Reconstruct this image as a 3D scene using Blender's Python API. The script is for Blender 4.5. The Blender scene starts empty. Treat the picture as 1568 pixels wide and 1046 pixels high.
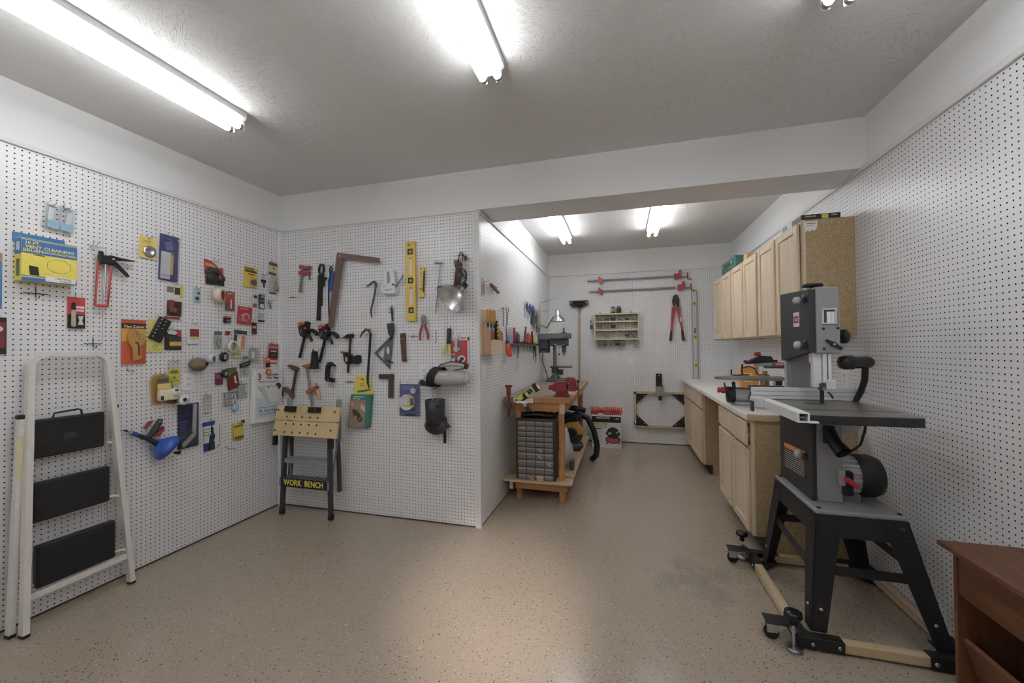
import bpy, bmesh, math, random
import numpy as np
from mathutils import Matrix, Vector
S = bpy.context.scene
COL = S.collection
random.seed(4)
# ------------------------------------------------------------------ camera, light, exposure
XL, XR, YB, HP, HC, HB, TB = -1.836, 2.40, 2.951, 2.35, 2.672, 2.371, .342
YF = -4.9
cam_d = bpy.data.cameras.new('camera')
cam_d.sensor_width = 36.0; cam_d.lens = 36.0 * 607.4574 / 1568; cam_d.clip_start = .05
cam = bpy.data.objects.new('camera', cam_d); COL.objects.link(cam)
yaw, pitch, roll = .2716, .0134, -.0092
fw = Vector((-math.sin(yaw)*math.cos(pitch), math.cos(yaw)*math.cos(pitch), math.sin(pitch)))
r0 = Vector((math.cos(yaw), math.sin(yaw), 0)); u0 = r0.cross(fw)
rr = r0*math.cos(roll) + u0*math.sin(roll); uu = u0*math.cos(roll) - r0*math.sin(roll)
mw = Matrix.Identity(4)
for i in range(3):
    mw[i][0] = rr[i]; mw[i][1] = uu[i]; mw[i][2] = -fw[i]; mw[i][3] = (1.0256, -2.7737, 1.3389)[i]
cam.matrix_world = mw
S.camera = cam
W = bpy.data.worlds.new('world'); S.world = W; W.use_nodes = True
W.node_tree.nodes['Background'].inputs[0].default_value = (.6, .65, .7, 1)
W.node_tree.nodes['Background'].inputs[1].default_value = .02      # the room is closed; only the strips and the added spot light it
TUBE = 21.0
S.view_settings.view_transform = 'Standard'; S.view_settings.look = 'None'
S.view_settings.exposure = -0.1; S.view_settings.gamma = 1.0; S.view_settings.use_curve_mapping = False
fl = bpy.data.lights.new('added_floor_spot', 'SPOT'); fl.energy = 300; fl.color = (1, .86, .76); fl.spot_size = math.radians(26); fl.spot_blend = 1; fl.shadow_soft_size = .08; fl.specular_factor = .3
floor_spot = bpy.data.objects.new('added_floor_spot', fl); COL.objects.link(floor_spot); floor_spot.location = (1.02, -2.80, 1.75)      # added unseen spot lamp that casts the warm patch on the floor
floor_spot.rotation_euler = (Vector((.36, -.80, 0))-Vector((1.02, -2.80, 1.75))).to_track_quat('-Z', 'Y').to_euler()
S.cycles.max_bounces = 10; S.cycles.diffuse_bounces = 6; S.cycles.glossy_bounces = 4
S.cycles.transparent_max_bounces = 12; S.cycles.transmission_bounces = 6
S.cycles.caustics_reflective = False; S.cycles.caustics_refractive = False
S.cycles.sample_clamp_indirect = 6

# ------------------------------------------------------------------ materials
def lin(h):
    return tuple(((c/12.92) if c <= .04045 else ((c+.055)/1.055)**2.4) for c in (int(h[i:i+2], 16)/255 for i in (0, 2, 4))) + (1,)
MC = {}
def base(name):
    m = bpy.data.materials.new(name); m.use_nodes = True
    return m, m.node_tree, m.node_tree.nodes['Principled BSDF']
def nd(t, k, **kw):
    n = t.nodes.new(k)
    for a, v in kw.items(): setattr(n, a, v)
    return n
def mt(code):
    """'rrggbb' + flags m(etal) g(loss) r(ough) c(lear) t(ranslucent film); every one gets a faint procedural mottling"""
    if code in MC: return MC[code]
    h, fl = code[:6], code[6:]
    m, t, b = base('paint_' + code)
    tc = nd(t, 'ShaderNodeTexCoord'); ns = nd(t, 'ShaderNodeTexNoise'); ns.inputs['Scale'].default_value = 60; ns.inputs['Detail'].default_value = 3
    t.links.new(tc.outputs['Object'], ns.inputs['Vector'])
    mx = nd(t, 'ShaderNodeMix', data_type='RGBA'); c = lin(h); lum = .2126*c[0]+.7152*c[1]+.0722*c[2]; c = tuple(v*.86+lum*.14 for v in c[:3])+(1,)
    mx.inputs[6].default_value = tuple(v*.9 for v in c[:3]) + (1,); mx.inputs[7].default_value = tuple(min(1, v*1.1) for v in c[:3]) + (1,)
    t.links.new(ns.outputs['Fac'], mx.inputs[0]); t.links.new(mx.outputs[2], b.inputs['Base Color'])
    b.inputs['Roughness'].default_value = .5
    if 'm' in fl: b.inputs['Metallic'].default_value = 1; b.inputs['Roughness'].default_value = .33
    if 'g' in fl: b.inputs['Roughness'].default_value = .22
    if 'r' in fl: b.inputs['Roughness'].default_value = .85
    if 'c' in fl:
        tr = nd(t, 'ShaderNodeBsdfTransparent'); gl = nd(t, 'ShaderNodeBsdfGlossy'); gl.inputs['Roughness'].default_value = .12
        tr.inputs['Color'].default_value = tuple(min(1, .72+.28*v) for v in c[:3]) + (1,)
        sh = nd(t, 'ShaderNodeMixShader'); fr = nd(t, 'ShaderNodeLayerWeight'); fr.inputs['Blend'].default_value = .25
        pw = nd(t, 'ShaderNodeMath', operation='POWER'); pw.inputs[1].default_value = 2.5; t.links.new(fr.outputs['Facing'], pw.inputs[0])
        ad = nd(t, 'ShaderNodeMath', operation='MULTIPLY_ADD'); ad.inputs[1].default_value = .45; ad.inputs[2].default_value = .06
        t.links.new(pw.outputs[0], ad.inputs[0]); t.links.new(ad.outputs[0], sh.inputs[0])
        t.links.new(tr.outputs[0], sh.inputs[1]); t.links.new(gl.outputs[0], sh.inputs[2])
        t.links.new(sh.outputs[0], t.nodes['Material Output'].inputs[0])
    if 't' in fl: b.inputs['Alpha'].default_value = .45
    MC[code] = m
    return m
def wood(key, c1, c2, axis, scale=18, rough=.45, bump=.05):
    m, t, b = base(key); MC[key] = m
    tc = nd(t, 'ShaderNodeTexCoord'); mp = nd(t, 'ShaderNodeMapping')
    sc = [scale, scale, scale]; sc['xyz'.index(axis)] = scale*.07
    mp.inputs['Scale'].default_value = sc
    n1 = nd(t, 'ShaderNodeTexNoise'); n1.inputs['Scale'].default_value = 1.6; n1.inputs['Detail'].default_value = 6; n1.inputs['Distortion'].default_value = .6
    cr = nd(t, 'ShaderNodeValToRGB'); cr.color_ramp.elements[0].position = .32; cr.color_ramp.elements[1].position = .68
    cr.color_ramp.elements[0].color = lin(c2); cr.color_ramp.elements[1].color = lin(c1)
    bp = nd(t, 'ShaderNodeBump'); bp.inputs['Strength'].default_value = bump; bp.inputs['Distance'].default_value = .002
    L = t.links.new
    L(tc.outputs['Object'], mp.inputs[0]); L(mp.outputs[0], n1.inputs['Vector']); L(n1.outputs['Fac'], cr.inputs[0]); L(cr.outputs[0], b.inputs['Base Color'])
    L(n1.outputs['Fac'], bp.inputs['Height']); L(bp.outputs[0], b.inputs['Normal']); b.inputs['Roughness'].default_value = rough
for a in 'xyz':
    wood('maple_'+a, 'dccbb4', 'cdb79a', a, 22)
    wood('bench_'+a, 'b98a55', '99683a', a, 20)
    wood('pine_'+a, 'cbb798', 'b9a27e', a, 20)
    wood('ply_'+a, 'ddd0b2', 'd0bd97', a, 16)
    wood('walnut_'+a, '6f472f', '543320', a, 26, .5)
    wood('beech_'+a, 'caa06a', 'b08048', a, 40)
def special(key, fn):
    m, t, b = base(key); MC[key] = m; fn(t, b, t.links.new)
def f_wall(t, b, L):
    tc = nd(t, 'ShaderNodeTexCoord'); n = nd(t, 'ShaderNodeTexNoise'); n.inputs['Scale'].default_value = 180; n.inputs['Detail'].default_value = 2
    bp = nd(t, 'ShaderNodeBump'); bp.inputs['Strength'].default_value = .06; bp.inputs['Distance'].default_value = .002
    L(tc.outputs['Object'], n.inputs['Vector']); L(n.outputs['Fac'], bp.inputs['Height']); L(bp.outputs[0], b.inputs['Normal'])
    b.inputs['Base Color'].default_value = (.80, .80, .80, 1); b.inputs['Roughness'].default_value = .6
special('wall_paint', f_wall)
def f_peg(t, b, L):
    tc = nd(t, 'ShaderNodeTexCoord'); n = nd(t, 'ShaderNodeTexNoise'); n.inputs['Scale'].default_value = 2.5
    mx = nd(t, 'ShaderNodeMix', data_type='RGBA'); mx.inputs[6].default_value = (.75, .75, .765, 1); mx.inputs[7].default_value = (.82, .82, .83, 1)
    L(tc.outputs['Object'], n.inputs['Vector']); L(n.outputs['Fac'], mx.inputs[0]); L(mx.outputs[2], b.inputs['Base Color'])
    b.inputs['Roughness'].default_value = .33
special('peg_paint', f_peg)
def f_ceil(t, b, L):
    tc = nd(t, 'ShaderNodeTexCoord'); mp = nd(t, 'ShaderNodeMapping'); v = nd(t, 'ShaderNodeTexVoronoi', feature='F1'); v.inputs['Scale'].default_value = 7; v.inputs['Randomness'].default_value = 1
    w = nd(t, 'ShaderNodeTexNoise'); w.inputs['Scale'].default_value = 34; w.inputs['Detail'].default_value = 3; w.inputs['Distortion'].default_value = 1.6
    # brush-stomped plaster: the noise is combed in a direction that turns from one stomp to the next
    rot = nd(t, 'ShaderNodeVectorRotate', rotation_type='Z_AXIS'); an = nd(t, 'ShaderNodeMath', operation='MULTIPLY'); an.inputs[1].default_value = 12
    sp = nd(t, 'ShaderNodeSeparateColor'); L(tc.outputs['Object'], v.inputs['Vector']); L(v.outputs['Color'], sp.inputs[0]); L(sp.outputs[0], an.inputs[0])
    L(tc.outputs['Object'], rot.inputs['Vector']); L(an.outputs[0], rot.inputs['Angle'])
    mp.inputs['Scale'].default_value = (2.6, .55, 1); L(rot.outputs[0], mp.inputs[0]); L(mp.outputs[0], w.inputs['Vector'])
    cr = nd(t, 'ShaderNodeValToRGB'); cr.color_ramp.elements[0].position = .55; cr.color_ramp.elements[1].position = .68
    L(w.outputs['Fac'], cr.inputs[0])
    bp = nd(t, 'ShaderNodeBump'); bp.inputs['Strength'].default_value = .62; bp.inputs['Distance'].default_value = .006
    L(cr.outputs[0], bp.inputs['Height']); L(bp.outputs[0], b.inputs['Normal'])
    b.inputs['Base Color'].default_value = (.74, .735, .72, 1); b.inputs['Roughness'].default_value = .7
special('ceiling_paint', f_ceil)
def f_floor(t, b, L):
    tc = nd(t, 'ShaderNodeTexCoord')
    n = nd(t, 'ShaderNodeTexNoise'); n.inputs['Scale'].default_value = 1.3; n.inputs['Detail'].default_value = 4
    L(tc.outputs['Object'], n.inputs['Vector'])
    mx = nd(t, 'ShaderNodeMix', data_type='RGBA'); mx.inputs[6].default_value = lin('9c8f80'); mx.inputs[7].default_value = lin('a89b8c')
    L(n.outputs['Fac'], mx.inputs[0]); cur = mx.outputs[2]
    for sc, thr, rad, col, off in ((150, .945, .30, '2e2a27', 0), (150, .982, .28, 'dcd6cc', 3.3), (85, .978, .26, '3c3531', 7.7), (260, .975, .34, '857a6e', 11.1)):
        mp = nd(t, 'ShaderNodeMapping'); mp.inputs['Location'].default_value = (off, off, 0)
        v = nd(t, 'ShaderNodeTexVoronoi', voronoi_dimensions='2D'); v.inputs['Scale'].default_value = sc
        L(tc.outputs['Object'], mp.inputs[0]); L(mp.outputs[0], v.inputs['Vector'])
        sp = nd(t, 'ShaderNodeSeparateColor'); L(v.outputs['Color'], sp.inputs[0])
        cl = nd(t, 'ShaderNodeTexNoise'); cl.inputs['Scale'].default_value = 2.2; L(mp.outputs[0], cl.inputs['Vector'])
        ad = nd(t, 'ShaderNodeMath', operation='MULTIPLY_ADD'); ad.inputs[1].default_value = .12; L(cl.outputs['Fac'], ad.inputs[0]); L(sp.outputs[0], ad.inputs[2])
        g = nd(t, 'ShaderNodeMath', operation='GREATER_THAN'); g.inputs[1].default_value = thr + .06; L(ad.outputs[0], g.inputs[0])
        l = nd(t, 'ShaderNodeMath', operation='LESS_THAN'); l.inputs[1].default_value = rad; L(v.outputs['Distance'], l.inputs[0])
        mu = nd(t, 'ShaderNodeMath', operation='MULTIPLY'); L(g.outputs[0], mu.inputs[0]); L(l.outputs[0], mu.inputs[1])
        m2 = nd(t, 'ShaderNodeMix', data_type='RGBA'); m2.inputs[7].default_value = lin(col); L(mu.outputs[0], m2.inputs[0]); L(cur, m2.inputs[6]); cur = m2.outputs[2]
    for (px, py), rad, col, amt in (((.70, .80), .13, 'c9b394', .75), ((1.44, -.30), .22, '6f6a66', .35)):
        nz = nd(t, 'ShaderNodeTexNoise'); nz.inputs['Scale'].default_value = 7; nz.inputs['Detail'].default_value = 5; L(tc.outputs['Object'], nz.inputs['Vector'])
        ds = nd(t, 'ShaderNodeVectorMath', operation='DISTANCE'); ds.inputs[1].default_value = (px, py, 0); L(tc.outputs['Object'], ds.inputs[0])
        a1 = nd(t, 'ShaderNodeMath', operation='MULTIPLY_ADD'); a1.inputs[1].default_value = .5*rad/.13; L(nz.outputs['Fac'], a1.inputs[0]); L(ds.outputs['Value'], a1.inputs[2])
        mr = nd(t, 'ShaderNodeMapRange'); mr.inputs['From Min'].default_value = .25*rad/.13+rad*.2; mr.inputs['From Max'].default_value = .25*rad/.13+rad*(.5 if amt > .5 else 1.2); mr.inputs['To Min'].default_value = amt; mr.inputs['To Max'].default_value = 0; L(a1.outputs[0], mr.inputs['Value'])
        m3 = nd(t, 'ShaderNodeMix', data_type='RGBA'); m3.inputs[7].default_value = lin(col); L(mr.outputs[0], m3.inputs[0]); L(cur, m3.inputs[6]); cur = m3.outputs[2]
    L(cur, b.inputs['Base Color'])
    r = nd(t, 'ShaderNodeMapRange'); r.inputs['To Min'].default_value = .13; r.inputs['To Max'].default_value = .24
    n2 = nd(t, 'ShaderNodeTexNoise'); n2.inputs['Scale'].default_value = 5; L(tc.outputs['Object'], n2.inputs['Vector']); L(n2.outputs['Fac'], r.inputs['Value']); L(r.outputs[0], b.inputs['Roughness'])
    bp = nd(t, 'ShaderNodeBump'); bp.inputs['Strength'].default_value = .05; bp.inputs['Distance'].default_value = .01
    n3 = nd(t, 'ShaderNodeTexNoise'); n3.inputs['Scale'].default_value = 9; L(tc.outputs['Object'], n3.inputs['Vector']); L(n3.outputs['Fac'], bp.inputs['Height']); L(bp.outputs[0], b.inputs['Normal'])
    b.inputs['Specular IOR Level'].default_value = .5
special('epoxy_floor', f_floor)
def f_chip(t, b, L):
    tc = nd(t, 'ShaderNodeTexCoord'); v = nd(t, 'ShaderNodeTexVoronoi'); v.inputs['Scale'].default_value = 240; L(tc.outputs['Object'], v.inputs['Vector'])
    cr = nd(t, 'ShaderNodeValToRGB'); e = cr.color_ramp.elements
    e[0].color = lin('8f7a58'); e[1].color = lin('bfa884'); e.new(.5).color = lin('a8916d')
    sp = nd(t, 'ShaderNodeSeparateColor'); L(v.outputs['Color'], sp.inputs[0]); L(sp.outputs[0], cr.inputs[0]); L(cr.outputs[0], b.inputs['Base Color'])
    b.inputs['Roughness'].default_value = .55
special('chipboard', f_chip)
def f_tube(t, b, L):
    b.inputs['Base Color'].default_value = (.9, .9, .9, 1)
    b.inputs['Emission Color'].default_value = (.97, .985, 1, 1); b.inputs['Emission Strength'].default_value = TUBE
special('lit_tube', f_tube)
def f_castiron(t, b, L):
    tc = nd(t, 'ShaderNodeTexCoord'); n = nd(t, 'ShaderNodeTexNoise'); n.inputs['Scale'].default_value = 14; n.inputs['Detail'].default_value = 6; L(tc.outputs['Object'], n.inputs['Vector'])
    mx = nd(t, 'ShaderNodeMix', data_type='RGBA'); mx.inputs[6].default_value = lin('7d7b78'); mx.inputs[7].default_value = lin('9d9b97'); L(n.outputs['Fac'], mx.inputs[0]); L(mx.outputs[2], b.inputs['Base Color'])
    b.inputs['Metallic'].default_value = .7; b.inputs['Roughness'].default_value = .3
special('cast_iron', f_castiron)
def M_(code): return MC[code] if code in MC else mt(code)

# ------------------------------------------------------------------ mesh builder
class MB:
    def __init__(s): s.v = []; s.f = []; s.m = []; s.s = []; s.codes = []; s.T = None
    def add(s, vs, fs, code, smooth=False):
        if code not in s.codes: s.codes.append(code)
        k = s.codes.index(code); o = len(s.v)
        vs = [Vector(v) for v in vs]
        if s.T is not None: vs = [s.T @ v for v in vs]
        s.v += vs
        for f in fs: s.f.append(tuple(o+i for i in f)); s.m.append(k); s.s.append(smooth)
        return s
    def box(s, x0, x1, y0, y1, z0, z1, code, bev=0):
        if x0 > x1: x0, x1 = x1, x0
        if y0 > y1: y0, y1 = y1, y0
        if z0 > z1: z0, z1 = z1, z0
        if bev:
            bev = min(bev, (x1-x0)*.45, (y1-y0)*.45, (z1-z0)*.45)
            bm = bmesh.new(); bmesh.ops.create_cube(bm, size=1)
            for v in bm.verts: v.co = ((x0+x1)/2+v.co.x*(x1-x0), (y0+y1)/2+v.co.y*(y1-y0), (z0+z1)/2+v.co.z*(z1-z0))
            bmesh.ops.bevel(bm, geom=bm.edges[:], offset=bev, segments=2 if bev > .006 else 1, affect='EDGES', profile=.5)
            bm.verts.index_update()
            s.add([v.co.copy() for v in bm.verts], [[v.index for v in f.verts] for f in bm.faces], code); bm.free(); return s
        return s.add([(x, y, z) for x in (x0, x1) for y in (y0, y1) for z in (z0, z1)],
                     [(0, 1, 3, 2), (4, 6, 7, 5), (0, 4, 5, 1), (2, 3, 7, 6), (0, 2, 6, 4), (1, 5, 7, 3)], code)
    def cyl(s, p, q, r, code, r2=None, n=14, caps=True):
        p, q = Vector(p), Vector(q); r2 = r if r2 is None else r2
        d = (q-p).normalized(); a = d.orthogonal().normalized(); b = d.cross(a)
        ring = lambda c, R: [c+(a*math.cos(2*math.pi*i/n)+b*math.sin(2*math.pi*i/n))*R for i in range(n)]
        A, B = ring(p, r), ring(q, r2)
        s.add(A+B, [(i, (i+1) % n, n+(i+1) % n, n+i) for i in range(n)], code, True)
        if caps: s.add(A, [tuple(range(n))[::-1]], code); s.add(B, [tuple(range(n))], code)
        return s
    def tube(s, pts, r, code, n=8, closed=False, caps=True):
        pts = [Vector(p) for p in pts]; N = len(pts); rs = r if isinstance(r, (list, tuple)) else [r]*N
        vs = []; prev = None
        for i, p in enumerate(pts):
            a = pts[i-1] if (i > 0 or closed) else p; b = pts[(i+1) % N] if (i < N-1 or closed) else p
            d = (b-a).normalized() if (b-a).length > 1e-9 else Vector((0, 0, 1))
            if prev is None: x = d.orthogonal().normalized()
            else:
                x = prev-d*prev.dot(d); x = x.normalized() if x.length > 1e-6 else d.orthogonal().normalized()
            prev = x; y = d.cross(x)
            vs += [p+(x*math.cos(2*math.pi*k/n)+y*math.sin(2*math.pi*k/n))*rs[i] for k in range(n)]
        fs = []
        for i in range(N if closed else N-1):
            j = (i+1) % N
            fs += [(i*n+k, i*n+(k+1) % n, j*n+(k+1) % n, j*n+k) for k in range(n)]
        s.add(vs, fs, code, True)
        if caps and not closed:
            s.add(vs[:n], [tuple(range(n))[::-1]], code); s.add(vs[-n:], [tuple(range(n))], code)
        return s
    def prism(s, poly, a0, a1, code, axis='y', smooth=False):
        """extrude a 2-D polygon: axis y -> poly is (x,z); axis x -> (y,z); axis z -> (x,y)"""
        n = len(poly)
        ar = sum(poly[i][0]*poly[(i+1) % n][1]-poly[(i+1) % n][0]*poly[i][1] for i in range(n))
        if ar < 0: poly = poly[::-1]
        if a0 > a1: a0, a1 = a1, a0
        P = {'y': lambda u, w, a: (u, a, w), 'x': lambda u, w, a: (a, u, w), 'z': lambda u, w, a: (u, w, a)}[axis]
        A = [P(u, w, a0) for u, w in poly]; B = [P(u, w, a1) for u, w in poly]
        c0, c1 = tuple(range(n)), tuple(range(n))
        side = [(i, (i+1) % n, n+(i+1) % n, n+i) for i in range(n)]
        if axis == 'y': c1 = c1[::-1]; side = [f[::-1] for f in side]
        else: c0 = c0[::-1]
        s.add(A, [c0], code); s.add(B, [c1], code); s.add(A+B, side, code, smooth)
        return s
    def lathe(s, prof, c, code, axis='z', n=20):
        """profile [(r,h)] about an axis through c"""
        D = {'z': (Vector((1, 0, 0)), Vector((0, 1, 0)), Vector((0, 0, 1))), 'y': (Vector((1, 0, 0)), Vector((0, 0, -1)), Vector((0, 1, 0))), 'x': (Vector((0, 1, 0)), Vector((0, 0, 1)), Vector((1, 0, 0)))}
        if isinstance(axis, str): a, b, d = D[axis]
        else:
            d = Vector(axis).normalized(); a = d.orthogonal().normalized(); b = d.cross(a)
        c = Vector(c); vs = []
        for r, h in prof: vs += [c+d*h+(a*math.cos(2*math.pi*k/n)+b*math.sin(2*math.pi*k/n))*max(r, 1e-5) for k in range(n)]
        fs = []
        for i in range(len(prof)-1): fs += [(i*n+k, i*n+(k+1) % n, (i+1)*n+(k+1) % n, (i+1)*n+k) for k in range(n)]
        return s.add(vs, fs, code, True)
    def ball(s, c, r, code, n=14):
        rx, ry, rz = r if isinstance(r, (list, tuple)) else (r, r, r); vs = []; m = max(5, n//2)
        for i in range(m+1):
            t = math.pi*i/m
            vs += [(c[0]+rx*math.sin(t)*math.cos(2*math.pi*k/n), c[1]+ry*math.sin(t)*math.sin(2*math.pi*k/n), c[2]-rz*math.cos(t)) for k in range(n)]
        fs = [(i*n+k, i*n+(k+1) % n, (i+1)*n+(k+1) % n, (i+1)*n+k) for i in range(m) for k in range(n)]
        return s.add(vs, fs, code, True)
    def torus(s, c, R, r, code, axis='y', n=24, m=8):
        ax = {'y': lambda a: (math.cos(a), 0, math.sin(a)), 'z': lambda a: (math.cos(a), math.sin(a), 0), 'x': lambda a: (0, math.cos(a), math.sin(a))}[axis]
        return s.tube([Vector(c)+Vector(ax(2*math.pi*i/n))*R for i in range(n)], r, code, m, closed=True)
    def ring(s, c, ro, ri, h, code, axis='y', n=24):
        return s.lathe([(ri, 0), (ro, 0), (ro, h), (ri, h), (ri, 0)], c, code, axis, n)
    def text(s, txt, x, z, size, d, code, ax='y', flip=False, th=.0006, sx=1):
        """flat lettering standing d in front of y=0 (facing -y), centred on x,z"""
        key = (txt,)
        if key not in TXT:
            cu = bpy.data.curves.new('lettering', 'FONT'); cu.body = txt; cu.size = 1; cu.extrude = .5; cu.resolution_u = 2; cu.offset = .018; cu.align_x = 'CENTER'; cu.align_y = 'CENTER'
            o = bpy.data.objects.new('lettering', cu); COL.objects.link(o); dg = bpy.context.evaluated_depsgraph_get()
            me = bpy.data.meshes.new_from_object(o.evaluated_get(dg))
            TXT[key] = ([v.co.copy() for v in me.vertices], [tuple(p.vertices) for p in me.polygons])
            bpy.data.objects.remove(o); bpy.data.curves.remove(cu); bpy.data.meshes.remove(me)
        vs, fs = TXT[key]
        return s.add([(x+v.x*size*sx, -d-v.z*th, z+v.y*size) for v in vs], fs, code)
    def build(s, name, parent=None, loc=None):
        me = bpy.data.meshes.new(name); me.from_pydata([tuple(v) for v in s.v], [], s.f)
        for c in s.codes: me.materials.append(M_(c))
        me.polygons.foreach_set('material_index', s.m); me.polygons.foreach_set('use_smooth', s.s)
        me.update()
        o = bpy.data.objects.new(name, me); COL.objects.link(o)
        if parent is not None: o.parent = parent
        if loc: o.location = loc
        return o
TXT = {}
def thing(name, label, cat, loc=(0, 0, 0), rz=0, group=None, tilt=0, rx=0):
    o = bpy.data.objects.new(name, None); COL.objects.link(o); o.empty_display_size = .05
    o.location = loc; o.rotation_euler = (rx, tilt, rz); return tag(o, label, cat, group)
def tag(o, label, cat, group=None):
    o['label'] = label; o['category'] = cat
    if group: o['group'] = group
    return o
def struct(o): o['kind'] = 'structure'; return o
def copy_tree(o, parent=None):
    c = o.copy(); COL.objects.link(c)
    if parent is not None: c.parent = parent
    for ch in [k for k in bpy.data.objects if k.parent == o]: copy_tree(ch, c)
    return c
R90 = math.pi/2
WALL = {'L': (lambda u, z, d=0: (XL+d, u, z), R90), 'P': (lambda u, z, d=0: (u, -d, z), 0), 'I': (lambda u, z, d=0: (d, u, z), R90),
        'B': (lambda u, z, d=0: (u, YB-d, z), 0), 'R': (lambda u, z, d=0: (XR-d, u, z), -R90)}

# ------------------------------------------------------------------ the room
def slab(name, x0, x1, y0, y1, z0, z1, code):
    return struct(MB().box(x0, x1, y0, y1, z0, z1, code).build(name))
T = .12; PT = .012                                  # wall thickness; the pegboard stands PT proud of the drywall
floor = slab('floor', XL-T, XR+T, YF-T, YB+T, -.1, 0, 'epoxy_floor')
ceiling = slab('ceiling', XL-T, XR+T, YF-T, YB+T, HC, HC+.1, 'ceiling_paint')
wall_left = slab('wall_left', XL-T, XL-PT, YF-T, PT, 0, HC, 'wall_paint')
wall_right = slab('wall_right', XR+PT, XR+T, YF-T, YB+T, 0, HC, 'wall_paint')
wall_back = slab('wall_back', -PT, XR+PT, YB+PT, YB+T, 0, HC, 'wall_paint')
wall_partition = struct(MB().box(XL-T, -PT, PT, YB+T, 0, HC, 'wall_paint').build('wall_partition'))
wall_front = slab('wall_front', XL-PT, XR+PT, YF-T, YF, 0, HC, 'wall_paint')
beam = struct(MB().box(-PT, XR+PT, PT, TB, HB, HC, 'wall_paint').build('beam'))

def pegboard(parent, loc, rz, w, h, seed=0):
    """one sheet of perforated hardboard with real quarter-inch holes on a one-inch grid over a near-black sheet for the shaded cavity"""
    p = .0254; nx = max(1, int(w/p)); nz = int(h/p); r = .0036
    gx = np.arange(nx+1)*p + (w-nx*p)/2; gz = np.arange(nz+1)*p + (h-nz*p)/2
    cx = (gx[:-1]+gx[1:])/2; cz = (gz[:-1]+gz[1:])/2
    gx[0] = .0009; gx[-1] = w-.0009; gz[0] = 0; gz[-1] = h
    GX, GZ = np.meshgrid(gx, gz, indexing='ij'); V0 = np.stack([GX, 0*GX, GZ], -1).reshape(-1, 3)
    CX, CZ = np.meshgrid(cx, cz, indexing='ij'); an = np.radians(22.5+45*np.arange(8))
    V1 = np.stack([CX[..., None]+r*np.cos(an), 0*CX[..., None]+0*an, CZ[..., None]+r*np.sin(an)], -1).reshape(-1, 3)
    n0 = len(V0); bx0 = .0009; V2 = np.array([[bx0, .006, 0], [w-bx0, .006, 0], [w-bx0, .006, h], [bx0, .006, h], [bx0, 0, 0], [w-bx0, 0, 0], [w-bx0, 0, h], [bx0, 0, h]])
    V = np.concatenate([V0, V1, V2])
    I, K = np.meshgrid(np.arange(nx), np.arange(nz), indexing='ij'); I = I.ravel(); K = K.ravel()
    c = lambda i, k: i*(nz+1)+k
    c00, c10, c11, c01 = c(I, K), c(I+1, K), c(I+1, K+1), c(I, K+1)
    o = n0 + (I*nz+K)*8; q = lambda j: o+j
    quads = np.concatenate([np.stack(x, -1) for x in ((c10, c11, q(0), q(7)), (c11, c01, q(2), q(1)), (c01, c00, q(4), q(3)), (c00, c10, q(6), q(5)))])
    tris = np.concatenate([np.stack(x, -1) for x in ((c11, q(1), q(0)), (c01, q(3), q(2)), (c00, q(5), q(4)), (c10, q(7), q(6)))])
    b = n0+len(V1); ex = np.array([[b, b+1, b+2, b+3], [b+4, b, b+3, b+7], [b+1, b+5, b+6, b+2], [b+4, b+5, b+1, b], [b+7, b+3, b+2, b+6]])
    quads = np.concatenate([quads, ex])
    me = bpy.data.meshes.new('peg_panel'); nq, nt = len(quads), len(tris)
    me.vertices.add(len(V)); me.vertices.foreach_set('co', V.ravel())
    me.loops.add(nq*4+nt*3); me.loops.foreach_set('vertex_index', np.concatenate([quads.ravel(), tris.ravel()]).astype(np.int32))
    me.polygons.add(nq+nt)
    me.polygons.foreach_set('loop_start', np.concatenate([np.arange(nq)*4, nq*4+np.arange(nt)*3]).astype(np.int32))
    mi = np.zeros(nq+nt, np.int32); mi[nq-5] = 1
    me.materials.append(MC['peg_paint']); me.materials.append(mt('100f0er'))  # near-black backing paints in the shade behind the holes
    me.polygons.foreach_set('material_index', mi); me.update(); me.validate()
    ob = bpy.data.objects.new('peg_panel', me); COL.objects.link(ob); ob.parent = parent; ob.location = loc; ob.rotation_euler = (0, 0, rz)
PH = HP-.012; Z0 = .012
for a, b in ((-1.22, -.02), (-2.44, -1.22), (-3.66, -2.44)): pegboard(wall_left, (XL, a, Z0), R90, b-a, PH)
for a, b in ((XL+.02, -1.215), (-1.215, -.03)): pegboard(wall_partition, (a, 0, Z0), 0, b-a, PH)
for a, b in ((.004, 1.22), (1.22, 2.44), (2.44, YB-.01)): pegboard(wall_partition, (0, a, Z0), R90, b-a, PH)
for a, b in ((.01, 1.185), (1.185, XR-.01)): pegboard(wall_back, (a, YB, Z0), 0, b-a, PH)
for a, b in ((2.44, YB-.004), (1.22, 2.44), (0, 1.22), (-1.22, 0), (-2.44, -1.22)): pegboard(wall_right, (XR, b, Z0), -R90, b-a, PH)
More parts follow.
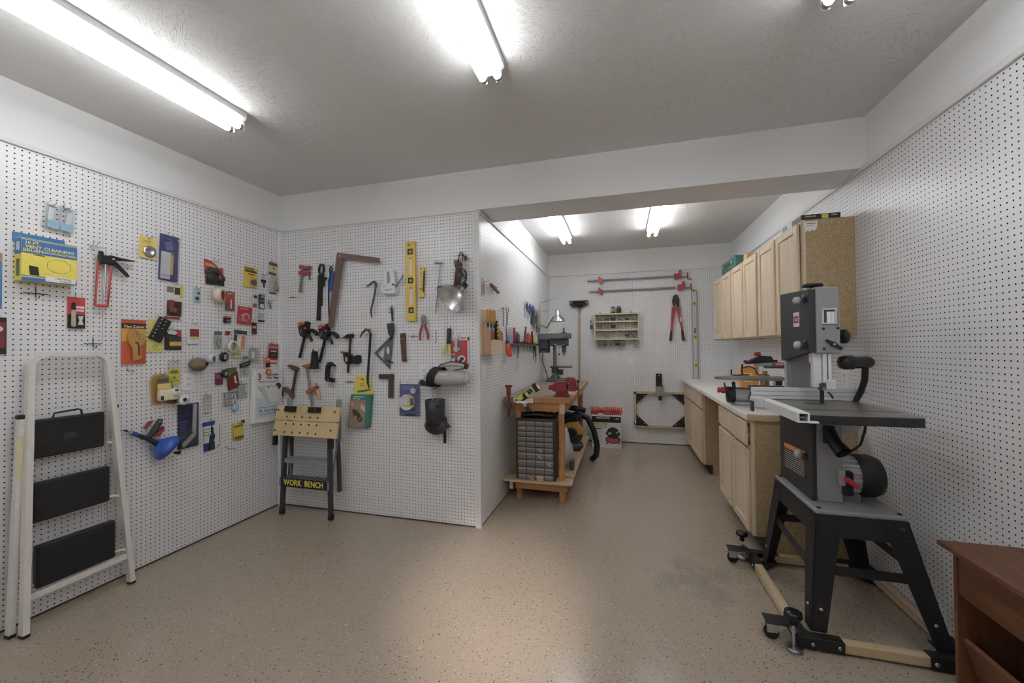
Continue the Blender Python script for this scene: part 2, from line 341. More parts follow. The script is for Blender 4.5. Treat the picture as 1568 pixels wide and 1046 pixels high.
# trims: capping strips over the boards, corner strips, dark strips painted as the shaded gap along the floor
def trim(n, *b, code='d9d9d8', bev=.003): return struct(MB().box(*b, code, bev).build('trim_%d' % n))
trim(1, XL-PT, XL+.014, -3.66, -.002, HP, HP+.022); trim(2, XL, -.001, -.012, PT, HP, HP+.012)
trim(3, XR-.014, XR+PT, -2.44, YB, HP, HP+.03); trim(4, -.001, .012, .0, YB, HP-.004, HP+.014)
trim(5, .012, XR-.014, YB-.012, YB+PT, HP, HP+.012)
trim(6, XL, XL+.026, -.026, 0, 0, HP, code='e4e4e6')
struct(MB().prism([(-.037, 0), (-.037, -.005), (.005, -.005), (.005, .028), (0, .028), (0, 0)], 0, HP+.002, 'dcdcdc', 'z').build('trim_7'))
trim(8, .0, .014, YB-.014, YB, 0, HP, code='dedede')
trim(9, XR-.012, XR, YB-.012, YB, 0, HP, code='dedede')
for n, a in enumerate(((XL-PT, XL-.003, -3.66, 0, 0, .012), (XL, -.006, .003, PT, 0, .012), (-PT, -.003, .03, YB, 0, .012), (0, XR, YB+.003, YB+PT, 0, .012), (XR+.003, XR+PT, -2.44, YB, 0, .012))):
    struct(MB().box(*a, '4a4038r').build('gap_shade_%s' % ('left', 'partition', 'recess', 'back', 'right')[n]))  # dark colour stands for the shade under the boards

# ------------------------------------------------------------------ fluorescent strips (with the added floor spot, the only light in the room)
def strip_light(label, x, y1, ln=1.22):
    t = thing('fluorescent_light', label, 'ceiling light', (x, y1-ln/2, HC), 0, 'twin tube ceiling lights')
    h = ln/2
    m = MB(); m.prism([(-.062, 0), (.062, 0), (.062, -.03), (.03, -.058), (-.03, -.058), (-.062, -.03)], -h, h, 'e6e6e8g', 'y')
    m.build('housing', t)
    for s in (-1, 1):
        MB().cyl((s*.036, -h+.028, -.083), (s*.036, h-.028, -.083), .0165, 'lit_tube', n=16).build('tube', t)
        for e in (-1, 1):
            b = MB(); b.box(s*.036-.014, s*.036+.014, e*(h-.012), e*h, -.10, -.05, 'e8e8e8', .003)
            b.cyl((s*.036, e*(h-.03), -.083), (s*.036, e*(h-.012), -.083), .0172, 'b9bbbdm', n=14); b.build('lamp_holder', t)
    return t
strip_light('long twin tube ceiling light over the left pegboard wall with yellow box', -1.065, -1.03)
strip_light('twin tube ceiling light in the middle of the main ceiling', .45, -1.015)
strip_light('twin tube ceiling light peeking in above the brown desk side wall', 1.80, -1.055)
strip_light('twin tube light beyond the beam on the drill press side', .395, 2.02)
strip_light('twin tube light beyond the beam on the upper cabinet side', 1.365, 1.99)
for x, n in ((-1.065, 'left'), (1.80, 'right')): strip_light('added twin tube fill light in the %s bay behind the camera, outside the picture' % n, x, -3.3)  # unseen strips added to fill the room with light

# ------------------------------------------------------------------ cabinets along the right wall
def panel_door(name, parent, yc, z0, z1, w, x, st=.052, dz=None):
    """five-piece door facing -x: stiles, rails and a recessed flat panel"""
    h = z1-z0; m = MB()
    m.box(0, .02, -w/2, -w/2+st, 0, h, 'maple_z', .004); m.box(0, .02, w/2-st, w/2, 0, h, 'maple_z', .004)
    m.box(0, .02, -w/2+st, w/2-st, 0, st, 'maple_y', .004); m.box(0, .02, -w/2+st, w/2-st, h-st, h, 'maple_y', .004)
    o = m.build(name, parent, (x, yc, z0))
    MB().box(.010, .016, -w/2+st-.004, w/2-st+.004, st-.004, h-st+.004, 'maple_z').build('door_panel', o)
    return o
UX, UZ0, UZ1 = 2.10, 1.392, 2.118
uy = (.11, .925, 1.74, 2.555)
for i in range(3):
    y0, y1 = uy[i], uy[i+1]
    lab = ('wall cabinet with bare chipboard end panel nearest the band saw', 'maple wall cabinet in the middle of the row of three', 'maple wall cabinet under the green case by the back wall')[i]
    t = thing('wall_cabinet', lab, 'cabinet', (0, 0, 0), 0, 'upper cabinets on the right wall')
    m = MB(); m.box(UX+.02, XR-.002, y0+.0005, y0+.014, UZ0, UZ1, 'chipboard'); m.box(UX+.02, XR-.002, y1-.014, y1-.0005, UZ0, UZ1, 'chipboard')
    m.box(UX+.04, XR-.002, y0+.014, y1-.014, UZ0+.012, UZ0+.026, 'maple_y'); m.box(UX+.04, XR-.002, y0+.014, y1-.014, UZ1-.02, UZ1-.006, 'maple_y'); m.box(XR-.012, XR-.002, y0+.014, y1-.014, UZ0+.026, UZ1-.02, 'maple_y')
    m.build('carcass', t)
    f = MB(); f.box(UX+.022, UX+.04, y0, y0+.03, UZ0, UZ1, 'maple_z', .001); f.box(UX+.022, UX+.04, y1-.03, y1, UZ0, UZ1, 'maple_z', .001)
    f.box(UX+.022, UX+.04, y0+.03, y1-.03, UZ0, UZ0+.03, 'maple_y', .001); f.box(UX+.022, UX+.04, y0+.03, y1-.03, UZ1-.03, UZ1, 'maple_y', .001)
    f.box(UX+.022, UX+.04, (y0+y1)/2-.02, (y0+y1)/2+.02, UZ0+.03, UZ1-.03, 'maple_z', .001); f.build('face_frame', t)
    for s in (-1, 1): panel_door('door', t, (y0+y1)/2+s*.199, UZ0+.012, UZ1-.012, .362, UX)
    if i == 0:
        g = MB(); g.prism([(2.132, 2.105), (2.205, 2.108), (2.20, 2.06), (2.185, 2.045), (2.178, 2.056), (2.165, 2.042), (2.15, 2.05), (2.143, 2.04), (2.134, 2.052)], y0-.0012, y0, 'ebebe9'); g.box(2.145, 2.195, y0-.0016, y0-.0011, 2.09, 2.097, '8a8a8c'); g.box(2.145, 2.185, y0-.0016, y0-.0011, 2.078, 2.082, 'b5b5b6')
        g.build('paper_label', t)['label'] = 'torn white paper label'
BX, BZ = 1.822, .85
def base_cabinet(lab, y0, y1, drawers, opened=None):
    t = thing('base_cabinet', lab, 'cabinet', (0, 0, 0), 0)
    m = MB(); side = [(BX+.018, .105), (BX+.018, BZ), (XR-.002, BZ), (XR-.002, 0), (BX+.085, 0), (BX+.085, .105)]
    for a in (y0, y1-.016): m.prism([(x, z) for x, z in side], a, a+.016, 'chipboard')
    m.box(BX+.02, XR-.01, y0+.016, y1-.016, .105, .12, 'chipboard'); m.box(XR-.012, XR-.003, y0+.016, y1-.016, .12, BZ, 'chipboard')
    m.build('carcass', t)
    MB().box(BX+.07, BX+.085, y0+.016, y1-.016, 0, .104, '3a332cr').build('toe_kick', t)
    f = MB(); mid = (y0+y1)/2
    for a, b in ((y0, y0+.035), (y1-.035, y1), (mid-.02, mid+.02)): f.box(BX, BX+.018, a, b, .105, BZ, 'maple_z', .001)
    for a, b in ((.105, .14), (BZ-.03, BZ), (.655, .68)): f.box(BX+.001, BX+.017, y0+.035, y1-.035, a, b, 'maple_y')
    f.build('face_frame', t)
    hw = (y1-y0)/2
    for s in (-1, 1): panel_door('door', t, mid+s*hw/2*.99, .118, .655, hw-.046, BX-.021)
    if drawers == 1: ds = [(mid, y1-y0-.03, 0)]
    else: ds = [(mid-hw/2, hw-.046, opened or 0), (mid+hw/2, hw-.046, 0)]
    for c, w, off in ds:
        d = MB().box(0, .02, -w/2, w/2, 0, .15, 'maple_y', .004).build('drawer', t, (BX-.021-off, c, .682))
        MB().box(.02, .30, -w/2+.03, w/2-.03, .02, .12, 'pine_x').build('drawer_box', d)
        if off: MB().box(.018, .2, -w/2+.012, -w/2+.026, .05, .075, 'd0d0d2m').build('drawer_slide', d)
    return t
base_cabinet('unfinished base cabinet with two drawers standing next to the band saw', .12, .96, 2, .012)
base_cabinet('unfinished base cabinet with one wide drawer standing in the far corner', 1.72, 2.88, 1)
ct = MB(); ct.prism([(1.787, .852), (1.787, .883), (1.795, .892), (XR-.003, .892), (XR-.003, .852)], .105, YB-.003, 'e3e1dd', 'y'); o = ct.build('countertop')
tag(o, 'long white laminate countertop over the two base cabinets', 'countertop')
MB().box(1.79, XR-.02, .095, .105, .848, .888, 'pine_x', .003).build('end_strip', o)

# ------------------------------------------------------------------ band saw on a splayed stand
bs = thing('band_saw', 'grey and black band saw on a splayed black stand', 'band saw', (2.055, -.37, 0))
def P_(mb, name, par=bs):
    for i, v in enumerate(mb.v): mb.v[i] = Vector(v)-Vector((2.055, -.37, 0))
    return mb.build(name, par)
ptop = [(1.875, -.625), (2.225, -.625), (2.225, -.115), (1.875, -.115)]; pz = .575
m = MB(); m.box(1.875, 2.225, -.625, -.115, pz-.022, pz, '8b8b8c', .006)
for x, y in ptop:
    sx = 1 if x < 2 else -1; sy = 1 if y < -.3 else -1
    m.cyl((x+sx*.022, y+sy*.022, pz), (x+sx*.022, y+sy*.022, pz+.006), .009, '1c1c1d', n=6)
P_(m, 'stand_top')
feet = [(1.822, -.69), (2.335, -.69), (2.335, -.055), (1.822, -.055)]; fz = .058
def leg_pt(i, z):
    k = (z-fz)/(pz-.022-fz); return (feet[i][0]+(ptop[i][0]-feet[i][0])*k, feet[i][1]+(ptop[i][1]-feet[i][1])*k)
for i in range(4):
    m = MB(); sx = 1 if i in (0, 3) else -1; sy = 1 if i in (0, 1) else -1
    z0, z1 = fz, pz-.022; (xa, ya), (xb, yb) = leg_pt(i, z0), leg_pt(i, z1); wb, wt, th = .062, .105, .004
    for ax in (0, 1):      # two tapered flanges of folded steel
        def q(x, y, w, z): return [(x, y, z), (x+sx*w*(ax == 0), y+sy*w*(ax == 1), z), (x+sx*(w*(ax == 0)+th*(ax == 1)), y+sy*(w*(ax == 1)+th*(ax == 0)), z), (x+sx*th*(ax == 1), y+sy*th*(ax == 0), z)]
        V = q(xa, ya, wb, z0)+q(xb, yb, wt, z1)
        m.add(V, [(0, 1, 5, 4), (1, 2, 6, 5), (2, 3, 7, 6), (3, 0, 4, 7), (4, 5, 6, 7), (3, 2, 1, 0)], '1d1d1f')
    m.box(min(xa, xa+sx*.06), max(xa, xa+sx*.06), min(ya, ya+sy*.06), max(ya, ya+sy*.06), fz-.003, fz+.001, '1d1d1f')
    for z in (.52, .47, .15):
        x, y = leg_pt(i, z); c = 'c9c9c9m' if z < .2 else '2a2a2cg'
        m.ball((x+sx*.035, y-sy*.002, z), (.008, .005, .008), c, 8); m.ball((x-sx*.002, y+sy*.035, z), (.005, .008, .008), c, 8)
    P_(m, 'leg')
m = MB()
for a, b in ((0, 1), (1, 2), (2, 3), (3, 0)):      # aprons under the top
    (x0, y0), (x1, y1) = leg_pt(a, pz-.022), leg_pt(b, pz-.022); (x2, y2), (x3, y3) = leg_pt(a, pz-.115), leg_pt(b, pz-.115)
    c = Vector((2.055, -.37, 0)); V = [Vector((x0, y0, pz-.022)), Vector((x1, y1, pz-.022)), Vector((x3, y3, pz-.115)), Vector((x2, y2, pz-.115))]
    n = (V[1]-V[0]).cross(V[3]-V[0]).normalized()
    if n.dot(V[0]-c) < 0: n = -n
    W8 = [v-n*.002 for v in V]+[v-n*.005 for v in V]
    m.add(W8, [(0, 1, 2, 3), (7, 6, 5, 4), (0, 4, 5, 1), (1, 5, 6, 2), (2, 6, 7, 3), (3, 7, 4, 0)], '202022')
P_(m, 'stand_apron')
for a, b, za, zb in ((0, 1, .315, .315), (3, 2, .325, .325), (0, 3, .30, .34), (1, 2, .335, .335)):
    A = leg_pt(a, za); B = leg_pt(b, zb); m = MB(); ins = .012
    dx = (0, ins if a == 0 else -ins) if a in (0, 3) and b in (1, 2) else (ins if a == 0 else -ins, 0)
    p = Vector((A[0]+dx[0], A[1]+dx[1], za)); q_ = Vector((B[0]+dx[0], B[1]+dx[1], zb))
    d = (q_-p).normalized(); up = Vector((0, 0, 1)); s_ = d.cross(up).normalized(); u_ = s_.cross(d)
    V = [v+s_*a1+u_*b1 for v in (p, q_) for a1, b1 in ((-.003, -.02), (.003, -.02), (.003, .02), (-.003, .02))]
    m.add(V, [(0, 1, 2, 3), (7, 6, 5, 4), (0, 4, 5, 1), (1, 5, 6, 2), (2, 6, 7, 3), (3, 7, 4, 0)], '222224'); P_(m, 'stand_brace')
G = '8c8c8e'; K = '2b2c2f'
m = MB(); m.box(1.93, 2.035, -.51, -.12, pz, .985, G, .004); P_(m, 'lower_housing')
m = MB(); m.box(1.903, 1.93, -.512, -.118, pz+.002, .99, K, .006); lo = P_(m, 'lower_door')
m = MB(); m.box(1.935, 2.037, -.51, -.16, 1.292, 1.617, G, .005); up_ = P_(m, 'upper_housing')
m = MB(); m.prism([(-.512, 1.302), (-.155, 1.245), (-.155, 1.625), (-.512, 1.607)], 1.906, 1.934, K, 'x'); P_(m, 'upper_door')
m = MB(); m.box(1.94, 2.03, -.19, -.12, .98, 1.34, G, .004); m.box(1.932, 1.94, -.155, -.12, .98, 1.30, 'a8a8aa'); P_(m, 'column')  # lighter strip puts the column's lit face into the colour
for par, pts in (('upper', ((1.56, -.47), (1.335, -.47))), ('lower', ((.78, -.455),))):
    for z, y in pts:
        m = MB(); m.lathe([(0, -.036), (.013, -.036), (.019, -.03), (.02, -.012), (.012, -.008), (.012, 0), (0, 0)], (1.905, y+.03, z), 'aeb0b1', 'x', 14); P_(m, 'door_knob')['label'] = 'light grey plastic door knob'
        m = MB(); m.box(1.888, 1.906, y-.022, y-.002, z-.014, z+.014, '1b1b1c', .003); m.cyl((1.897, y-.012, z+.014), (1.897, y-.012, z+.026), .004, '999999m', n=8); P_(m, 'door_latch')
m = MB(); m.prism([(-.335, 1.43), (-.405, 1.43), (-.405, 1.506), (-.335, 1.506)], 1.9045, 1.906, 'dedddb', 'x')
for z in (1.449, 1.474): m.box(1.9035, 1.9046, -.397, -.343, z, z+.012, 'b52f2c')
m.box(1.9035, 1.9046, -.397, -.39, 1.449, 1.486, 'b52f2c'); m.box(1.9035, 1.9046, -.352, -.343, 1.449, 1.486, 'b52f2c'); m.box(1.9035, 1.9046, -.38, -.36, 1.466, 1.469, 'b52f2c'); P_(m, 'badge')['label'] = 'white badge with a red frame'
m = MB(); m.prism([(-.45, .66), (-.19, .645), (-.19, .785), (-.45, .80)], 1.9015, 1.903, '26262a', 'x'); m.prism([(-.45, .775), (-.19, .76), (-.19, .785), (-.45, .80)], 1.9005, 1.9016, 'd9793f', 'x')
for i in range(9): m.prism([(-.445, .668+i*.0115), (-.195, .654+i*.0115), (-.195, .657+i*.0115), (-.445, .671+i*.0115)], 1.9005, 1.9016, 'b9b6ae', 'x')
P_(m, 'warning_plate')['label'] = 'black warning plate with orange heading'
m = MB(); x0, x1, z0, z1 = 1.962, 2.023, 1.435, 1.511      # window in the upper front
m.box(x0+.006, x1-.006, -.5105, -.509, z0+.006, z1-.006, '3c3d40')
m.box(x0+.02, x0+.036, -.512, -.5105, z0+.006, z1-.016, 'e8e8e8'); m.box(x0+.038, x0+.052, -.512, -.5105, z0+.006, z1-.016, 'e8e8e8'); P_(m, 'inspection_window')
m = MB()
for a in ((x0, x1, z0, z0+.007), (x0, x1, z1-.007, z1), (x0, x0+.007, z0+.007, z1-.007), (x1-.007, x1, z0+.007, z1-.007)): m.box(a[0], a[1], -.515, -.5095, a[2], a[3], 'c9cacb', .001)
for a in (x0+.004, x1-.004):
    for b in (z0+.004, z1-.004): m.ball((a, -.516, b), .004, 'e5e5e5m', 8)
P_(m, 'window_frame')
for x, z in ((1.966, 1.413), (2.026, 1.414), (1.968, 1.316)): P_(MB().cyl((x, -.51, z), (x, -.516, z), .006, '202021', n=8), 'screw')
m = MB(); m.T = Matrix.Translation((2.005, -.518, 1.337)) @ Matrix.Rotation(.62, 4, 'Y')
m.prism([(-.038, -.003), (-.012, -.008), (0, -.012), (.012, -.008), (.04, -.006), (.04, .006), (.012, .008), (0, .012), (-.012, .008), (-.038, .003)], -.006, .004, '1a1a1b'); m.cyl((0, -.009, 0), (0, 0, 0), .005, 'cfcfcfm', n=8); P_(m, 'wing_handle')
m = MB(); m.lathe([(0, .0), (.012, 0), (.012, .018), (.044, .02), (.046, .03), (.04, .036), (.02, .034), (0, .034)], (1.985, -.36, 1.617), '1b1b1c', 'z', 20); P_(m, 'tension_wheel')
m = MB(); m.lathe([(0, 0), (.01, 0), (.01, .03), (.034, .03), (.036, .045), (.03, .055), (0, .055)], (2.037, -.45, 1.375), '1b1b1c', 'x', 16); P_(m, 'guide_knob')
m = MB(); m.box(1.93, 1.965, -.49, -.46, 1.125, 1.30, 'd4d5d6', .002); m.box(1.968, 1.984, -.50, -.47, 1.15, 1.31, 'dcdddd', .001); m.box(1.99, 2.002, -.50, -.47, 1.13, 1.31, 'dcdddd', .001); m.box(1.984, 1.99, -.49, -.47, 1.15, 1.31, '525356'); P_(m, 'guide_post')
m = MB(); m.box(1.976, 2.016, -.512, -.47, 1.115, 1.165, 'd4d5d5', .004); m.box(1.953, 1.977, -.51, -.47, 1.112, 1.147, '3f3c37', .003); m.cyl((1.965, -.515, 1.12), (1.965, -.505, 1.12), .008, 'b09a6am', n=10); m.tube([(1.985, -.5, 1.105), (1.995, -.51, 1.09), (2.005, -.5, 1.075)], .004, '1c1c1d', 6); P_(m, 'blade_guide')
m = MB(); m.box(1.959, 1.9765, -.483, -.479, 1.03, 1.12, '2b2b2c'); P_(m, 'blade')
m = MB(); m.prism([(1.775, -.83), (2.17, -.83), (2.17, -.33), (1.775, -.33)], 1.003, 1.04, '1d1d1e', 'z'); m.prism([(1.775, -.83), (2.17, -.83), (2.17, -.33), (1.775, -.33)], 1.04, 1.044, 'cast_iron', 'z')
m.prism([(1.935+.045*math.cos(a*.6283), -.48+.045*math.sin(a*.6283)) for a in range(10)], 1.0438, 1.0447, '3d3d3d', 'z'); m.box(1.775, 2.17, -.70, -.69, 1.0435, 1.0446, '2b2a29'); P_(m, 'table')
m = MB(); m.prism([(2.037, 1.003), (2.185, 1.003), (2.17, .975), (2.13, .955), (2.10, .92), (2.037, .905)], -.50, -.44, 'a3a3a5'); m.box(2.04, 2.13, -.44, -.35, .965, 1.003, '939496', .003); P_(m, 'trunnion')
m = MB(); m.box(1.70, 2.225, -.345, -.325, 1.046, 1.108, 'd7d8d9', .002)
for z in (1.064, 1.086): m.box(1.702, 2.223, -.3465, -.344, z, z+.004, 'a9aaac')
P_(m, 'rip_fence')
m = MB(); m.box(1.69, 1.745, -.44, -.34, 1.008, 1.06, 'c6c7c8', .004); m.box(1.682, 1.692, -.41, -.37, .985, 1.04, '3a3a3b', .002); P_(m, 'fence_head')
m = MB(); m.box(1.725, 1.768, -.86, -.36, 1.012, 1.018, 'd4d5d6'); m.box(1.725, 1.731, -.86, -.36, 1.018, 1.05, 'cfd0d1'); m.box(1.762, 1.768, -.86, -.36, 1.018, 1.05, 'dcddde'); m.box(1.735, 1.757, -.855, -.36, 1.03, 1.036, '6b6b6d'); m.box(1.725, 1.768, -.86, -.36, 1.05, 1.054, 'e6e7e8'); m.box(1.768, 1.80, -.862, -.84, 1.012, 1.018, 'e1e1e1'); P_(m, 'fence_rail')
m = MB(); A = Vector((2.10, -.42, 1.245)); Bv = Vector((2.225, -.415, 1.247)); dv = (Bv-A).normalized()
m.lathe([(0, .0), (.03, .0), (.035, .012), (.036, .05), (.031, .055), (.031, .11), (.026, .128), (.012, .14), (0, .142)], A-dv*.025, '161617g', dv, 18); m.lathe([(0, -.003), (.031, -.003), (.031, .006)], A-dv*.026, '9fb2c0c', dv, 18)
m.tube([(2.18, -.415, 1.225), (2.182, -.405, 1.16), (2.185, -.365, 1.10), (2.16, -.35, 1.03), (2.03, -.30, .97)], .014, '161617', 10); P_(m, 'work_lamp')
m = MB(); m.cyl((2.035, -.42, .69), (2.13, -.42, .69), .085, 'b3b4b5', n=24)
for i in range(18):
    a = 2*math.pi*i/18; c, s_ = math.cos(a), math.sin(a)
    m.add([(x, -.42+c*r-s_*w, .69+s_*r+c*w) for x in (2.04, 2.128) for r in (.08, .096) for w in (-.003, .003)], [(0, 1, 3, 2), (4, 6, 7, 5), (0, 4, 5, 1), (2, 3, 7, 6), (0, 2, 6, 4), (1, 5, 7, 3)], 'c3c4c5')
m.box(2.04, 2.12, -.48, -.36, pz, .63, '77787a'); mo = P_(m, 'motor')
m = MB(); m.lathe([(.098, 0), (.102, .01), (.102, .07), (.09, .10), (.05, .115), (0, .118)], (2.112, -.42, .69), '19191a', 'x', 24); P_(m, 'motor_cover')
m = MB(); m.box(1.955, 2.00, -.53, -.51, .86, .945, '161617', .004); m.tube([(1.978, -.52, .92), (1.985, -.56, .87), (2.0, -.60, .835)], [.026, .028, .034], '171718', 14, caps=False); P_(m, 'dust_port')
m = MB(); m.box(2.012, 2.036, -.535, -.508, .665, .74, '9d9d9e', .003); m.box(2.03, 2.072, -.53, -.49, .615, .73, '19191a', .006); P_(m, 'switch_box')
m = MB(); m.T = Matrix.Translation((2.055, -.545, .685)) @ Matrix.Rotation(.6, 4, 'Y'); m.box(-.035, .035, -.008, .01, -.012, .012, 'c0242b', .006); P_(m, 'switch_paddle')['label'] = 'red paddle switch'
m = MB(); m.tube([(2.07, -.40, .80), (2.12, -.40, .80), (2.17, -.38, .83), (2.20, -.36, .90), (2.205, -.36, .94)], .006, '151516', 8); m.box(2.045, 2.075, -.42, -.37, .765, .815, '1a1a1b', .004); P_(m, 'power_cord')

# mobile base with wooden rails under the saw stand
mbt = thing('mobile_base', 'wheeled mobile base of wooden rails under the band saw', 'wheeled base', (0, 0, 0))
def rail(x0, x1, y0, y1, c): MB().box(x0, x1, y0, y1, .012, .052, c, .002).build('rail', mbt)
rail(1.757, 1.797, -.62, -.10, 'pine_y'); rail(2.352, 2.39, -.62, -.10, 'pine_y'); rail(1.87, 2.28, -.742, -.702, 'pine_x'); rail(1.87, 2.28, -.005, .035, 'pine_x')
for cx, cy, sx, sy in ((1.757, -.742, 1, 1), (2.39, -.742, -1, 1), (1.757, .035, 1, -1), (2.39, .035, -1, -1)):
    m = MB(); B3 = lambda a, b, c, d, e, f, k='1a1a1b', bev=.002: m.box(cx+sx*a, cx+sx*b, cy+sy*c, cy+sy*d, e, f, k, bev)
    B3(-.004, .17, -.004, 0, .008, .058); B3(-.004, 0, 0, .17, .008, .058); B3(-.004, .17, -.004, .045, .053, .057); B3(-.004, .045, .045, .17, .053, .057)
    m.prism([(cx+sx*.04, cy+sy*.04), (cx+sx*.16, cy+sy*.04), (cx+sx*.04, cy+sy*.16)], .008, .0125, '1a1a1b', 'z')
    for a in (.05, .15):
        m.ball((cx+sx*a, cy-sy*.006, .032), (.009, .005, .009), 'b9babbm', 8); m.ball((cx-sx*.006, cy+sy*a, .032), (.005, .009, .009), 'b9babbm', 8)
    m.build('corner_bracket', mbt)
for cx, cy, sg in ((1.72, -.70, 1), (1.72, -.04, -1)):
    m = MB(); m.T = Matrix.Translation((cx, cy, 0)); m.box(-.085, .03, -.035, .04, .083, .087, '1b1b1c', .001); m.box(.026, .032, -.035, .04, .05, .087, '1b1b1c'); m.build('caster_plate', mbt)
    m = MB(); m.T = Matrix.Translation((cx-.055, cy+.0, 0)); m.prism([(-.022, .035), (.02, .035), (.026, .083), (-.026, .083)], -.016, -.013, 'c8cacbm'); m.prism([(-.022, .035), (.02, .035), (.026, .083), (-.026, .083)], .013, .016, 'c8cacbm'); m.lathe([(.02, .07), (.024, .078), (.024, .083)], (0, 0, 0), 'd4d5d6m', 'z', 14); fk = m.build('caster_fork', mbt)
    m = MB(); m.T = Matrix.Translation((cx-.057, cy, 0)); m.lathe([(0, -.011), (.026, -.011), (.031, -.007), (.031, .007), (.026, .011), (0, .011)], (0, 0, .031), '171718', 'y', 20); m.build('caster_wheel', fk)
    m = MB(); m.T = Matrix.Translation((cx+.012, cy-.055*sg if sg > 0 else cy+.06, 0)); m.cyl((0, 0, .02), (0, 0, .12), .006, 'c9cbccm', n=8); m.cyl((0, 0, .082), (0, 0, .094), .014, 'bfc0c1m', n=6); m.lathe([(0, 0), (.032, .0), (.034, .006), (.034, .014), (.03, .016), (0, .018)], (0, 0, .001), 'a9abacm', 'z', 18); lv = m.build('levelling_foot', mbt)
    m = MB(); m.T = Matrix.Translation((cx+.012, cy-.055*sg if sg > 0 else cy+.06, 0)); m.lathe([(0, 0), (.014, 0), (.014, .03), (.034, .034), (.036, .044), (.034, .054), (.02, .058), (0, .058)], (0, 0, .112), '18181ag', 'z', 10); m.build('foot_knob', lv)

# ------------------------------------------------------------------ brown desk at the lower right corner of the view
dk = thing('desk', 'brown wood veneer desk against the right pegboard wall', 'desk', (0, 0, 0))
MB().box(2.150, XR-.004, -1.85, -.905, .585, .602, 'walnut_y', .002).build('top', dk)
MB().box(2.170, XR-.006, -.965, -.950, 0, .585, 'walnut_z', .001).build('side_panel', dk); MB().box(2.170, XR-.006, -1.83, -1.815, 0, .585, 'walnut_z', .001).build('side_panel', dk)
MB().box(2.174, 2.19, -1.812, -.968, .440, .581, 'walnut_y', .002).build('drawer_front', dk)
MB().box(XR-.02, XR-.008, -1.815, -.965, .05, .585, '2a1710').build('back_panel', dk)
MB().box(2.19, XR-.02, -1.815, -.965, .425, .438, 'walnut_y').build('shelf', dk)
m = MB(); m.prism([(2.180, .283), (2.194, .289), (2.262, .062), (2.248, .056)], -1.81, -.97, 'walnut_y'); m.build('slanted_shelf', dk)

# ------------------------------------------------------------------ workbench along the inner partition wall
wbx = thing('workbench', 'long wooden workbench with worn brown top along the inner pegboard wall', 'workbench', (0, 0, 0))
MB().box(.016, .575, .600, 2.36, .88, .90, '86786ar', .001).build('top', wbx)
m = MB(); m.box(.010, .600, .580, .600, .855, .901, 'bench_x', .003); m.build('front_edging', wbx); MB().box(.575, .600, .600, 2.36, .855, .901, 'bench_y', .003).build('side_edging', wbx)
MB().box(.105, .535, .605, .625, .778, .855, 'bench_x', .002).build('apron', wbx); MB().box(.535, .555, .605, 2.33, .778, .855, 'bench_y', .002).build('apron', wbx); MB().box(.105, .125, .625, 2.33, .778, .855, 'bench_y', .002).build('apron', wbx)
for x in (.108, .487):
    for y in (.626, 2.28): MB().box(x, x+.046, y, y+.046, 0, .855, 'bench_z', .003).build('leg', wbx)
MB().box(.499, .545, .602, .612, .762, .855, 'pine_z', .002).build('leg_cap', wbx)
MB().box(-.0+.01, .605, .545, .70, .172, .190, 'pine_x', .002).build('lower_shelf_board', wbx)
MB().box(.05, .47, .70, 2.30, .172, .186, 'bench_y', .002).build('lower_shelf_board', wbx); MB().box(.47, .605, .735, 2.33, .182, .200, 'pine_y', .002).build('lower_shelf_board', wbx)
MB().box(.105, .54, .60, .622, .10, .171, 'bench_x', .002).build('lower_rail', wbx); MB().box(.535, .553, .60, 2.3, .10, .171, 'bench_y', .002).build('lower_rail', wbx); MB().box(.06, .09, .57, .6, .10, .171, 'pine_z', .002).build('lower_rail', wbx)

pc = thing('parts_cabinet', 'brown small parts cabinet with forty clear drawers on the lower shelf', 'organizer', (.292, .575, .191))
m = MB(); m.box(-.172, .172, .0, .155, 0, .525, '3b2a24', .004); m.build('case', pc)
rows = [.045]*6+[.062]*4; z = .508; dd = None
for ri, h in enumerate(rows):
    z -= h
    for ci in range(4):
        x = -.115+ci*.0775
        d = MB(); d.box(-.036, .036, -.006, -.002, .003, h-.005, '77736eg', .001); d.box(-.034, .034, -.016, -.006, h*.42, h*.42+.004, '8d8985g'); d.box(-.036, .036, -.007, -.006, h*.62, h-.006, '96928dg')
        if (ri, ci) == (9, 2): d.box(-.028, .028, -.0085, -.0065, .008, h-.012, 'd3a97a')
        if (ri, ci) in ((6, 2), (7, 3), (9, 1), (5, 2)): d.tube([(-.01, -.009, h*.55), (.012, -.009, h*.3), (.016, -.009, h*.25)], .005, 'dcd6cc', 6)
        if (ri, ci) == (1, 0): d.tube([(-.005, -.009, h*.55), (.025, -.009, h*.45)], .004, 'd8d840', 6)
        d.build('drawer', pc, (x, 0, z))
tb = thing('tool_bag', 'black tool bag lying on top of the small parts cabinet', 'bag', (.30, .66, .717))
m = MB()
for c, r in (((-.08, 0, .024), (.07, .06, .024)), ((.02, .01, .026), (.10, .06, .026)), ((.10, 0, .022), (.06, .05, .022))): m.ball(c, r, '1d1d1f', 14)
m.build('body', tb); MB().tube([(-.09, -.045, .02), (-.04, -.07, .035), (.03, -.07, .035), (.08, -.045, .02)], .009, '2b2b2d', 8).build('handle', tb)

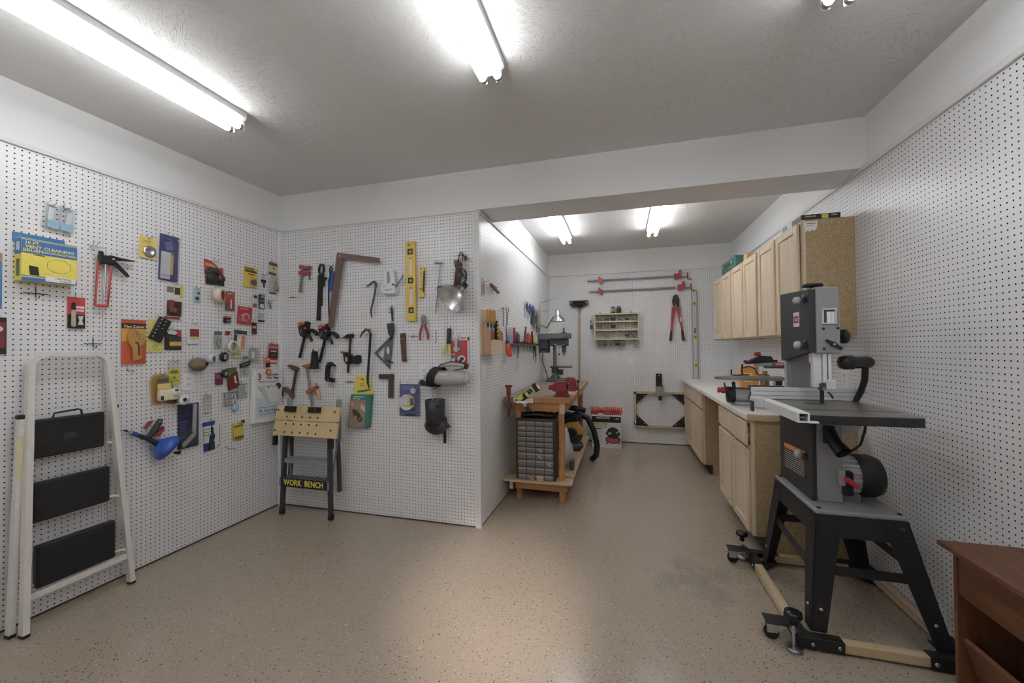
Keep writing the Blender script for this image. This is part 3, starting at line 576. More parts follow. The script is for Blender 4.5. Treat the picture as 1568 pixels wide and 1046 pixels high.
# vise
vs = thing('bench_vise', 'red bench vise bolted at the near corner of the workbench', 'vise', (.515, .70, .901))
R_ = '8c2029'
m = MB(); m.box(-.07, .055, -.05, .05, 0, .018, R_, .004); m.box(-.055, .045, -.045, .045, .018, .045, R_, .006); m.prism([(-.085, .045), (.04, .045), (.04, .135), (-.06, .125), (-.085, .10)], -.045, .045, R_, 'y'); m.box(-.12, -.08, -.025, .025, .055, .10, R_, .005); m.build('body', vs)
m = MB(); m.prism([(.055, .05), (.115, .05), (.125, .08), (.12, .14), (.10, .165), (.055, .17), (.03, .16), (.03, .135), (.06, .135)], -.045, .045, R_, 'y'); m.build('sliding_jaw', vs)
m = MB(); m.cyl((.03, 0, .085), (.07, 0, .085), .022, '4a4848m'); m.box(.042, .052, -.05, .05, .13, .16, '6b6968m'); m.build('screw_and_jaw', vs)
m = MB(); m.cyl((.125, 0, .07), (.145, 0, .07), .017, '5b5450m'); m.tube([(.138, -.012, .13), (.138, -.012, -.02), (.138, -.012, -.10)], .006, '6b4b3a', 8); m.ball((.138, -.012, .135), .012, '3a2f2b', 10); m.ball((.138, -.012, -.103), .011, '3a2f2b', 10); m.build('handle', vs)
m = MB(); m.cyl((-.055, -.035, .018), (-.055, -.035, .026), .008, 'c9c5bfm', n=6); m.build('bolt', vs); MB().cyl((.04, -.035, .018), (.04, -.035, .026), .008, 'c9c5bfm', n=6).build('bolt', vs)
# red pipe clamp hooked over the corner, and a drill in its holder
rc = thing('woodworking_clamp', 'worn red clamp fixed upright at the left corner of the workbench', 'clamp', (.058, .565, .80))
m = MB(); m.prism([(-.025, .205), (.035, .205), (.035, .19), (.022, .18), (.022, .12), (-.012, .12), (-.012, .18), (-.025, .19)], -.02, .012, '7a2c2b'); m.build('jaw', rc)
m = MB(); m.cyl((.005, -.004, .13), (.005, -.004, -.07), .011, '5a4137'); m.cyl((-.008, -.014, .17), (-.008, -.014, -.0), .004, 'b9b2a8m', n=8); m.box(-.012, .03, -.02, .012, .0, .06, '64483b', .004); m.build('pipe', rc)
dr = thing('cordless_drill', 'lime and black cordless drill resting in a white holder on the bench front', 'drill', (.20, .59, .905))
m = MB(); m.T = Matrix.Rotation(-.62, 4, 'Y'); m.cyl((-.075, -.03, .0), (.03, -.03, .0), .026, '26272a', n=14); m.box(-.06, .0, -.058, -.005, -.012, .03, 'c4d62c', .008); m.cyl((.03, -.03, 0), (.05, -.03, 0), .028, 'cfe03a', n=14); m.build('body', dr)
m = MB(); m.T = Matrix.Rotation(-.62, 4, 'Y'); m.box(.0, .10, -.05, -.012, -.008, .026, '222326', .008); m.cyl((.10, -.03, .008), (.115, -.03, .008), .032, 'c4d62c', n=14); m.box(.115, .15, -.055, -.006, -.03, .045, '1d1d20', .006); m.box(.15, .158, -.052, -.01, -.02, .02, 'd9d9d8', .002)
for i in range(3): m.ball((.03+i*.022, -.051, .012), .004, 'c9c9c9', 6)
m.build('handle_and_battery', dr)
m = MB(); m.tube([(-.02, -.03, -.03), (.005, -.03, -.065), (.02, -.03, -.085)], [.016, .013, .01], 'e0e0de', 10); m.tube([(.02, -.03, -.08), (.05, -.03, -.125)], .016, '1b1b1d', 10); m.build('chuck', dr)
m = MB(); m.box(-.10, .075, -.018, -.010, -.052, -.012, 'e9e8e4', .003); m.box(-.06, .04, -.062, -.018, -.052, -.044, 'e9e8e4', .002); m.box(-.06, .04, -.066, -.060, -.052, -.03, 'e9e8e4', .002)
for x in (-.088, .062): m.cyl((x, -.018, -.03), (x, -.021, -.03), .006, '8d8b86m', n=8)
m.build('holder', dr)

# miter saw, hose and bags on the lower shelf
ms = thing('miter_saw', 'yellow and black miter saw under the workbench', 'saw', (.47, 1.70, .201))
m = MB(); m.lathe([(0, 0), (.12, 0), (.125, .02), (.11, .05), (0, .05)], (0, 0, .012), '3a3a3c', 'z', 22); m.box(-.17, .115, .0, .06, .03, .055, '4b4b4d', .006); m.box(-.15, .10, -.14, -.10, .0, .03, '1d1d1e', .004); m.build('base', ms)
m = MB(); pts = [(.13*math.cos(a), .16+.13*math.sin(a)) for a in [math.pi*k/14 for k in range(15)]]; m.prism(pts, -.03, .02, 'e0a92e'); m.build('blade_guard', ms)
m = MB(); m.cyl((0, -.055, .17), (0, -.03, .17), .055, '2a2a2b', n=18); m.ring((0, -.06, .17), .066, .05, .02, '4a4438', 'y'); m.prism([(.12*math.cos(a), .16+.12*math.sin(a)) for a in [math.pi+math.pi*k/14 for k in range(15)]], -.012, .0, '55524dg'); m.build('blade_and_arbor', ms)
m = MB(); m.tube([(-.08, .02, .30), (.0, .02, .34), (.10, .02, .33)], .035, '232324', 12); m.box(-.13, .02, -.02, .09, .18, .30, '2a2a2c', .02); m.build('motor_and_handle', ms)
sv = thing('shop_vacuum', 'dark grey shop vacuum behind the miter saw under the workbench', 'vacuum', (.33, 2.03, .201))
m = MB(); m.lathe([(0, 0), (.14, 0), (.15, .02), (.15, .22), (.16, .24), (.15, .30), (.09, .345), (0, .35)], (0, 0, 0), '5d5f63', 'z', 24); m.build('tank', sv)
m = MB(); m.tube([(-.05, -.1, .33), (.05, -.10, .42), (.20, -.10, .40), (.27, -.1, .38)], .034, '1c1c1d', 12); m.build('handle', sv)
hs = thing('vacuum_hose', 'black vacuum hose curving off the shelf down to the floor', 'hose', (.60, 1.80, 0))
pts = []
P4 = [(-.2, .05, .50), (-.08, .03, .57), (.03, .02, .52), (.10, .02, .38), (.135, .02, .22), (.125, .03, .10), (.07, .05, .045)]
for i in range(len(P4)-1):
    for k in range(8): a = k/8; pts.append(tuple(P4[i][j]*(1-a)+P4[i+1][j]*a for j in range(3)))
m = MB(); m.tube(pts+[P4[-1]], [.030 if k % 2 else .034 for k in range(len(pts)+1)], '19191a', 12); m.build('tube', hs)
sb = thing('plastic_bag', 'crumpled silvery plastic bag beside the parts cabinet on the lower shelf', 'bag', (.50, .98, .202))
m = MB(); random.seed(3)
m.ball((0, 0, .19), (.035, .10, .185), 'c9ccd0g', 16); m.ball((.01, .05, .12), (.045, .09, .12), 'b9bcc1g', 14); m.build('bag', sb)
for i, v in enumerate(sb.children[0].data.vertices): v.co += Vector((random.uniform(-.008, .008), random.uniform(-.01, .01), random.uniform(-.008, .008) if v.co.z > .03 else 0))
MB().box(.045, .085, -.11, -.02, .0, .09, '4c4e52g', .012).build('tool_case', sb)

# drill press and clamp lamp
dp = thing('drill_press', 'dark grey bench drill press at the far end of the workbench', 'drill press', (.205, 2.18, .901))
DG = '4a4f57'
m = MB(); m.box(-.10, .20, -.09, .13, 0, .035, DG, .01); m.lathe([(.06, 0), (.055, .03), (.035, .05)], (0, 0, .035), DG, 'z', 18); m.build('base', dp)
MB().cyl((0, 0, .035), (0, 0, .53), .024, '8f9194m', n=16).build('column', dp)
m = MB(); m.cyl((0, 0, .10), (0, 0, .18), .045, '3b3f45'); m.box(-.06, .06, -.05, .05, .17, .19, '3b3f45', .006); m.lathe([(0, 0), (.095, 0), (.1, .006), (.1, .018), (0, .018)], (.12, 0, .172), '5b5e62', 'z', 24); m.box(.04, .10, -.04, .03, .085, .15, '3b3f45', .006); m.build('work_table', dp)
m = MB(); m.box(-.06, .17, -.055, .055, .44, .535, '4b4d51', .012); m.cyl((.115, 0, .36), (.115, 0, .45), .03, '55575b', n=14); m.build('head', dp)
m = MB(); m.T = Matrix.Translation((0, 0, 0)); m.prism([(-.20+.02, -.09), (.17, -.085), (.205, -.05), (.205, .05), (.17, .085), (-.18, .09), (-.195, .05), (-.195, -.05)], .535, .60, '5a626c', 'z'); m.build('belt_cover', dp)
m = MB(); m.cyl((-.13, 0, .36), (-.13, 0, .53), .068, '3a4250', n=18); m.box(-.19, -.07, -.075, -.06, .40, .50, '2c323c', .006); m.build('motor', dp)
m = MB(); m.cyl((.115, 0, .36), (.115, 0, .325), .02, 'a9abaem', r2=.014); m.cyl((.115, 0, .325), (.115, 0, .30), .006, 'c9c9c9m', n=8); m.build('chuck', dp)
m = MB(); m.cyl((.07, -.06, .43), (.07, -.085, .43), .02, 'aeb0b3m')
for a in (.5, 2.6, 4.7): m.tube([(.07, -.08, .43), (.07+.085*math.cos(a), -.095, .43+.085*math.sin(a))], .005, 'c0c1c4m', 6); m.ball((.07+.09*math.cos(a), -.096, .43+.09*math.sin(a)), .012, '18181a', 8)
m.build('feed_handle', dp)
m = MB(); m.lathe([(.04, 0), (.038, .008), (.012, .012), (.008, .05), (.012, .07), (0, .074)], (.115, 0, .60), '1c1d1f', 'z', 14); m.build('spindle_cap', dp)
m = MB(); m.ball((-.07, -.02, .608), (.03, .03, .018), 'e2d53a', 10); m.build('yellow_knob', dp)
MB().tube([(-.15, 0, .37), (-.17, .04, .25), (-.12, .06, .10), (-.10, .06, .01)], .006, '2a2a2c', 6).build('power_cord', dp)
la = thing('task_lamp', 'silver reflector task lamp on a jointed arm above the drill press', 'lamp', (.002, 2.20, 1.60))
m = MB(); m.lathe([(.085, 0), (.083, .012), (.065, .045), (.04, .075), (.028, .085), (.028, .125), (.02, .145), (0, .15)], (.25, -.02, .05), 'b9bcbfm', (-.05, 0, 1), 24); m.lathe([(0, .03), (.05, .03), (.08, .004)], (.25, -.02, .05), 'd9dadc', (-.05, 0, 1), 20); m.build('reflector', la)
m = MB(); m.cyl((.23, -.02, .20), (.232, -.02, .165), .014, '1d1d1f'); m.build('socket', la)
m = MB()
for off in (0, .02): m.tube([(.02, 0, .0+off), (.10, 0, -.03+off*.5), (.18, -.01, .10+off*.3), (.215, -.015, .13)], .005, '5a5c60m', 6)
m.tube([(.012, 0, -.05), (.012, 0, .26), (.02, 0, .30), (.20, 0, .345)], .005, 'b9bbbfm', 6); m.tube([(.02, 0, .19), (.12, -.005, .19)], .004, '9a9c9fm', 6); m.box(.0, .02, -.03, .03, -.08, -.02, '8d8f93m', .003); m.build('arm', la)
ss = thing('metal_strip', 'row of grey metal saw blades hanging by the drill press', 'blade', (.006, 1.93, 1.66), R90)
for i in range(3): MB().box(-.05+i*.12, .03+i*.12, -.008-.008*i, -.004-.008*i, -.14, .13, ('c2c3bf', 'a9aaa8', 'cfd0cc')[i]+'m', .001).build('blade', ss)

# ------------------------------------------------------------------ step ladder leaning on the left wall
ld = thing('step_ladder', 'cream steel step ladder with three black ribbed treads folded against the left wall', 'ladder', (0, 0, 0))
LC = 'dedad3g'
def sq_tube(m, pts, w, d, code):
    """a rectangular tube swept along pts, wide along y and deep along x"""
    vs = []; pts = [Vector(p) for p in pts]
    for i, p in enumerate(pts):
        a = pts[max(i-1, 0)]; b = pts[min(i+1, len(pts)-1)]; t = (b-a).normalized(); nx = Vector((1, 0, .05)); s_ = t.cross(nx).normalized(); nx = s_.cross(t).normalized()
        vs += [p+nx*(u*d/2)+s_*(v*w/2) for u, v in ((-1, -1), (1, -1), (1, 1), (-1, 1))]
    n = len(pts); fs = [(i*4+k, i*4+(k+1) % 4, i*4+4+(k+1) % 4, i*4+4+k) for i in range(n-1) for k in range(4)]+[(3, 2, 1, 0), (n*4-4, n*4-3, n*4-2, n*4-1)]
    m.add(vs, fs, code)
def lx(z): return XL+.150-(.150-.050)*z/1.33
L0, L1, R1, R0 = (-1.585, .012), (-1.53, 1.25), (-1.222, 1.25), (-1.15, .012)
pts = [(lx(.012), *L0), (lx(1.22), -1.531, 1.22)]
for k in range(1, 7): a = math.pi-k*R90/6; pts.append((lx(1.28), -1.465+.066*math.cos(a), 1.255+.066*math.sin(a)))
for k in range(1, 7): a = R90-k*R90/6; pts.append((lx(1.28), -1.288+.066*math.cos(a), 1.255+.066*math.sin(a)))
pts += [(lx(1.22), -1.221, 1.22), (lx(.012)-.025, *R0)]
m = MB(); sq_tube(m, pts, .024, .034, LC); m.build('front_frame', ld)
m = MB(); sq_tube(m, [(XL+.085, -1.602, .012), (XL+.055, -1.560, 1.01)], .022, .03, LC); m.build('rear_leg', ld)
m = MB(); sq_tube(m, [(XL+.065, -1.125, .05), (XL+.055, -1.192, 1.01)], .022, .03, LC); m.build('rear_leg', ld)
for (y, z, x) in ((-1.585, .006, lx(0)), (-1.15, .006, lx(0)-.025), (-1.602, .006, XL+.085)):
    MB().box(x-.018, x+.018, y-.014, y+.014, 0, .016, '1b1b1b', .003).build('rubber_foot', ld)
for y, z in ((-1.560, 1.02), (-1.192, 1.018)): MB().box(XL+.038, XL+.07, y-.014, y+.014, z-.01, z+.012, '1b1b1b', .004).build('hinge_cap', ld)
def ledge(z, w, code=LC, r=.008):
    k = z/1.25; yl = L0[0]+(L1[0]-L0[0])*k; yr = R0[0]+(R1[0]-R0[0])*k
    m = MB(); m.cyl((lx(z)-.012, yl, z), (lx(z)-.034, yl+.03, z+.008), r, code, n=10); m.cyl((lx(z)-.034, yl+.03, z+.008), (lx(z)-.038, yr-.03, z+.008), r, code, n=10); m.cyl((lx(z)-.038, yr-.03, z+.008), (lx(z)-.018, yr, z), r, code, n=10); m.build('cross_bar', ld)
for z in (.812, .508, .198): ledge(z, 0)
m = MB(); sq_tube(m, [(lx(.15)-.01, -1.576, .165), (lx(.15)-.018, -1.158, .165)], .03, .006, LC); m.build('cross_bar', ld)
for i, (zt, zb) in enumerate(((1.0, .808), (.697, .502), (.395, .188))):
    y0, y1 = ((-1.545, -1.25), (-1.54, -1.238), (-1.535, -1.225))[i]
    m = MB(); X = lx((zt+zb)/2)-.012; m.box(X-.02, X+.012, y0, y1, zb, zt, '1d1d1f', .006)
    n = 17
    for k in range(n): z = zb+.012+(zt-zb-.024)*k/(n-1); m.box(X+.012, X+.0155, y0+.01, y1-.006, z-.0028, z+.0028, '2a2a2c')
    tr = m.build('tread', ld); tr['label'] = 'black ribbed rubber tread'
    if i == 0:
        MB().tube([(X, -1.455, zt-.005), (X, -1.45, zt+.022), (X, -1.36, zt+.03), (X, -1.345, zt+.024), (X, -1.342, zt-.005)], .005, '171718', 8).build('carry_handle', tr)
        MB().box(X+.0155, X+.017, -1.42, -1.37, .885, .915, '3a3a3d', .0006).build('badge', tr)
for y in (-1.536, -1.243): MB().cyl((lx(.6)-.03, y-.002, .98), (lx(.6)-.03, y-(.004 if y < -1.4 else -.012), .32), .003, 'c9c6bdm', n=8).build('stay_rod', ld)
MB().box(XL+.074, XL+.0785, -1.582, -1.562, .70, .93, 'd9cfa8').build('paper_label', ld)

# ------------------------------------------------------------------ folding workbench in the corner
fb = thing('folding_workbench', 'folded portable workbench with tan slotted tops and black legs in the corner', 'workbench', (0, 0, 0))
def fby(z): return -.15-(.875-z)*.21           # the folded tops lean back on the wall
tl = math.atan(.21)
for z0, z1, nm in ((.763, .875, 0), (.643, .757, 1)):
    t2 = MB(); t2.T = Matrix.Translation((-1.405, fby((z0+z1)/2)+.012, (z0+z1)/2)) @ Matrix.Rotation(-tl, 4, 'X')
    h = (z1-z0)/2/math.cos(tl); t2.box(-.303, .303, -.011, .011, -h, h, 'd3b884', .002)
    xs = (-.19, -.115, -.04, .035, .11)
    for x, zz in [(x, -.03) for x in xs]+([(-.285, .02), (.26, .02)] if nm == 0 else [(x+.0, .035) for x in xs]+[(-.285, -.02), (.245, -.0)]):
        t2.cyl((x, -.0115, zz), (x, -.0100, zz), .0085, '1b1714', n=12)
    if nm == 0: t2.ring((-.03, -.0118, .03), .036, .034, .0012, '8c6a3a', 'y', 28)
    t2.build('bench_top', fb)
for x, w in ((-1.585, .055), (-1.535, .05), (-1.36, .045), (-1.295, .05)):
    m = MB(); m.T = Matrix.Translation((x, fby(.855)-.004, .853)) @ Matrix.Rotation(-tl, 4, 'X'); m.prism([(-w/2, -.022), (w/2, -.022), (w/2, .022), (-w/2, .022), (-w/2+.008, .01), (-w/2+.002, 0), (-w/2+.008, -.01)], -.022, .0, '17181a'); m.cyl((0, 0, 0), (0, .012, 0), .007, '17181a', n=8); m.build('clamp_dog', fb)
for sx in (-1, 1):
    bx = -1.405+sx*.22
    m = MB(); sq_tube(m, [(-1.42+sx*.235, -.155, .02), (-1.405+sx*.222, -.165, .34), (-1.405+sx*.215, -.155, .65)], .034, .024, '36393d'); m.build('front_leg', fb)
    MB().box(-1.42+sx*.235-.021, -1.42+sx*.235+.021, -.172, -.138, 0, .045, '141415', .006).build('foot', fb)
    m = MB(); sq_tube(m, [(-1.405+sx*.245, -.085, .20), (-1.405+sx*.235, -.08, .42), (-1.405+sx*.225, -.085, .66)], .03, .02, '36393d'); m.build('rear_leg', fb)
    m = MB(); sq_tube(m, [(-1.405+sx*.20, -.115, .30), (-1.405+sx*.24, -.10, .62)], .014, .008, '85898d'); m.build('strut', fb)
    m = MB(); m.box(bx-.025 if sx < 0 else bx+.015, bx+.02 if sx < 0 else bx+.06, -.115, -.10, .865, .935, '8a8f93', .003); m.box(bx-.02 if sx < 0 else bx+.02, bx+.015 if sx < 0 else bx+.055, -.118, -.10, .60, .87, '6d7276'); m.build('hinge_bracket', fb)
    m = MB(); m.T = Matrix.Translation((bx+sx*.05-.02, fby(.62), .595)); m.box(-.012, .012, 0, .04, -.035, .04, '18191b', .004); m.build('clamp_handle', fb)
m = MB(); m.box(-1.605, -1.215, -.18, -.10, .452, .458, '878b8f'); m.box(-1.605, -1.215, -.183, -.179, .425, .458, '878b8f'); m.build('step', fb)
m = MB(); m.box(-1.64, -1.195, -.185, -.182, .235, .305, '17181a'); m.box(-1.64, -1.195, -.182, -.10, .30, .304, '7b8084')
for i in range(8): m.box(-1.60+i*.05, -1.575+i*.05, -.18, -.11, .3038, .3048, '2a2b2d')
for a in (-1.655, -1.195): m.box(a, a+.015, -.186, -.12, .235, .306, '878b8f', .002)
ap = m.build('apron', fb)
m = MB(); m.text('WORK  BENCH', -1.418, .270, .064, .1862, 'f0d82a', sx=.86); m.build('lettering', ap)['label'] = 'yellow WORK BENCH lettering'
MB().box(-1.632, -1.618, -.179, -.176, .36, .40, 'd9d9d6').build('sticker', fb)

# ------------------------------------------------------------------ things hanging on the pegboards
def shape(m, k, a, w, h, code):
    """one primitive on a wall: x right, z up, d out of the wall; x, z in units of (w, h), radii and d in metres"""
    X = lambda v: v*w
    Zz = lambda v: v*h
    if k == 'b': m.box(X(a[0]-a[2]/2), X(a[0]+a[2]/2), -a[5], -a[4], Zz(a[1]-a[3]/2), Zz(a[1]+a[3]/2), code, a[6] if len(a) > 6 else 0)
    elif k == 'p': m.prism([(X(x), Zz(z)) for x, z in a[0]], -a[2], -a[1], code)
    elif k == 'c': m.cyl((X(a[0]), -a[3], Zz(a[1])), (X(a[0]), -a[4], Zz(a[1])), a[2], code, a[5] if len(a) > 5 else None, 20)
    elif k == 'h': m.ring((X(a[0]), -a[5], Zz(a[1])), a[2], a[3], a[5]-a[4], code, 'y', 24)
    elif k == 'k': m.tube([(X(x), -d, Zz(z)) for x, z, d in a[0]], a[1], code, a[2] if len(a) > 2 else 8)
    elif k == 't': m.text(a[0], X(a[1]), Zz(a[2]), a[3], a[4], code, sx=a[5] if len(a) > 5 else 1)
    elif k == 's': m.ball((X(a[0]), -a[2], Zz(a[1])), (a[3], a[5], a[4]), code, 14)
    elif k == 'o': m.torus((X(a[0]), -a[2], Zz(a[1])), a[3], a[4], code, 'y', 24, 8)
    elif k == 'f': m.lathe(a[3], (X(a[0]), -a[2], Zz(a[1])), code, a[4] if len(a) > 4 else 'y', 22)
HG = 'peg hooks in use'
def hook(wall, u, z, what, L=.05, code='a3a5a8m', up=.014):
    f, rz = WALL[wall]
    m = MB(); m.tube([(0, -.002, .028), (0, -.003, .004), (0, -.010, 0), (0, -L+.008, 0), (0, -L, .004), (0, -L-.001, up)], .0018, code, 6)
    o = m.build('peg_hook'); o.location = f(u, z); o.rotation_euler = (0, 0, rz)
    tag(o, ('thin steel wire peg hook holding up the %s' % what) if what else None, 'hook', HG if what else None); return o
def item(name, label, cat, wall, u, z, w, h, specs, tilt=0, hk=None, group=None, d0=0, rx=0, hx=0):
    f, rz = WALL[wall]
    t = thing(name, label, cat, f(u, z, d0), rz, group, math.radians(tilt), rx)
    cur = None; cn = None
    for sp in specs:
        if sp[0] != '+':
            if cur: cur.build(cn, t)
            cur = MB(); cn = sp[0]
        code = sp[-1] if isinstance(sp[-1], str) else sp[-2]         # a bevel or segment count may follow the colour
        shape(cur, sp[1], sp[2:-1] if isinstance(sp[-1], str) else tuple(sp[2:-2])+(sp[-1],), w, h, code)
    cur.build(cn, t)
    if hk: hook(wall, u+hx, z+h*.5-.008 if abs(h) < .99 else z+hx*0, hk)
    return t
def card(c, d=.010, th=.0012): return ('card', 'b', 0, 0, 1, 1, d-th, d, c)
def pr(x, z, w, h, c, d=.0104): return ('printed_panel', 'b', x, z, w, h, .010, d, c)
def bub(x, z, w, h, dep, c='ffffffc'): return ('blister', 'b', x, z, w, h, .0102, .010+dep, c, )
def lines(n, x, z, w, h, c='777777', d=.0106):
    """printed text lines too small to read"""
    return [('printed_text' if i == 0 else '+', 'b', x, z+h/2-h*(i+.5)/n, w*(1 if i % 3 else .8), h/n*.45, .0102, d, c) for i in range(n)]
I_ = item
# ---- left wall, top left first
I_('clear_blister_pack', 'clear plastic blister pack with blue label, first of two above the yellow box', 'package', 'L', -1.437, 2.037, .063, .136,
   [('shell', 'b', 0, 0, 1, 1, .004, .024, 'f4f7faC'.lower()), ('tool', 'b', -.1, .1, .3, .5, .008, .018, 'dfe3e6'), ('label', 'b', .08, -.3, .7, .3, .0242, .0248, '8fb4cf'), ('hang_tab', 'b', 0, .5, .6, .12, .012, .013, 'e8eef2')], tilt=6, hk='first clear blister pack')
I_('clear_blister_pack', 'clear plastic blister pack with blue label, second of two nearer the caulking gun', 'package', 'L', -1.381, 2.034, .063, .14,
   [('shell', 'b', 0, 0, 1, 1, .006, .028, 'f4f7fac'), ('tool', 'b', .1, .08, .35, .5, .01, .02, 'd5dadd'), ('label', 'b', .05, -.3, .75, .28, .0282, .0288, '86aecb'), ('hang_tab', 'b', 0, .52, .6, .12, .016, .017, 'e8eef2')], tilt=8, hk='second clear blister pack')
Y, BL = 'ecd836', '2c6fb0'
bxs = [('carton', 'b', 0, 0, 1, 1, .004, .06, Y, .001), ('hang_tab', 'b', -.07, .53, .93, .22, .002, .004, BL),
       ('printed_panel', 'b', 0, .32, 1, .36, .0602, .0606, BL), ('printed_band', 'b', 0, -.46, 1, .08, .0602, .0606, BL), ('printed_band', 'b', 0, -.385, 1, .02, .0602, .0606, BL)]
bxs += [('+', 'b', 0, .48-i*.024, 1, .010, .0607, .061, Y) for i in range(2)]+[('+', 'b', .17, .225-i*.026, .62, .010, .0607, .061, Y) for i in range(2)]
bxs += [('side_print', 'b', -.4995, .3, .004, .38, .008, .058, BL), ('+', 'b', -.5015, .3, .003, .2, .02, .045, 'c9d2dc'), ('+', 'b', -.5015, -.2, .003, .4, .02, .045, '6b6a34')]
bxs += [('lettering', 't', '10 FT.', -.32, .385, .021, .0612, Y, ), ('+', 't', 'VENT CLEANING', -.0, .295, .021, .0612, 1.12, Y), ('+', 't', 'BRUSH', -.31, .21, .021, .0612, 1.1, Y)]
bxs = [b if b[0:2] != ('lettering', 't') else b for b in bxs]
bxs += [('brush_picture', 'k', [(.16+.235*math.cos(a/8*math.pi*2-.4), -.08+.17*math.sin(a/8*math.pi*2-.4), .061) for a in range(9)], .0012, '9aa59a'), ('+', 'b', -.2, .12, .2, .02, .0606, .061, '3a3a2a'), ('+', 'p', [(-.36, -.36), (-.20, -.36), (-.22, -.16), (-.38, -.14)], .0606, .0612, '1f2a20'), ('+', 'b', -.2, -.3, .36, .006, .0606, .061, '8a8f3a')]
bxs += [('price_label', 'b', .19, -.41, .56, .13, .0608, .0614, 'e9e9e6'), ('label_text', 't', 'CENTRAL', .24, -.385, .013, .0616, 1.15, '8a8a86'), ('+', 't', 'FORGE', .28, -.445, .012, .0616, 1.15, '8a8a86')]
I_('brush_kit_box', 'yellow and blue vent cleaning brush box high on the left wall', 'box', 'L', -1.462, 1.791, .203, .21, bxs, hk='yellow vent brush box')
I_('tool_package', 'blue package cut off by the frame edge on the left wall', 'package', 'L', -1.632, 1.676, .055, .268, [card('3c7fb2'), pr(.1, .42, .8, .16, 'b08a5a'), bub(-.1, -.05, .6, .5, .02)], hk='blue package at the frame edge')
I_('tool_package', 'dark red and black plier package above the step ladder at the frame edge', 'package', 'L', -1.628, 1.414, .078, .175, [card('2a2224'), pr(0, .02, .9, .7, '7d2a34'), ('pliers', 'p', [(.0, -.3), (.12, -.3), (.1, .05), (.2, .25), (.05, .3), (-.02, .06)], .011, .024, 'b5b8bc'), ('+', 'c', .12, .18, .012, .011, .026, 'd5d7da')], hk='dark red plier package')
I_('marker_package', 'red and black card with a beige marker, below the yellow brush box', 'package', 'L', -1.336, 1.545, .072, .17, [card('c23a3a'), pr(0, -.28, 1, .44, '252223'), ('marker', 'c', -.22, 0, .001, .011, .012, 'b5a994'), ('+', 'b', -.22, -.18, .26, .55, .011, .026, 'b9ad97', .006), ('cap', 'b', -.22, .2, .2, .24, .011, .026, '1d1d1e', .004), ('printed_text', 'b', .2, .18, .5, .07, .0102, .0108, 'f0dede'), ('+', 'b', .2, .08, .45, .06, .0102, .0108, 'f0dede'), ('+', 'p', [(.08, -.1), (.4, -.1), (.32, -.24), (.4, -.38), (.08, -.38), (.16, -.24)], .0102, .0108, 'd9d9d9')], hk='marker card')
# caulking gun
RD = 'c24a44'
I_('caulking_gun', 'red frame caulking gun with black trigger hanging on the left wall', 'tool', 'L', -1.225, 1.73, 1, 1,
   [('frame', 'k', [(-.030, .12, .03), (-.043, -.13, .03), (.012, -.135, .03), (.03, .11, .03)], .0055, RD), ('+', 'b', -.015, -.137, .06, .016, .02, .04, RD, .003),
    ('push_rod', 'k', [(.002, .17, .035), (-.006, -.125, .035)], .0042, 'c9cbcdm'), ('+', 'k', [(.002, .17, .035), (-.0, .19, .033), (-.05, .197, .02), (-.06, .19, .012)], .004, 'b9bbbdm'),
    ('body', 'b', .002, .125, .07, .05, .022, .046, '1e1e20', .006), ('+', 'b', -.02, .145, .02, .05, .024, .042, '1e1e20', .004), ('handle', 'p', [(.02, .155), (.06, .15), (.135, .147), (.138, .142), (.07, .132), (.03, .125)], .024, .044, '1c1c1e'), ('trigger', 'p', [(.03, .13), (.05, .12), (.105, .06), (.112, .045), (.1, .045), (.06, .085), (.025, .11)], .026, .042, '1c1c1e'), ('rivet', 'c', .03, .135, .006, .046, .048, 'd9d9d9m')])
hook('L', -1.262, 1.93, 'red caulking gun', .04)
for n, (u, z, wd) in enumerate(((-1.489, 1.631, .045), (-1.263, 1.379, .04))):
    m = MB(); m.tube([(-wd, -.006, 0), (wd, -.006, 0)], .002, '3a3a3c', 6); m.tube([(0, -.003, .035), (0, -.006, -.02), (0, -.03, -.026), (0, -.034, -.012)], .002, '3a3a3c', 6); o = m.build('double_hook'); o.location = WALL['L'][0](u, z); o.rotation_euler = (0, 0, R90)
    tag(o, ('empty dark cross shaped peg hook under the yellow brush box', 'empty dark cross shaped peg hook just above the step ladder')[n], 'hook')
I_('disc_package', 'yellow card holding a round metal disc near the top of the left wall', 'package', 'L', -1.0, 1.98, .092, .135, [card('e2c65a'), ('blade_disc', 'f', .08, -.17, .011, [(0, 0), (.014, 0), (.02, -.006), (.034, -.008), (.036, 0)], 'c5c7c9m'), ('printed_text', 'b', -.1, .3, .5, .02, .0102, .0108, '8a6a2a'), ('+', 'b', -.1, .24, .45, .02, .0102, .0108, '8a6a2a')], tilt=3, hk='yellow disc card')
I_('saw_blade_package', 'tall violet blue blister pack with cream booklet', 'package', 'L', -.882, 1.94, .113, .299, [card('4b4d86'), ('blister', 'b', 0, 0, .98, .98, .0102, .026, 'c9cdecc'), ('booklet', 'b', -.18, -.13, .5, .5, .012, .016, 'd9d8cc'), ('printed_panel', 'b', .14, -.12, .14, .48, .012, .0164, 'd8b23c'), ('+', 'b', .14, .1, .14, .07, .0165, .0168, '4d9a5a'), ('+', 'b', -.18, -.43, .5, .08, .012, .016, 'c9cad0'), ('blade', 'p', [(-.3, .42), (.05, .42), (.2, .2), (-.2, .16)], .012, .018, '6d72a8'), ('+', 'p', [(-.3, .4), (.1, .38), (-.25, .34)], .018, .02, '33345c'), ('yellow_corner', 'p', [(.3, .44), (.46, .42), (.46, .34)], .0262, .0268, 'cdb85a')], tilt=2, hk='violet blade pack')
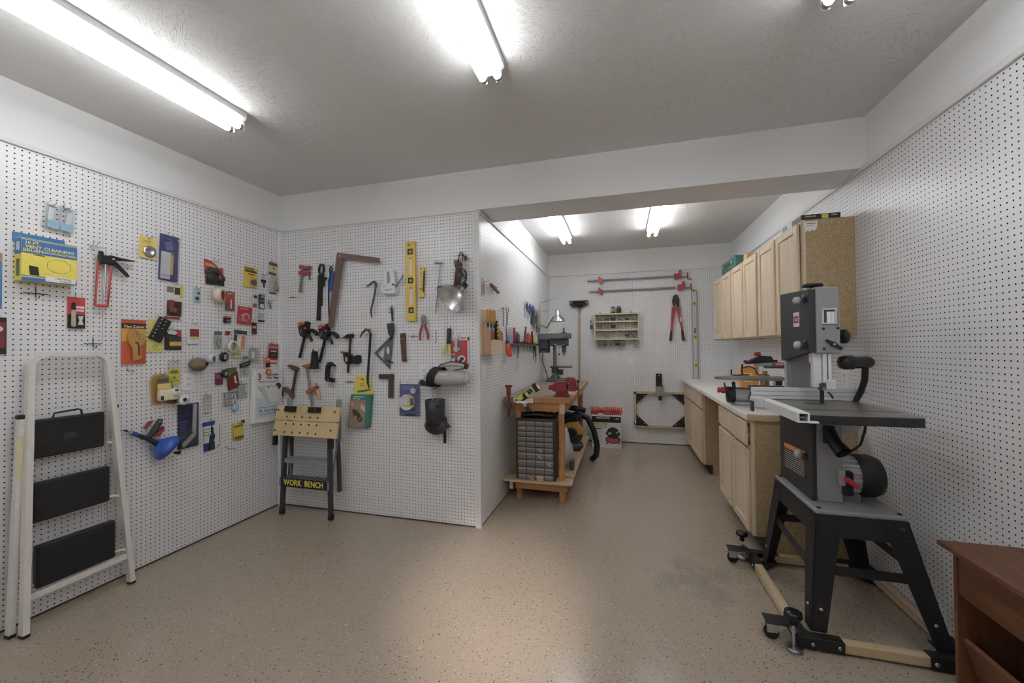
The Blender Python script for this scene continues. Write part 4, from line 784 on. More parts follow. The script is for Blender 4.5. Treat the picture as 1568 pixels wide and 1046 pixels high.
I_('bit_package', 'white and yellow card with a dark red tool, under the violet blade pack', 'package', 'L', -.853, 1.659, .111, .237, [card('d9d7d2'), ('photo', 'b', -.2, .32, .36, .16, .0102, .0108, '7d6e60'), ('+', 'b', .22, .30, .38, .2, .0102, .0108, '3e3c3a'), ('yellow_strip', 'b', .42, .3, .16, .38, .0104, .011, 'd7bf38'), ('dark_panel', 'b', .05, -.2, .8, .42, .0102, .011, '3a3032'), ('red_tool', 'k', [(-.16, .02, .02), (-.18, -.15, .022), (-.1, -.3, .02)], .014, '7e2f3b', 10), ('+', 's', .02, -.25, .018, .02, .02, .01, '8d3644'), ('red_strip', 'b', -.05, -.46, .85, .07, .0104, .0112, 'a33a4c'), ('blister', 'b', .02, -.2, .85, .44, .011, .034, 'fafafac')], tilt=2, hk='white and yellow bit card')
I_('small_blue_pack', 'small pale blue bagged part on the left wall', 'package', 'L', -.704, 1.721, .053, .095, [card('b4c8d2'), ('part', 's', -.05, -.25, .018, .013, .012, .008, '2f4350'), ('printed_panel', 'b', .2, .12, .4, .2, .0102, .0108, '5f6f78')], hk='small pale blue bag')
I_('caster_package', 'torn red card with several grey casters', 'package', 'L', -.578, 1.897, .153, .181,
   [('card', 'p', [(-.5, .5), (-.15, .46), (.05, .34), (.2, .22), (.42, .26), (.47, -.46), (-.42, -.5)], .006, .008, 'b0453f'), ('orange_banner', 'p', [(-.46, .36), (-.1, .34), (.12, .2), (-.44, .24)], .008, .0086, 'dc8a4a'), ('torn_back', 'p', [(-.1, .46), (.3, .46), (.44, .3), (.2, .22), (.04, .34)], .003, .005, 'ddd9d2'), ('dark_panel', 'p', [(-.42, -.28), (.46, -.28), (.47, -.48), (-.42, -.5)], .008, .0088, '35302f')] +
   [('caster', 'f', x, z, .03, [(0, 0), (r*.4, -.004), (r*.55, .004), (r*.9, 0), (r, .008), (r, .022), (0, .022)], '413f40') for x, z, r in ((-.2, -.2, .03), (.27, -.2, .026), (-.22, .08, .022), (.12, .02, .018), (-.02, .1, .02), (-.36, -.02, .018))]+[('white_tag', 'b', -.38, -.05, .08, .2, .0088, .0094, 'e5dcd6')], tilt=0, hk='red caster card')
m = MB(); m.tube([(0, -.002, .02), (0, -.004, 0), (0, -.03, -.008), (0, -.034, .006)], .003, 'dfe0e2', 8); m.box(-.012, .012, -.006, 0, -.01, .012, 'e0e1e3', .002); o = m.build('plastic_hook'); o.location = WALL['L'][0](-.455, 2.067); o.rotation_euler = (0, 0, R90); tag(o, 'small empty white plastic hook high on the left wall', 'hook')
def roll(label, wall, u, z, R, r, wd, cout, cin, d=.012, tiltx=.5, tiltz=.0, hk=None, core=None, cat='tape', nm='tape_roll'):
    f, rz = WALL[wall]; t = thing(nm, label, cat, f(u, z, d+wd*.5+R*.25), rz+tiltz, None, 0, 0)
    m = MB(); m.ring((0, -wd/2, 0), R, r, wd, cout, 'y', 28); m.build('tape', t)
    m = MB(); m.ring((0, -wd/2-.0004, 0), r, r*.93, wd+.0008, core or cin, 'y', 24); m.build('core', t)
    if hk: hook(wall, u, z+r*.9, hk, .06)
    return t
roll('wide cream masking tape roll with red core', 'L', -.574, 1.732, .054, .035, .045, 'd9cfb8', 'b4402f', tiltz=.6, hk='cream masking tape roll')
I_('drill_bit_card', 'narrow red brown card with one white bit', 'package', 'L', -.46, 1.702, .073, .144, [card('a8493f'), pr(0, -.3, 1, .4, '7c5046'), ('bit', 'p', [(.05, .1), (.1, .1), (.12, -.38), (-.02, -.38)], .0104, .016, 'e2dccf'), ('printed_text', 'b', 0, .4, .6, .06, .0102, .0108, 'e0b0a0')], hk='red drill bit card')
I_('disc_package', 'yellow card with grey disc and black title in the upper corner', 'package', 'L', -.291, 1.91, .121, .167, [card('dfc52c'), ('title', 'b', 0, .3, .85, .12, .0102, .0108, '5c3a22'), ('+', 'b', -.1, .42, .7, .05, .0102, .0108, '2c2820'), ('+', 'b', .05, .16, .5, .06, .0102, .0108, '96402c'), ('grey_disc', 'c', .24, -.2, .024, .0102, .02, '5f6468'), ('orange_edge', 'b', .25, -.46, .5, .05, .0102, .0108, 'cf8a3a'), ('blister', 'b', .2, -.2, .56, .5, .0102, .024, 'fafafac')], tilt=3, hk='yellow card with grey disc')
I_('putty_spreader', 'small black spreader in a clear sleeve in the upper corner', 'tool', 'L', -.17, 1.905, .049, .108, [('sleeve', 'b', 0, .25, .9, .5, .006, .012, 'e9ecefc'), ('blade', 'b', 0, -.04, .9, .22, .006, .012, '1c1c1d', .001), ('handle', 'b', .05, -.34, .28, .4, .006, .016, '1c1c1d', .003)], hk='black putty spreader')
I_('hardware_card', 'cream and brown card in the corner by the partition', 'package', 'L', -.079, 2.017, .082, .114, [card('d3c3a0'), pr(0, .36, 1, .24, '6e4532'), pr(-.02, -.36, .9, .2, '7d5140'), ('picture', 'b', .1, .06, .3, .14, .0102, .0108, '8a7a52')], tilt=3, hk='cream and brown card')
I_('brass_fitting_pack', 'clear pack with a brass fitting under the cream and brown card', 'package', 'L', -.075, 1.877, .089, .139, [card('c5c9c8'), ('fitting', 's', .22, -.12, .02, .015, .032, .012, 'd0a83cm'), ('+', 'k', [(.1, .28, .02), (.22, .26, .02), (.22, .12, .02)], .004, '4f565a'), ('dark_strip', 'b', -.1, -.46, .7, .08, .0102, .011, '252a2e'), ('blister', 'b', .05, .02, .9, .84, .0104, .032, 'fbfbfbc')], hk='brass fitting pack')
I_('small_parts_card', 'tiny white strip with one black and one red button', 'package', 'L', -.256, 1.724, .047, .1, [card('c9c8c6'), ('black_button', 'c', .15, .38, .012, .0102, .018, '34211e'), ('red_button', 'c', .0, -.32, .015, .0102, .018, 'a4483f')], hk='white strip with two buttons')
I_('navy_card', 'narrow navy card with white print near the corner', 'package', 'L', -.188, 1.728, .053, .123, [card('2d3142'), ('print', 'b', 0, -.3, .7, .28, .0102, .0108, 'c9ccd4'), ('+', 'b', .1, .35, .5, .2, .0102, .0108, '8b8fa0'), ('+', 'b', 0, .08, .7, .05, .0102, .0108, '8b8fa0'), ('+', 'b', 0, -.02, .7, .05, .0102, .0108, '6b6f80')], hk='narrow navy card')
I_('clear_parts_bag', 'tiny clear bag of metal bits close to the corner strip', 'package', 'L', -.114, 1.712, .051, .075, [('bag', 'b', 0, 0, 1, 1, .006, .014, 'f2f4f5c'), ('metal_bit', 'p', [(-.3, .3), (-.1, .3), (.1, -.4), (.4, -.45), (.3, -.2), (.1, .1)], .008, .012, '8a8d90m')], hk='tiny clear bag by the corner')
I_('saw_blade_package', 'bright red square card with circular saw blade print', 'package', 'L', -.341, 1.602, .123, .138, [card('b62d34'), ('white_header', 'b', -.1, .56, .8, .14, .009, .0098, 'd5d9d4'), ('blade_print', 'h', .1, -.08, .036, .02, .0102, .0108, 'b98c84'), ('+', 'h', -.16, -.14, .03, .022, .0102, .0107, 'a96a64'), ('title', 'b', -.05, .38, .6, .05, .0102, .0108, 'd9a0a0')], tilt=4, hk='red saw blade card')
I_('small_parts_card', 'small black card with pink top', 'package', 'L', -.484, 1.562, .058, .054, [card('2e2c2e'), pr(0, .38, 1.05, .24, 'c9506c'), ('part', 'b', .1, -.2, .5, .4, .0102, .016, '6f6a6a', .003)], hk='small black and pink card')
I_('clear_parts_bag', 'small clear pack with black strip beside the red saw blade card', 'package', 'L', -.202, 1.597, .061, .069, [('bag', 'b', 0, 0, .8, 1, .006, .02, 'e9edeec'), ('dark_strip', 'b', 0, -.42, 1, .2, .02, .022, '1f2021'), ('part', 's', 0, .1, .014, .012, .014, .006, 'c9cccd')], hk='small clear pack with black strip')
I_('small_parts_card', 'small dark maroon card below the clear pack with black strip', 'package', 'L', -.257, 1.506, .044, .097, [card('4a1f26'), pr(0, .1, .7, .2, 'c9b0b0'), pr(-.1, -.3, .6, .2, '8d2a35')], hk='small dark maroon card')
# pipe cutter card
OR = 'c8552f'
pc_ = [card(OR), pr(0, .39, 1, .2, '3a2f28'), ('yellow_field', 'b', 0, .16, 1, .28, .0102, .0108, 'd9a23c'), ('red_header', 'b', 0, .46, 1, .08, .0106, .0112, OR), ('lettering', 't', 'Pipe Cutter', .02, .345, .020, .0114, 1.1, 'e6d9c0'),
       ('blister', 'p', [(-.3, .25), (-.1, .33), (.25, .2), (.42, .12), (.34, -.1), (.36, -.4), (-.16, -.44), (-.16, -.2), (-.32, -.02)], .011, .034, 'fdf6e0c'),
       ('cutter_body', 'p', [(-.3, .2), (-.15, .3), (.0, .28), (.3, .14), (.36, .08), (.34, -.05), (.22, -.08), (.24, -.38), (-.1, -.42), (-.1, -.14), (-.27, -.02), (-.32, .1)], .012, .026, 'c98d30'), ('cutter_jaw', 'p', [(-.02, .26), (.1, .22), (.26, .13), (.05, .14)], .026, .029, '8b8f7a'), ('handle_gap', 'k', [(-.02, -.0, .027), (.08, -.02, .027), (.13, -.1, .027), (.13, -.3, .027)], .004, '3a3226'), ('rivet', 'c', .2, .08, .006, .026, .03, 'd8d4c4m'), ('rivet', 'c', -.12, .08, .006, .026, .03, 'd8d4c4m'), ('rivet', 'c', -.12, .02, .004, .026, .03, 'd8d4c4m')]
I_('pipe_cutter_pack', 'orange card with a yellow ratchet pipe cutter', 'package', 'L', -1.073, 1.389, .125, .269, pc_, hk='orange pipe cutter card')
I_('instruction_card', 'pale yellow instruction card behind the black drill index', 'card', 'L', -.955, 1.43, .089, .207, [('card', 'b', 0, 0, 1, 1, .004, .006, 'd9d06a'), ('print', 'h', .0, -.33, .012, .009, .006, .0066, '8a8a5a')]+[('printed_text' if i == 0 else '+', 'b', .0, -.45+i*.03, .8, .012, .006, .0066, 'a8a258') for i in range(2)], tilt=4)
ix = [('case', 'b', 0, 0, 1, 1, .012, .026, '1f1f22', .003)]
for r in range(6): ix.append(('drill_bit' if r == 0 else '+', 'c', -.3, .38-r*.15, .0035, .026, .03, 'cfcbb0'))
for r in range(3): ix.append(('+', 'c', .05, .38-r*.16, .003, .026, .03, 'bdb99c'))
for r in range(5): ix.append(('+', 'c', .0+.05*r, -.1-r*.07, .0015, .026, .028, '55544a'))
I_('drill_index', 'black drill bit index case hanging tilted over the pale yellow card', 'tool', 'L', -.938, 1.47, .075, .155, ix, tilt=25, hk='black drill index')
I_('tool_package', 'black and yellow torn blister pack beside the drill index', 'package', 'L', -.855, 1.405, .099, .133, [card('2b2c2d'), ('white_tear', 'p', [(-.4, .45), (.0, .5), (.3, .36), (.1, .25), (-.3, .3)], .0102, .011, 'd9d6d0'), ('red_corner', 'p', [(.28, .5), (.5, .5), (.5, .15), (.2, .2)], .0104, .0112, 'b8443f'), ('yellow_tool', 'b', .08, -.2, .7, .22, .0104, .026, 'd3b22c', .004), ('+', 'b', .1, -.35, .6, .1, .0104, .02, '3a3830'), ('blister', 'b', .05, -.15, .85, .6, .0104, .034, 'fbfbfbc')], hk='black and yellow torn pack')
I_('parts_bag', 'white plastic bag with a maroon and yellow label', 'package', 'L', -.73, 1.452, .084, .148, [('bag', 'b', 0, 0, 1, 1, .006, .012, 'dcdcdc', .003), ('maroon_label', 'b', .1, .02, .72, .36, .0122, .0128, '853237'), ('+', 'b', .15, -.22, .7, .14, .0122, .0128, 'd2bf7a')], hk='white bag with maroon label')
tw = thing('twine_ball', 'brown ball of twine hanging above the white outlet', 'twine', WALL['L'][0](-.727, 1.238, .055), R90)
m = MB(); m.ball((0, 0, 0), (.055, .045, .045), '8f785c', 22)
random.seed(8)
for k in range(26):
    a = random.uniform(0, math.pi); b_ = random.uniform(-.5, .5); q = Matrix.Rotation(a, 3, 'Y') @ Matrix.Rotation(b_, 3, 'X'); pts = []
    for i in range(18):
        v = q @ Vector((math.cos(i/18*2*math.pi), math.sin(i/18*2*math.pi), 0)); pts.append((v.x*.0565, v.y*.0465, v.z*.0465))
    m.tube(pts, .0016, ('9a8264', '83694c')[k % 2], 4, closed=True)
m.build('twine', tw); MB().cyl((.024, -.036, .003), (.027, -.046, .003), .013, '17120e', n=14).build('core_hole', tw)
hook('L', -.727, 1.272, 'brown twine ball', .05)
I_('parts_bag', 'yellow and clear zip bag left of the twine ball', 'package', 'L', -.849, 1.187, .079, .166, [('bag', 'b', 0, 0, 1, 1, .006, .011, 'eef0f0c'), ('yellow_card', 'b', .0, -.16, .85, .64, .007, .010, 'dcd42c'), ('print', 'b', 0, .04, .6, .12, .0112, .0116, '7d7a22'), ('print', 'c', 0, -.18, .008, .0112, .0118, '6a6a66'), ('print', 'k', [(-.2, -.38, .0114), (.1, -.28, .0114), (.4, -.34, .0114)], .0014, '56561e')], hk='yellow zip bag left of the twine')
def outlet(wall, u, z, label, w=.07, h=.115, sw=False, rz2=0):
    t = item('wall_outlet', label, 'outlet', wall, u, z, w, h, [('cover_plate', 'b', 0, 0, 1, 1, .0, .006, 'e9e9ea', .002)]+([('toggle', 'b', 0, 0, .14, .2, .006, .014, 'e4e4e4', .001)] if sw else [('socket', 'c', 0, .17, .0165, .006, .0075, 'e0e0e1'), ('socket', 'c', 0, -.17, .0165, .006, .0075, 'e0e0e1')]+[('slot' if i == 0 else '+', 'b', x, zz, .03, .07, .0075, .0079, '4a4a4a') for i, (x, zz) in enumerate(((-.09, .19), (.09, .19), (-.09, -.15), (.09, -.15)))]))
    return t
outlet('L', -.755, 1.12, 'white double wall outlet below the twine ball')
I_('small_parts_card', 'small clear pack with grey blue header at mid wall', 'package', 'L', -.555, 1.411, .058, .117, [card('b9bcbc'), pr(.05, .4, 1, .22, '5c6884'), ('part', 's', 0, -.15, .018, .016, .03, .008, '8f9290'), bub(0, -.12, .9, .7, .02)], hk='clear pack with grey blue header')
I_('red_washer', 'small dark red round cap hanging alone', 'tool', 'L', -.481, 1.462, 1, 1, [('cap', 'f', 0, 0, .02, [(0, -.004), (.012, -.003), (.016, .003), (.016, .014)], '8d3238'), ('pin', 'c', 0, 0, .004, .024, .028, '3a1518')])
I_('scraper_card', 'tilted card with orange and black bands and a dark clip', 'package', 'L', -.385, 1.40, .1, .155, [card('d2cfc6'), ('clip', 'b', 0, .46, 1.05, .18, .0104, .016, '4a4b4e'), ('dark_band', 'b', -.36, .08, .26, .5, .0104, .011, '4f4d4c'), ('orange_band', 'p', [(.14, .3), (.42, .3), (.42, -.4), (.2, -.4), (.14, -.1)], .0104, .011, 'd98a4a'), ('print', 'b', -.05, -.1, .2, .5, .0104, .0108, 'e9e6de')], tilt=5, hk='card with orange and black bands')
roll('white masking tape roll with open core hanging over the orange banded card', 'L', -.467, 1.359, .047, .034, .022, 'dcd6c4', 'c4b890', d=.02, tiltz=.25, hk='white masking tape roll')
I_('paint_brush', 'white handled brush with a green tip lying across hooks', 'brush', 'L', -.398, 1.276, 1, 1, [('handle', 'k', [(-.06, .012, .03), (-.02, .008, .03), (.02, .002, .03)], [.004, .009, .008], 'dccfae', 8), ('tip', 'b', .045, -.002, .04, .026, .022, .038, '4f9a72', .004)])
I_('corner_sample', 'small yellow paper scrap under the white masking tape', 'card', 'L', -.405, 1.315, .06, .035, [('paper', 'b', 0, 0, 1, 1, .01, .011, 'cdb680')])
def spool(label, u, z, r, wd, side, hubc, hub=.4, tz=-.3, hk=None):
    t = thing('tape_roll', label, 'tape', WALL['L'][0](u, z, .02+wd/2), R90+tz)
    MB().ring((0, -wd/2, 0), r, r*hub, wd, side, 'y', 26).build('tape', t); MB().ring((0, -wd/2-.002, 0), r*hub+.002, r*.2, wd+.004, hubc, 'y', 20).build('core', t)
    if hk: hook('L', u, z+r*.22, hk, .055)
spool('white thread tape roll with a bright blue hub', -.621, 1.273, .031, .03, 'dfe3e6', '2f7fd0', .62, .5, 'white and blue thread tape')
spool('black electrical tape roll beside the blue hub tape', -.525, 1.284, .034, .022, '1c1c1e', 'b5b4b0', .5, .3, 'black electrical tape')
I_('parts_box', 'empty clear plastic box with a white label near the corner', 'box', 'L', -.27, 1.286, .099, .125, [('shell', 'b', 0, 0, .8, 1, .006, .045, 'e6e9e6c'), ('back_card', 'b', .0, .05, .75, .8, .007, .0085, 'b5b7b2'), ('white_label', 'b', -.3, .05, .2, .4, .0452, .046, 'e9e9e6')], tilt=4, hk='empty clear plastic box')
I_('seed_bag', 'red and black bag hanging in the corner above the filter bag pack', 'package', 'L', -.082, 1.299, .1, .168, [('bag', 'b', 0, 0, .95, 1, .006, .016, 'b03a3c', .004), ('black_panel', 'b', .0, .0, .9, .4, .0162, .0168, '2b2627'), ('print', 'b', 0, .12, .6, .06, .0168, .0173, 'c9c0bc'), ('+', 'b', 0, -.08, .6, .08, .0168, .0173, '96302f'), ('white_edge', 'b', 0, -.38, .95, .12, .0162, .0168, 'd5ccca'), ('+', 'b', 0, .33, .8, .06, .0162, .0168, 'd59a98')], tilt=6, hk='red and black bag in the corner')
I_('blade_pack', 'bright orange blade pack hanging over the filter bag pack', 'package', 'L', -.168, 1.195, .066, .15, [('back_card', 'b', 0, .22, .75, .5, .05, .052, 'd9582c'), ('black_label', 'b', .0, .08, .6, .26, .052, .0528, '2a2523'), ('reel', 'c', 0, -.3, .026, .046, .058, 'd5562e'), ('reel_hub', 'c', 0, -.3, .013, .058, .062, 'dcc0b0'), ('print', 'b', 0, .38, .5, .08, .052, .0528, 'f0b090')], tilt=-2, hk='bright orange blade pack')
I_('parts_bag', 'clear bag with a tilted black label', 'package', 'L', -.344, 1.19, .095, .12, [('bag', 'b', 0, -.1, .85, .9, .006, .018, 'e2e6e2c'), ('black_label', 'p', [(-.5, .28), (.48, .5), (.48, .2), (-.5, .0)], .0182, .0188, '24292b'), ('print', 'p', [(-.3, .22), (.35, .38), (.35, .3), (-.3, .14)], .0188, .0192, '7d8a90'), ('part', 's', .1, -.2, .012, .018, .022, .005, 'b9bcb8')], hk='clear bag with black label')
I_('seed_packet', 'green and dark red glossy packets hanging together on one hook', 'package', 'L', -.438, 1.116, .105, .178, [('green_packet', 'p', [(-.5, .45), (.25, .5), (.4, -.4), (-.35, -.5)], .008, .012, '4b6b3e'), ('red_packet', 'p', [(-.2, .2), (.3, .3), (.48, -.3), (-.4, -.46), (-.45, -.2)], .0125, .016, '7d2226'), ('white_print', 'p', [(.0, .1), (.16, .14), (.2, -.1), (.35, -.2), (.1, -.18)], .0162, .0168, 'd9d2c4'), ('light_print', 'b', -.3, .2, .25, .1, .0122, .0128, '9fb07a')], hk='green and dark red packets')
I_('small_parts_card', 'small purple and orange card half hidden by black tape', 'package', 'L', -.545, 1.125, .06, .09, [card('73306a'), pr(0, .15, 1, .3, 'a85a48'), pr(0, .4, 1, .2, '7a4a86')])
spool('black tape roll hanging over the small purple card', -.518, 1.16, .03, .02, '201f20', 'a59c90', .45, .3, 'black tape over the purple card')
fbp = [('bag', 'b', 0, 0, 1, 1, .006, .05, 'e3e5e6', .006), ('blue_field', 'b', .0, -.22, .84, .38, .0502, .0506, 'bcd6de'), ('lettering', 't', '3', -.34, .35, .075, .0512, 'b62c3a'), ('+', 't', '10, 12', -.2, -.285, .030, .0512, 'a62a36'), ('+', 't', '14 gallon', .24, -.285, .030, .0512, .8, 'a62a36'),
       ('black_lettering', 't', 'Disposable', .12, .395, .026, .0512, '3a3a3c'), ('+', 't', 'Filter Bags', .12, .335, .028, .0512, '2a2a2c'), ('+', 't', 'and', .0, -.285, .016, .0512, '4a4a4c'), ('printed_text', 'b', .0, .27, .7, .012, .0502, .0508, '6a6a6c'), ('+', 'b', -.05, .245, .6, .010, .0502, .0508, '8a8a8c'), ('+', 'b', 0, -.22, .7, .012, .0506, .051, '6a8a96'), ('+', 'b', .05, -.35, .7, .012, .0506, .051, 'b07a80'), ('round_stamp', 'c', .34, .17, .028, .0502, .051, '35373b')]
for i in range(4): fbp.append(('filter_picture' if i == 0 else '+', 'p', [(-.4+i*.07, .18-i*.008), (.12+i*.06, .2-i*.01), (.42, -.06), (.42, -.14), (.02+i*.02, -.16+i*.01)], .0502+i*.0003, .0508+i*.0003, ('aeb1b4', 'd5d7d9', 'b9bcbf', 'dfe1e2')[i]))
fbp += [('filter_hole', 'c', -.02, .15, .007, .0514, .0522, '3a3a3a'), ('yellowed_edge', 'b', 0, -.49, .98, .02, .02, .0505, 'd9cfae')]
I_('filter_bag_pack', 'white pack of three disposable filter bags hanging above the folding workbench', 'package', 'L', -.16, .958, .27, .43, fbp, tilt=2, hk='white filter bag pack')
I_('clear_parts_bag', 'flat clear bag with a small white label left of the filter bag pack', 'package', 'L', -.363, 1.014, .085, .12, [('bag', 'b', 0, 0, 1, 1, .006, .014, 'dfe3dec'), ('insert', 'b', 0, -.1, .9, .7, .007, .009, 'b9bcb6'), ('white_label', 'b', .35, .1, .14, .3, .0142, .0148, 'e9e9e6')], hk='flat clear bag with white label')
I_('wire_bracket_pack', 'grey wire bracket in a clear tray', 'package', 'L', -.461, .965, .115, .11, [('tray', 'b', 0, 0, 1, 1, .006, .022, 'dde0dec'), ('wire_frame', 'k', [(-.42, .42, .012), (.4, .46, .012), (.4, -.3, .012), (-.3, -.46, .012), (-.42, .42, .012)], .002, '77797b'), ('+', 'k', [(-.1, .4, .012), (-.06, -.4, .012)], .0015, '8a8c8e'), ('+', 'k', [(-.38, .0, .012), (.4, .08, .012)], .0015, '8a8c8e'), ('white_part', 'k', [(.1, .1, .016), (.12, .35, .016), (.3, .3, .016), (.34, -.1, .016)], .006, 'e3e5e6')], hk='grey wire bracket pack')
I_('air_freshener', 'pale blue rounded plastic part with a white loop', 'tool', 'L', -.430, .918, .07, .10, [('body', 's', .05, -.2, .02, .028, .03, .014, '9cc0da'), ('loop', 'k', [(-.2, .1, .02), (-.2, .42, .02), (.15, .42, .02), (.2, .1, .02)], .005, 'e6e8e9')], hk='pale blue plastic part')
I_('clear_parts_bag', 'long clear parts bag with small screws below the outlet', 'package', 'L', -.635, .941, .065, .151, [('bag', 'b', 0, 0, 1, 1, .006, .016, 'eceeeec'), ('screw', 'k', [(-.2, -.3, .011), (-.1, -.42, .011)], .002, '77797bm'), ('+', 'k', [(.05, -.34, .011), (.2, -.4, .011)], .002, '77797bm'), ('fold', 'b', 0, -.45, 1, .06, .016, .018, 'd5d8d8')], hk='long clear parts bag')
dt = [('card', 'p', [(-.5, .25), (-.38, .45), (-.2, .5), (.15, .48), (.36, .36), (.42, .1), (.42, -.5), (-.42, -.5)], .006, .009, 'c9a86a'), ('blister', 'p', [(-.46, .22), (-.34, .42), (.12, .44), (.36, .3), (.36, -.42), (-.4, -.44)], .0092, .045, 'e8d6a8c'), ('dark_window', 'b', -.06, .27, .46, .13, .0455, .0462, '4f5f4c'), ('label', 'b', -.05, .08, .6, .18, .0455, .0462, 'd9bf6a'), ('sensor', 'b', .1, -.2, .86, .36, .03, .075, 'e3dcc0', .012), ('sensor_head', 's', .34, -.15, .06, .03, .03, .03, 'e6e0c8'), ('dark_print', 'b', -.28, -.28, .14, .14, .0755, .0762, '35352c'), ('dark_print', 'b', .3, -.06, .16, .07, .0905, .091, '6a6a58')]
I_('motion_sensor_pack', 'beige motion sensor on a yellowed blister card', 'package', 'L', -.925, 1.091, .127, .196, dt, hk='beige motion sensor pack')
sp1 = I_('wire_spool', 'white spool hanging in front of the dark blue blister pack', 'spool', 'L', -.831, 1.01, 1, 1, [('flange', 'h', 0, 0, .034, .010, .075, .08, 'dfe0e2'), ('flange', 'h', 0, 0, .034, .010, .03, .034, 'dfe0e2'), ('wire', 'h', 0, 0, .026, .010, .034, .075, 'c9cacb'), ('hub', 'h', 0, 0, .013, .008, .028, .081, '4a4a4c')])
hook('L', -.831, 1.018, 'white spool', .09)
I_('wire_spool', 'clear spool of brown red wire beside the white spool', 'spool', 'L', -.875, 1.012, 1, 1, [('flange', 'h', 0, 0, .028, .008, .05, .053, 'dfe2e4c'), ('flange', 'h', 0, 0, .028, .008, .016, .019, 'dfe2e4c'), ('wire', 'h', 0, 0, .022, .008, .019, .05, '7d4a42')])
I_('tool_package', 'dark navy blister pack with a silver folding tool', 'package', 'L', -.758, .823, .134, .30, [card('26294a'), ('printed_text', 'b', -.25, .1, .35, .02, .0102, .0108, '6a6e96')]+[('+', 'b', -.25, .1-i*.05, .35, .015, .0102, .0108, '5a5e86') for i in range(1, 8)]+[('silver_bar', 'p', [(.2, .48), (.36, .48), (.32, -.2), (.14, -.24)], .0104, .02, 'a9abae'), ('silver_handle', 'p', [(-.4, -.42), (-.34, -.46), (.2, -.26), (.26, -.18), (.12, -.16), (-.4, -.36)], .02, .034, 'b9bbbdm'), ('dark_base', 'p', [(-.45, -.5), (.4, -.48), (.38, -.36), (.0, -.4)], .0104, .016, '303246'), ('blister', 'p', [(-.46, -.46), (.44, -.46), (.44, .47), (.1, .47), (.02, -.1), (-.46, -.3)], .0106, .038, 'f3f4fac')], hk='dark navy blister pack')
# drain snake
dsn = thing('drain_auger', 'bright blue drain auger drum with long black handle hanging low on the left wall', 'tool', WALL['L'][0](-.978, .781, 0), R90); dsn.scale = (.8, .8, .8)
m = MB(); m.lathe([(0, -.045), (.05, -.044), (.088, -.036), (.102, -.018), (.104, 0), (.092, .022), (.065, .048), (.035, .068), (.02, .085), (0, .085)], (.06, -.085, -.075), '2a55b0g', (-.62, .42, .66), 28); m.build('drum', dsn)
m = MB(); m.tube([(.01, -.07, -.04), (-.06, -.06, .02), (-.12, -.05, .06)], [.022, .017, .015], '25282d', 12); m.tube([(-.12, -.05, .06), (-.155, -.05, .083)], .016, '2f55b0', 12); m.tube([(-.155, -.05, .083), (-.18, -.05, .10)], [.014, .009], 'c5c7c9m', 10); m.tube([(-.18, -.05, .10), (-.20, -.05, .112)], .006, '4a4c50m', 8); m.build('handle', dsn)
m = MB(); m.cyl((.10, -.105, -.125), (.115, -.125, -.13), .010, '1b1b1c'); m.ball((.118, -.128, -.13), .016, '1b1b1c', 12); m.build('crank_knob', dsn)
I_('grip_tool', 'black and red spring grip hanging above the blue drain auger', 'tool', 'L', -.975, .853, 1, 1, [('body', 'k', [(-.035, -.06, .03), (.0, -.01, .035), (.025, .03, .035), (.03, .05, .035)], [.012, .018, .017, .012], '2b2b2d', 12), ('red_grip', 'p', [(-.06, .01), (-.03, .045), (-.015, .045), (-.05, -.0)], .024, .044, '96303a'), ('red_grip', 'p', [(.0, -.05), (.045, .0), (.05, -.02), (.02, -.06)], .024, .044, '96303a'), ('pin', 'c', .02, .035, .006, .05, .056, 'c9c9c9m')], hk=None)
hook('L', -.972, .895, 'black and red spring grip', .05)
kn = [card('dedfe0'), ('blue_header', 'p', [(-.5, .5), (.2, .5), (.2, .36), (-.5, .36)], .0102, .0108, '2f4488'), ('blue_band', 'b', -.15, -.3, .66, .26, .0102, .0108, '2f4488')]+[('printed_text' if i == 0 else '+', 'b', -.18, .26-i*.09, .6, .02, .0102, .0108, '5a5c6a') for i in range(3)]
kn += [('knife_handle', 'p', [(-.12, .05), (.12, .08), (.1, -.04), (.02, -.14), (-.02, -.38), (-.14, -.42), (-.22, -.36), (-.14, -.1)], .011, .026, '2b3048'), ('knife_blade', 'p', [(-.02, .08), (.1, .1), (.1, .24), (.0, .38), (-.03, .22)], .011, .016, '1f2226'), ('outline', 'k', [(.48, .34, .0112), (.42, -.36, .0112), (-.48, -.49, .0112), (-.42, .34, .0112)], .0012, '35353a'), ('badge', 'c', .36, -.34, .008, .0104, .011, 'c99a8a')]
I_('knife_pack', 'white and blue card with a dark pocket knife below the long clear bag', 'package', 'L', -.601, .714, .125, .225, kn, tilt=-2, hk='white and blue knife card')
I_('parts_bag', 'yellow bag with brown spots and a black corner tag low on the wall', 'package', 'L', -.395, .71, .093, .135, [('bag', 'b', 0, 0, 1, 1, .006, .012, 'd3c52e', .003), ('print', 'b', 0, .3, .8, .1, .0122, .0128, '6a6420'), ('spots', 'b', .05, -.36, .8, .16, .0122, .0128, '7d5a3a'), ('black_tag', 'b', .4, .5, .3, .16, .014, .016, '2a2826'), ('brown_edge', 'b', -.46, 0, .07, .9, .0122, .0126, 'a5862e')], tilt=-2, hk='yellow bag with brown spots')
I_('empty_hook', 'bent silver peg hook hanging loose below the yellow bag', 'hook', 'L', -.467, .60, 1, 1, [('wire', 'k', [(-.03, .012, .004), (-.02, .018, .004), (-.015, .0, .01), (.0, .0, .03), (.035, -.02, .04)], .0035, 'b9bcbfm', 8)])
I_('empty_hook', 'small curled wire hook left of the beige motion sensor', 'hook', 'L', -1.09, 1.215, 1, 1, [('wire', 'k', [(-.01, .02, .003), (-.008, .0, .004), (.008, -.01, .02), (.012, .0, .02), (.0, .006, .02)], .0022, '8a8d90m', 6)])
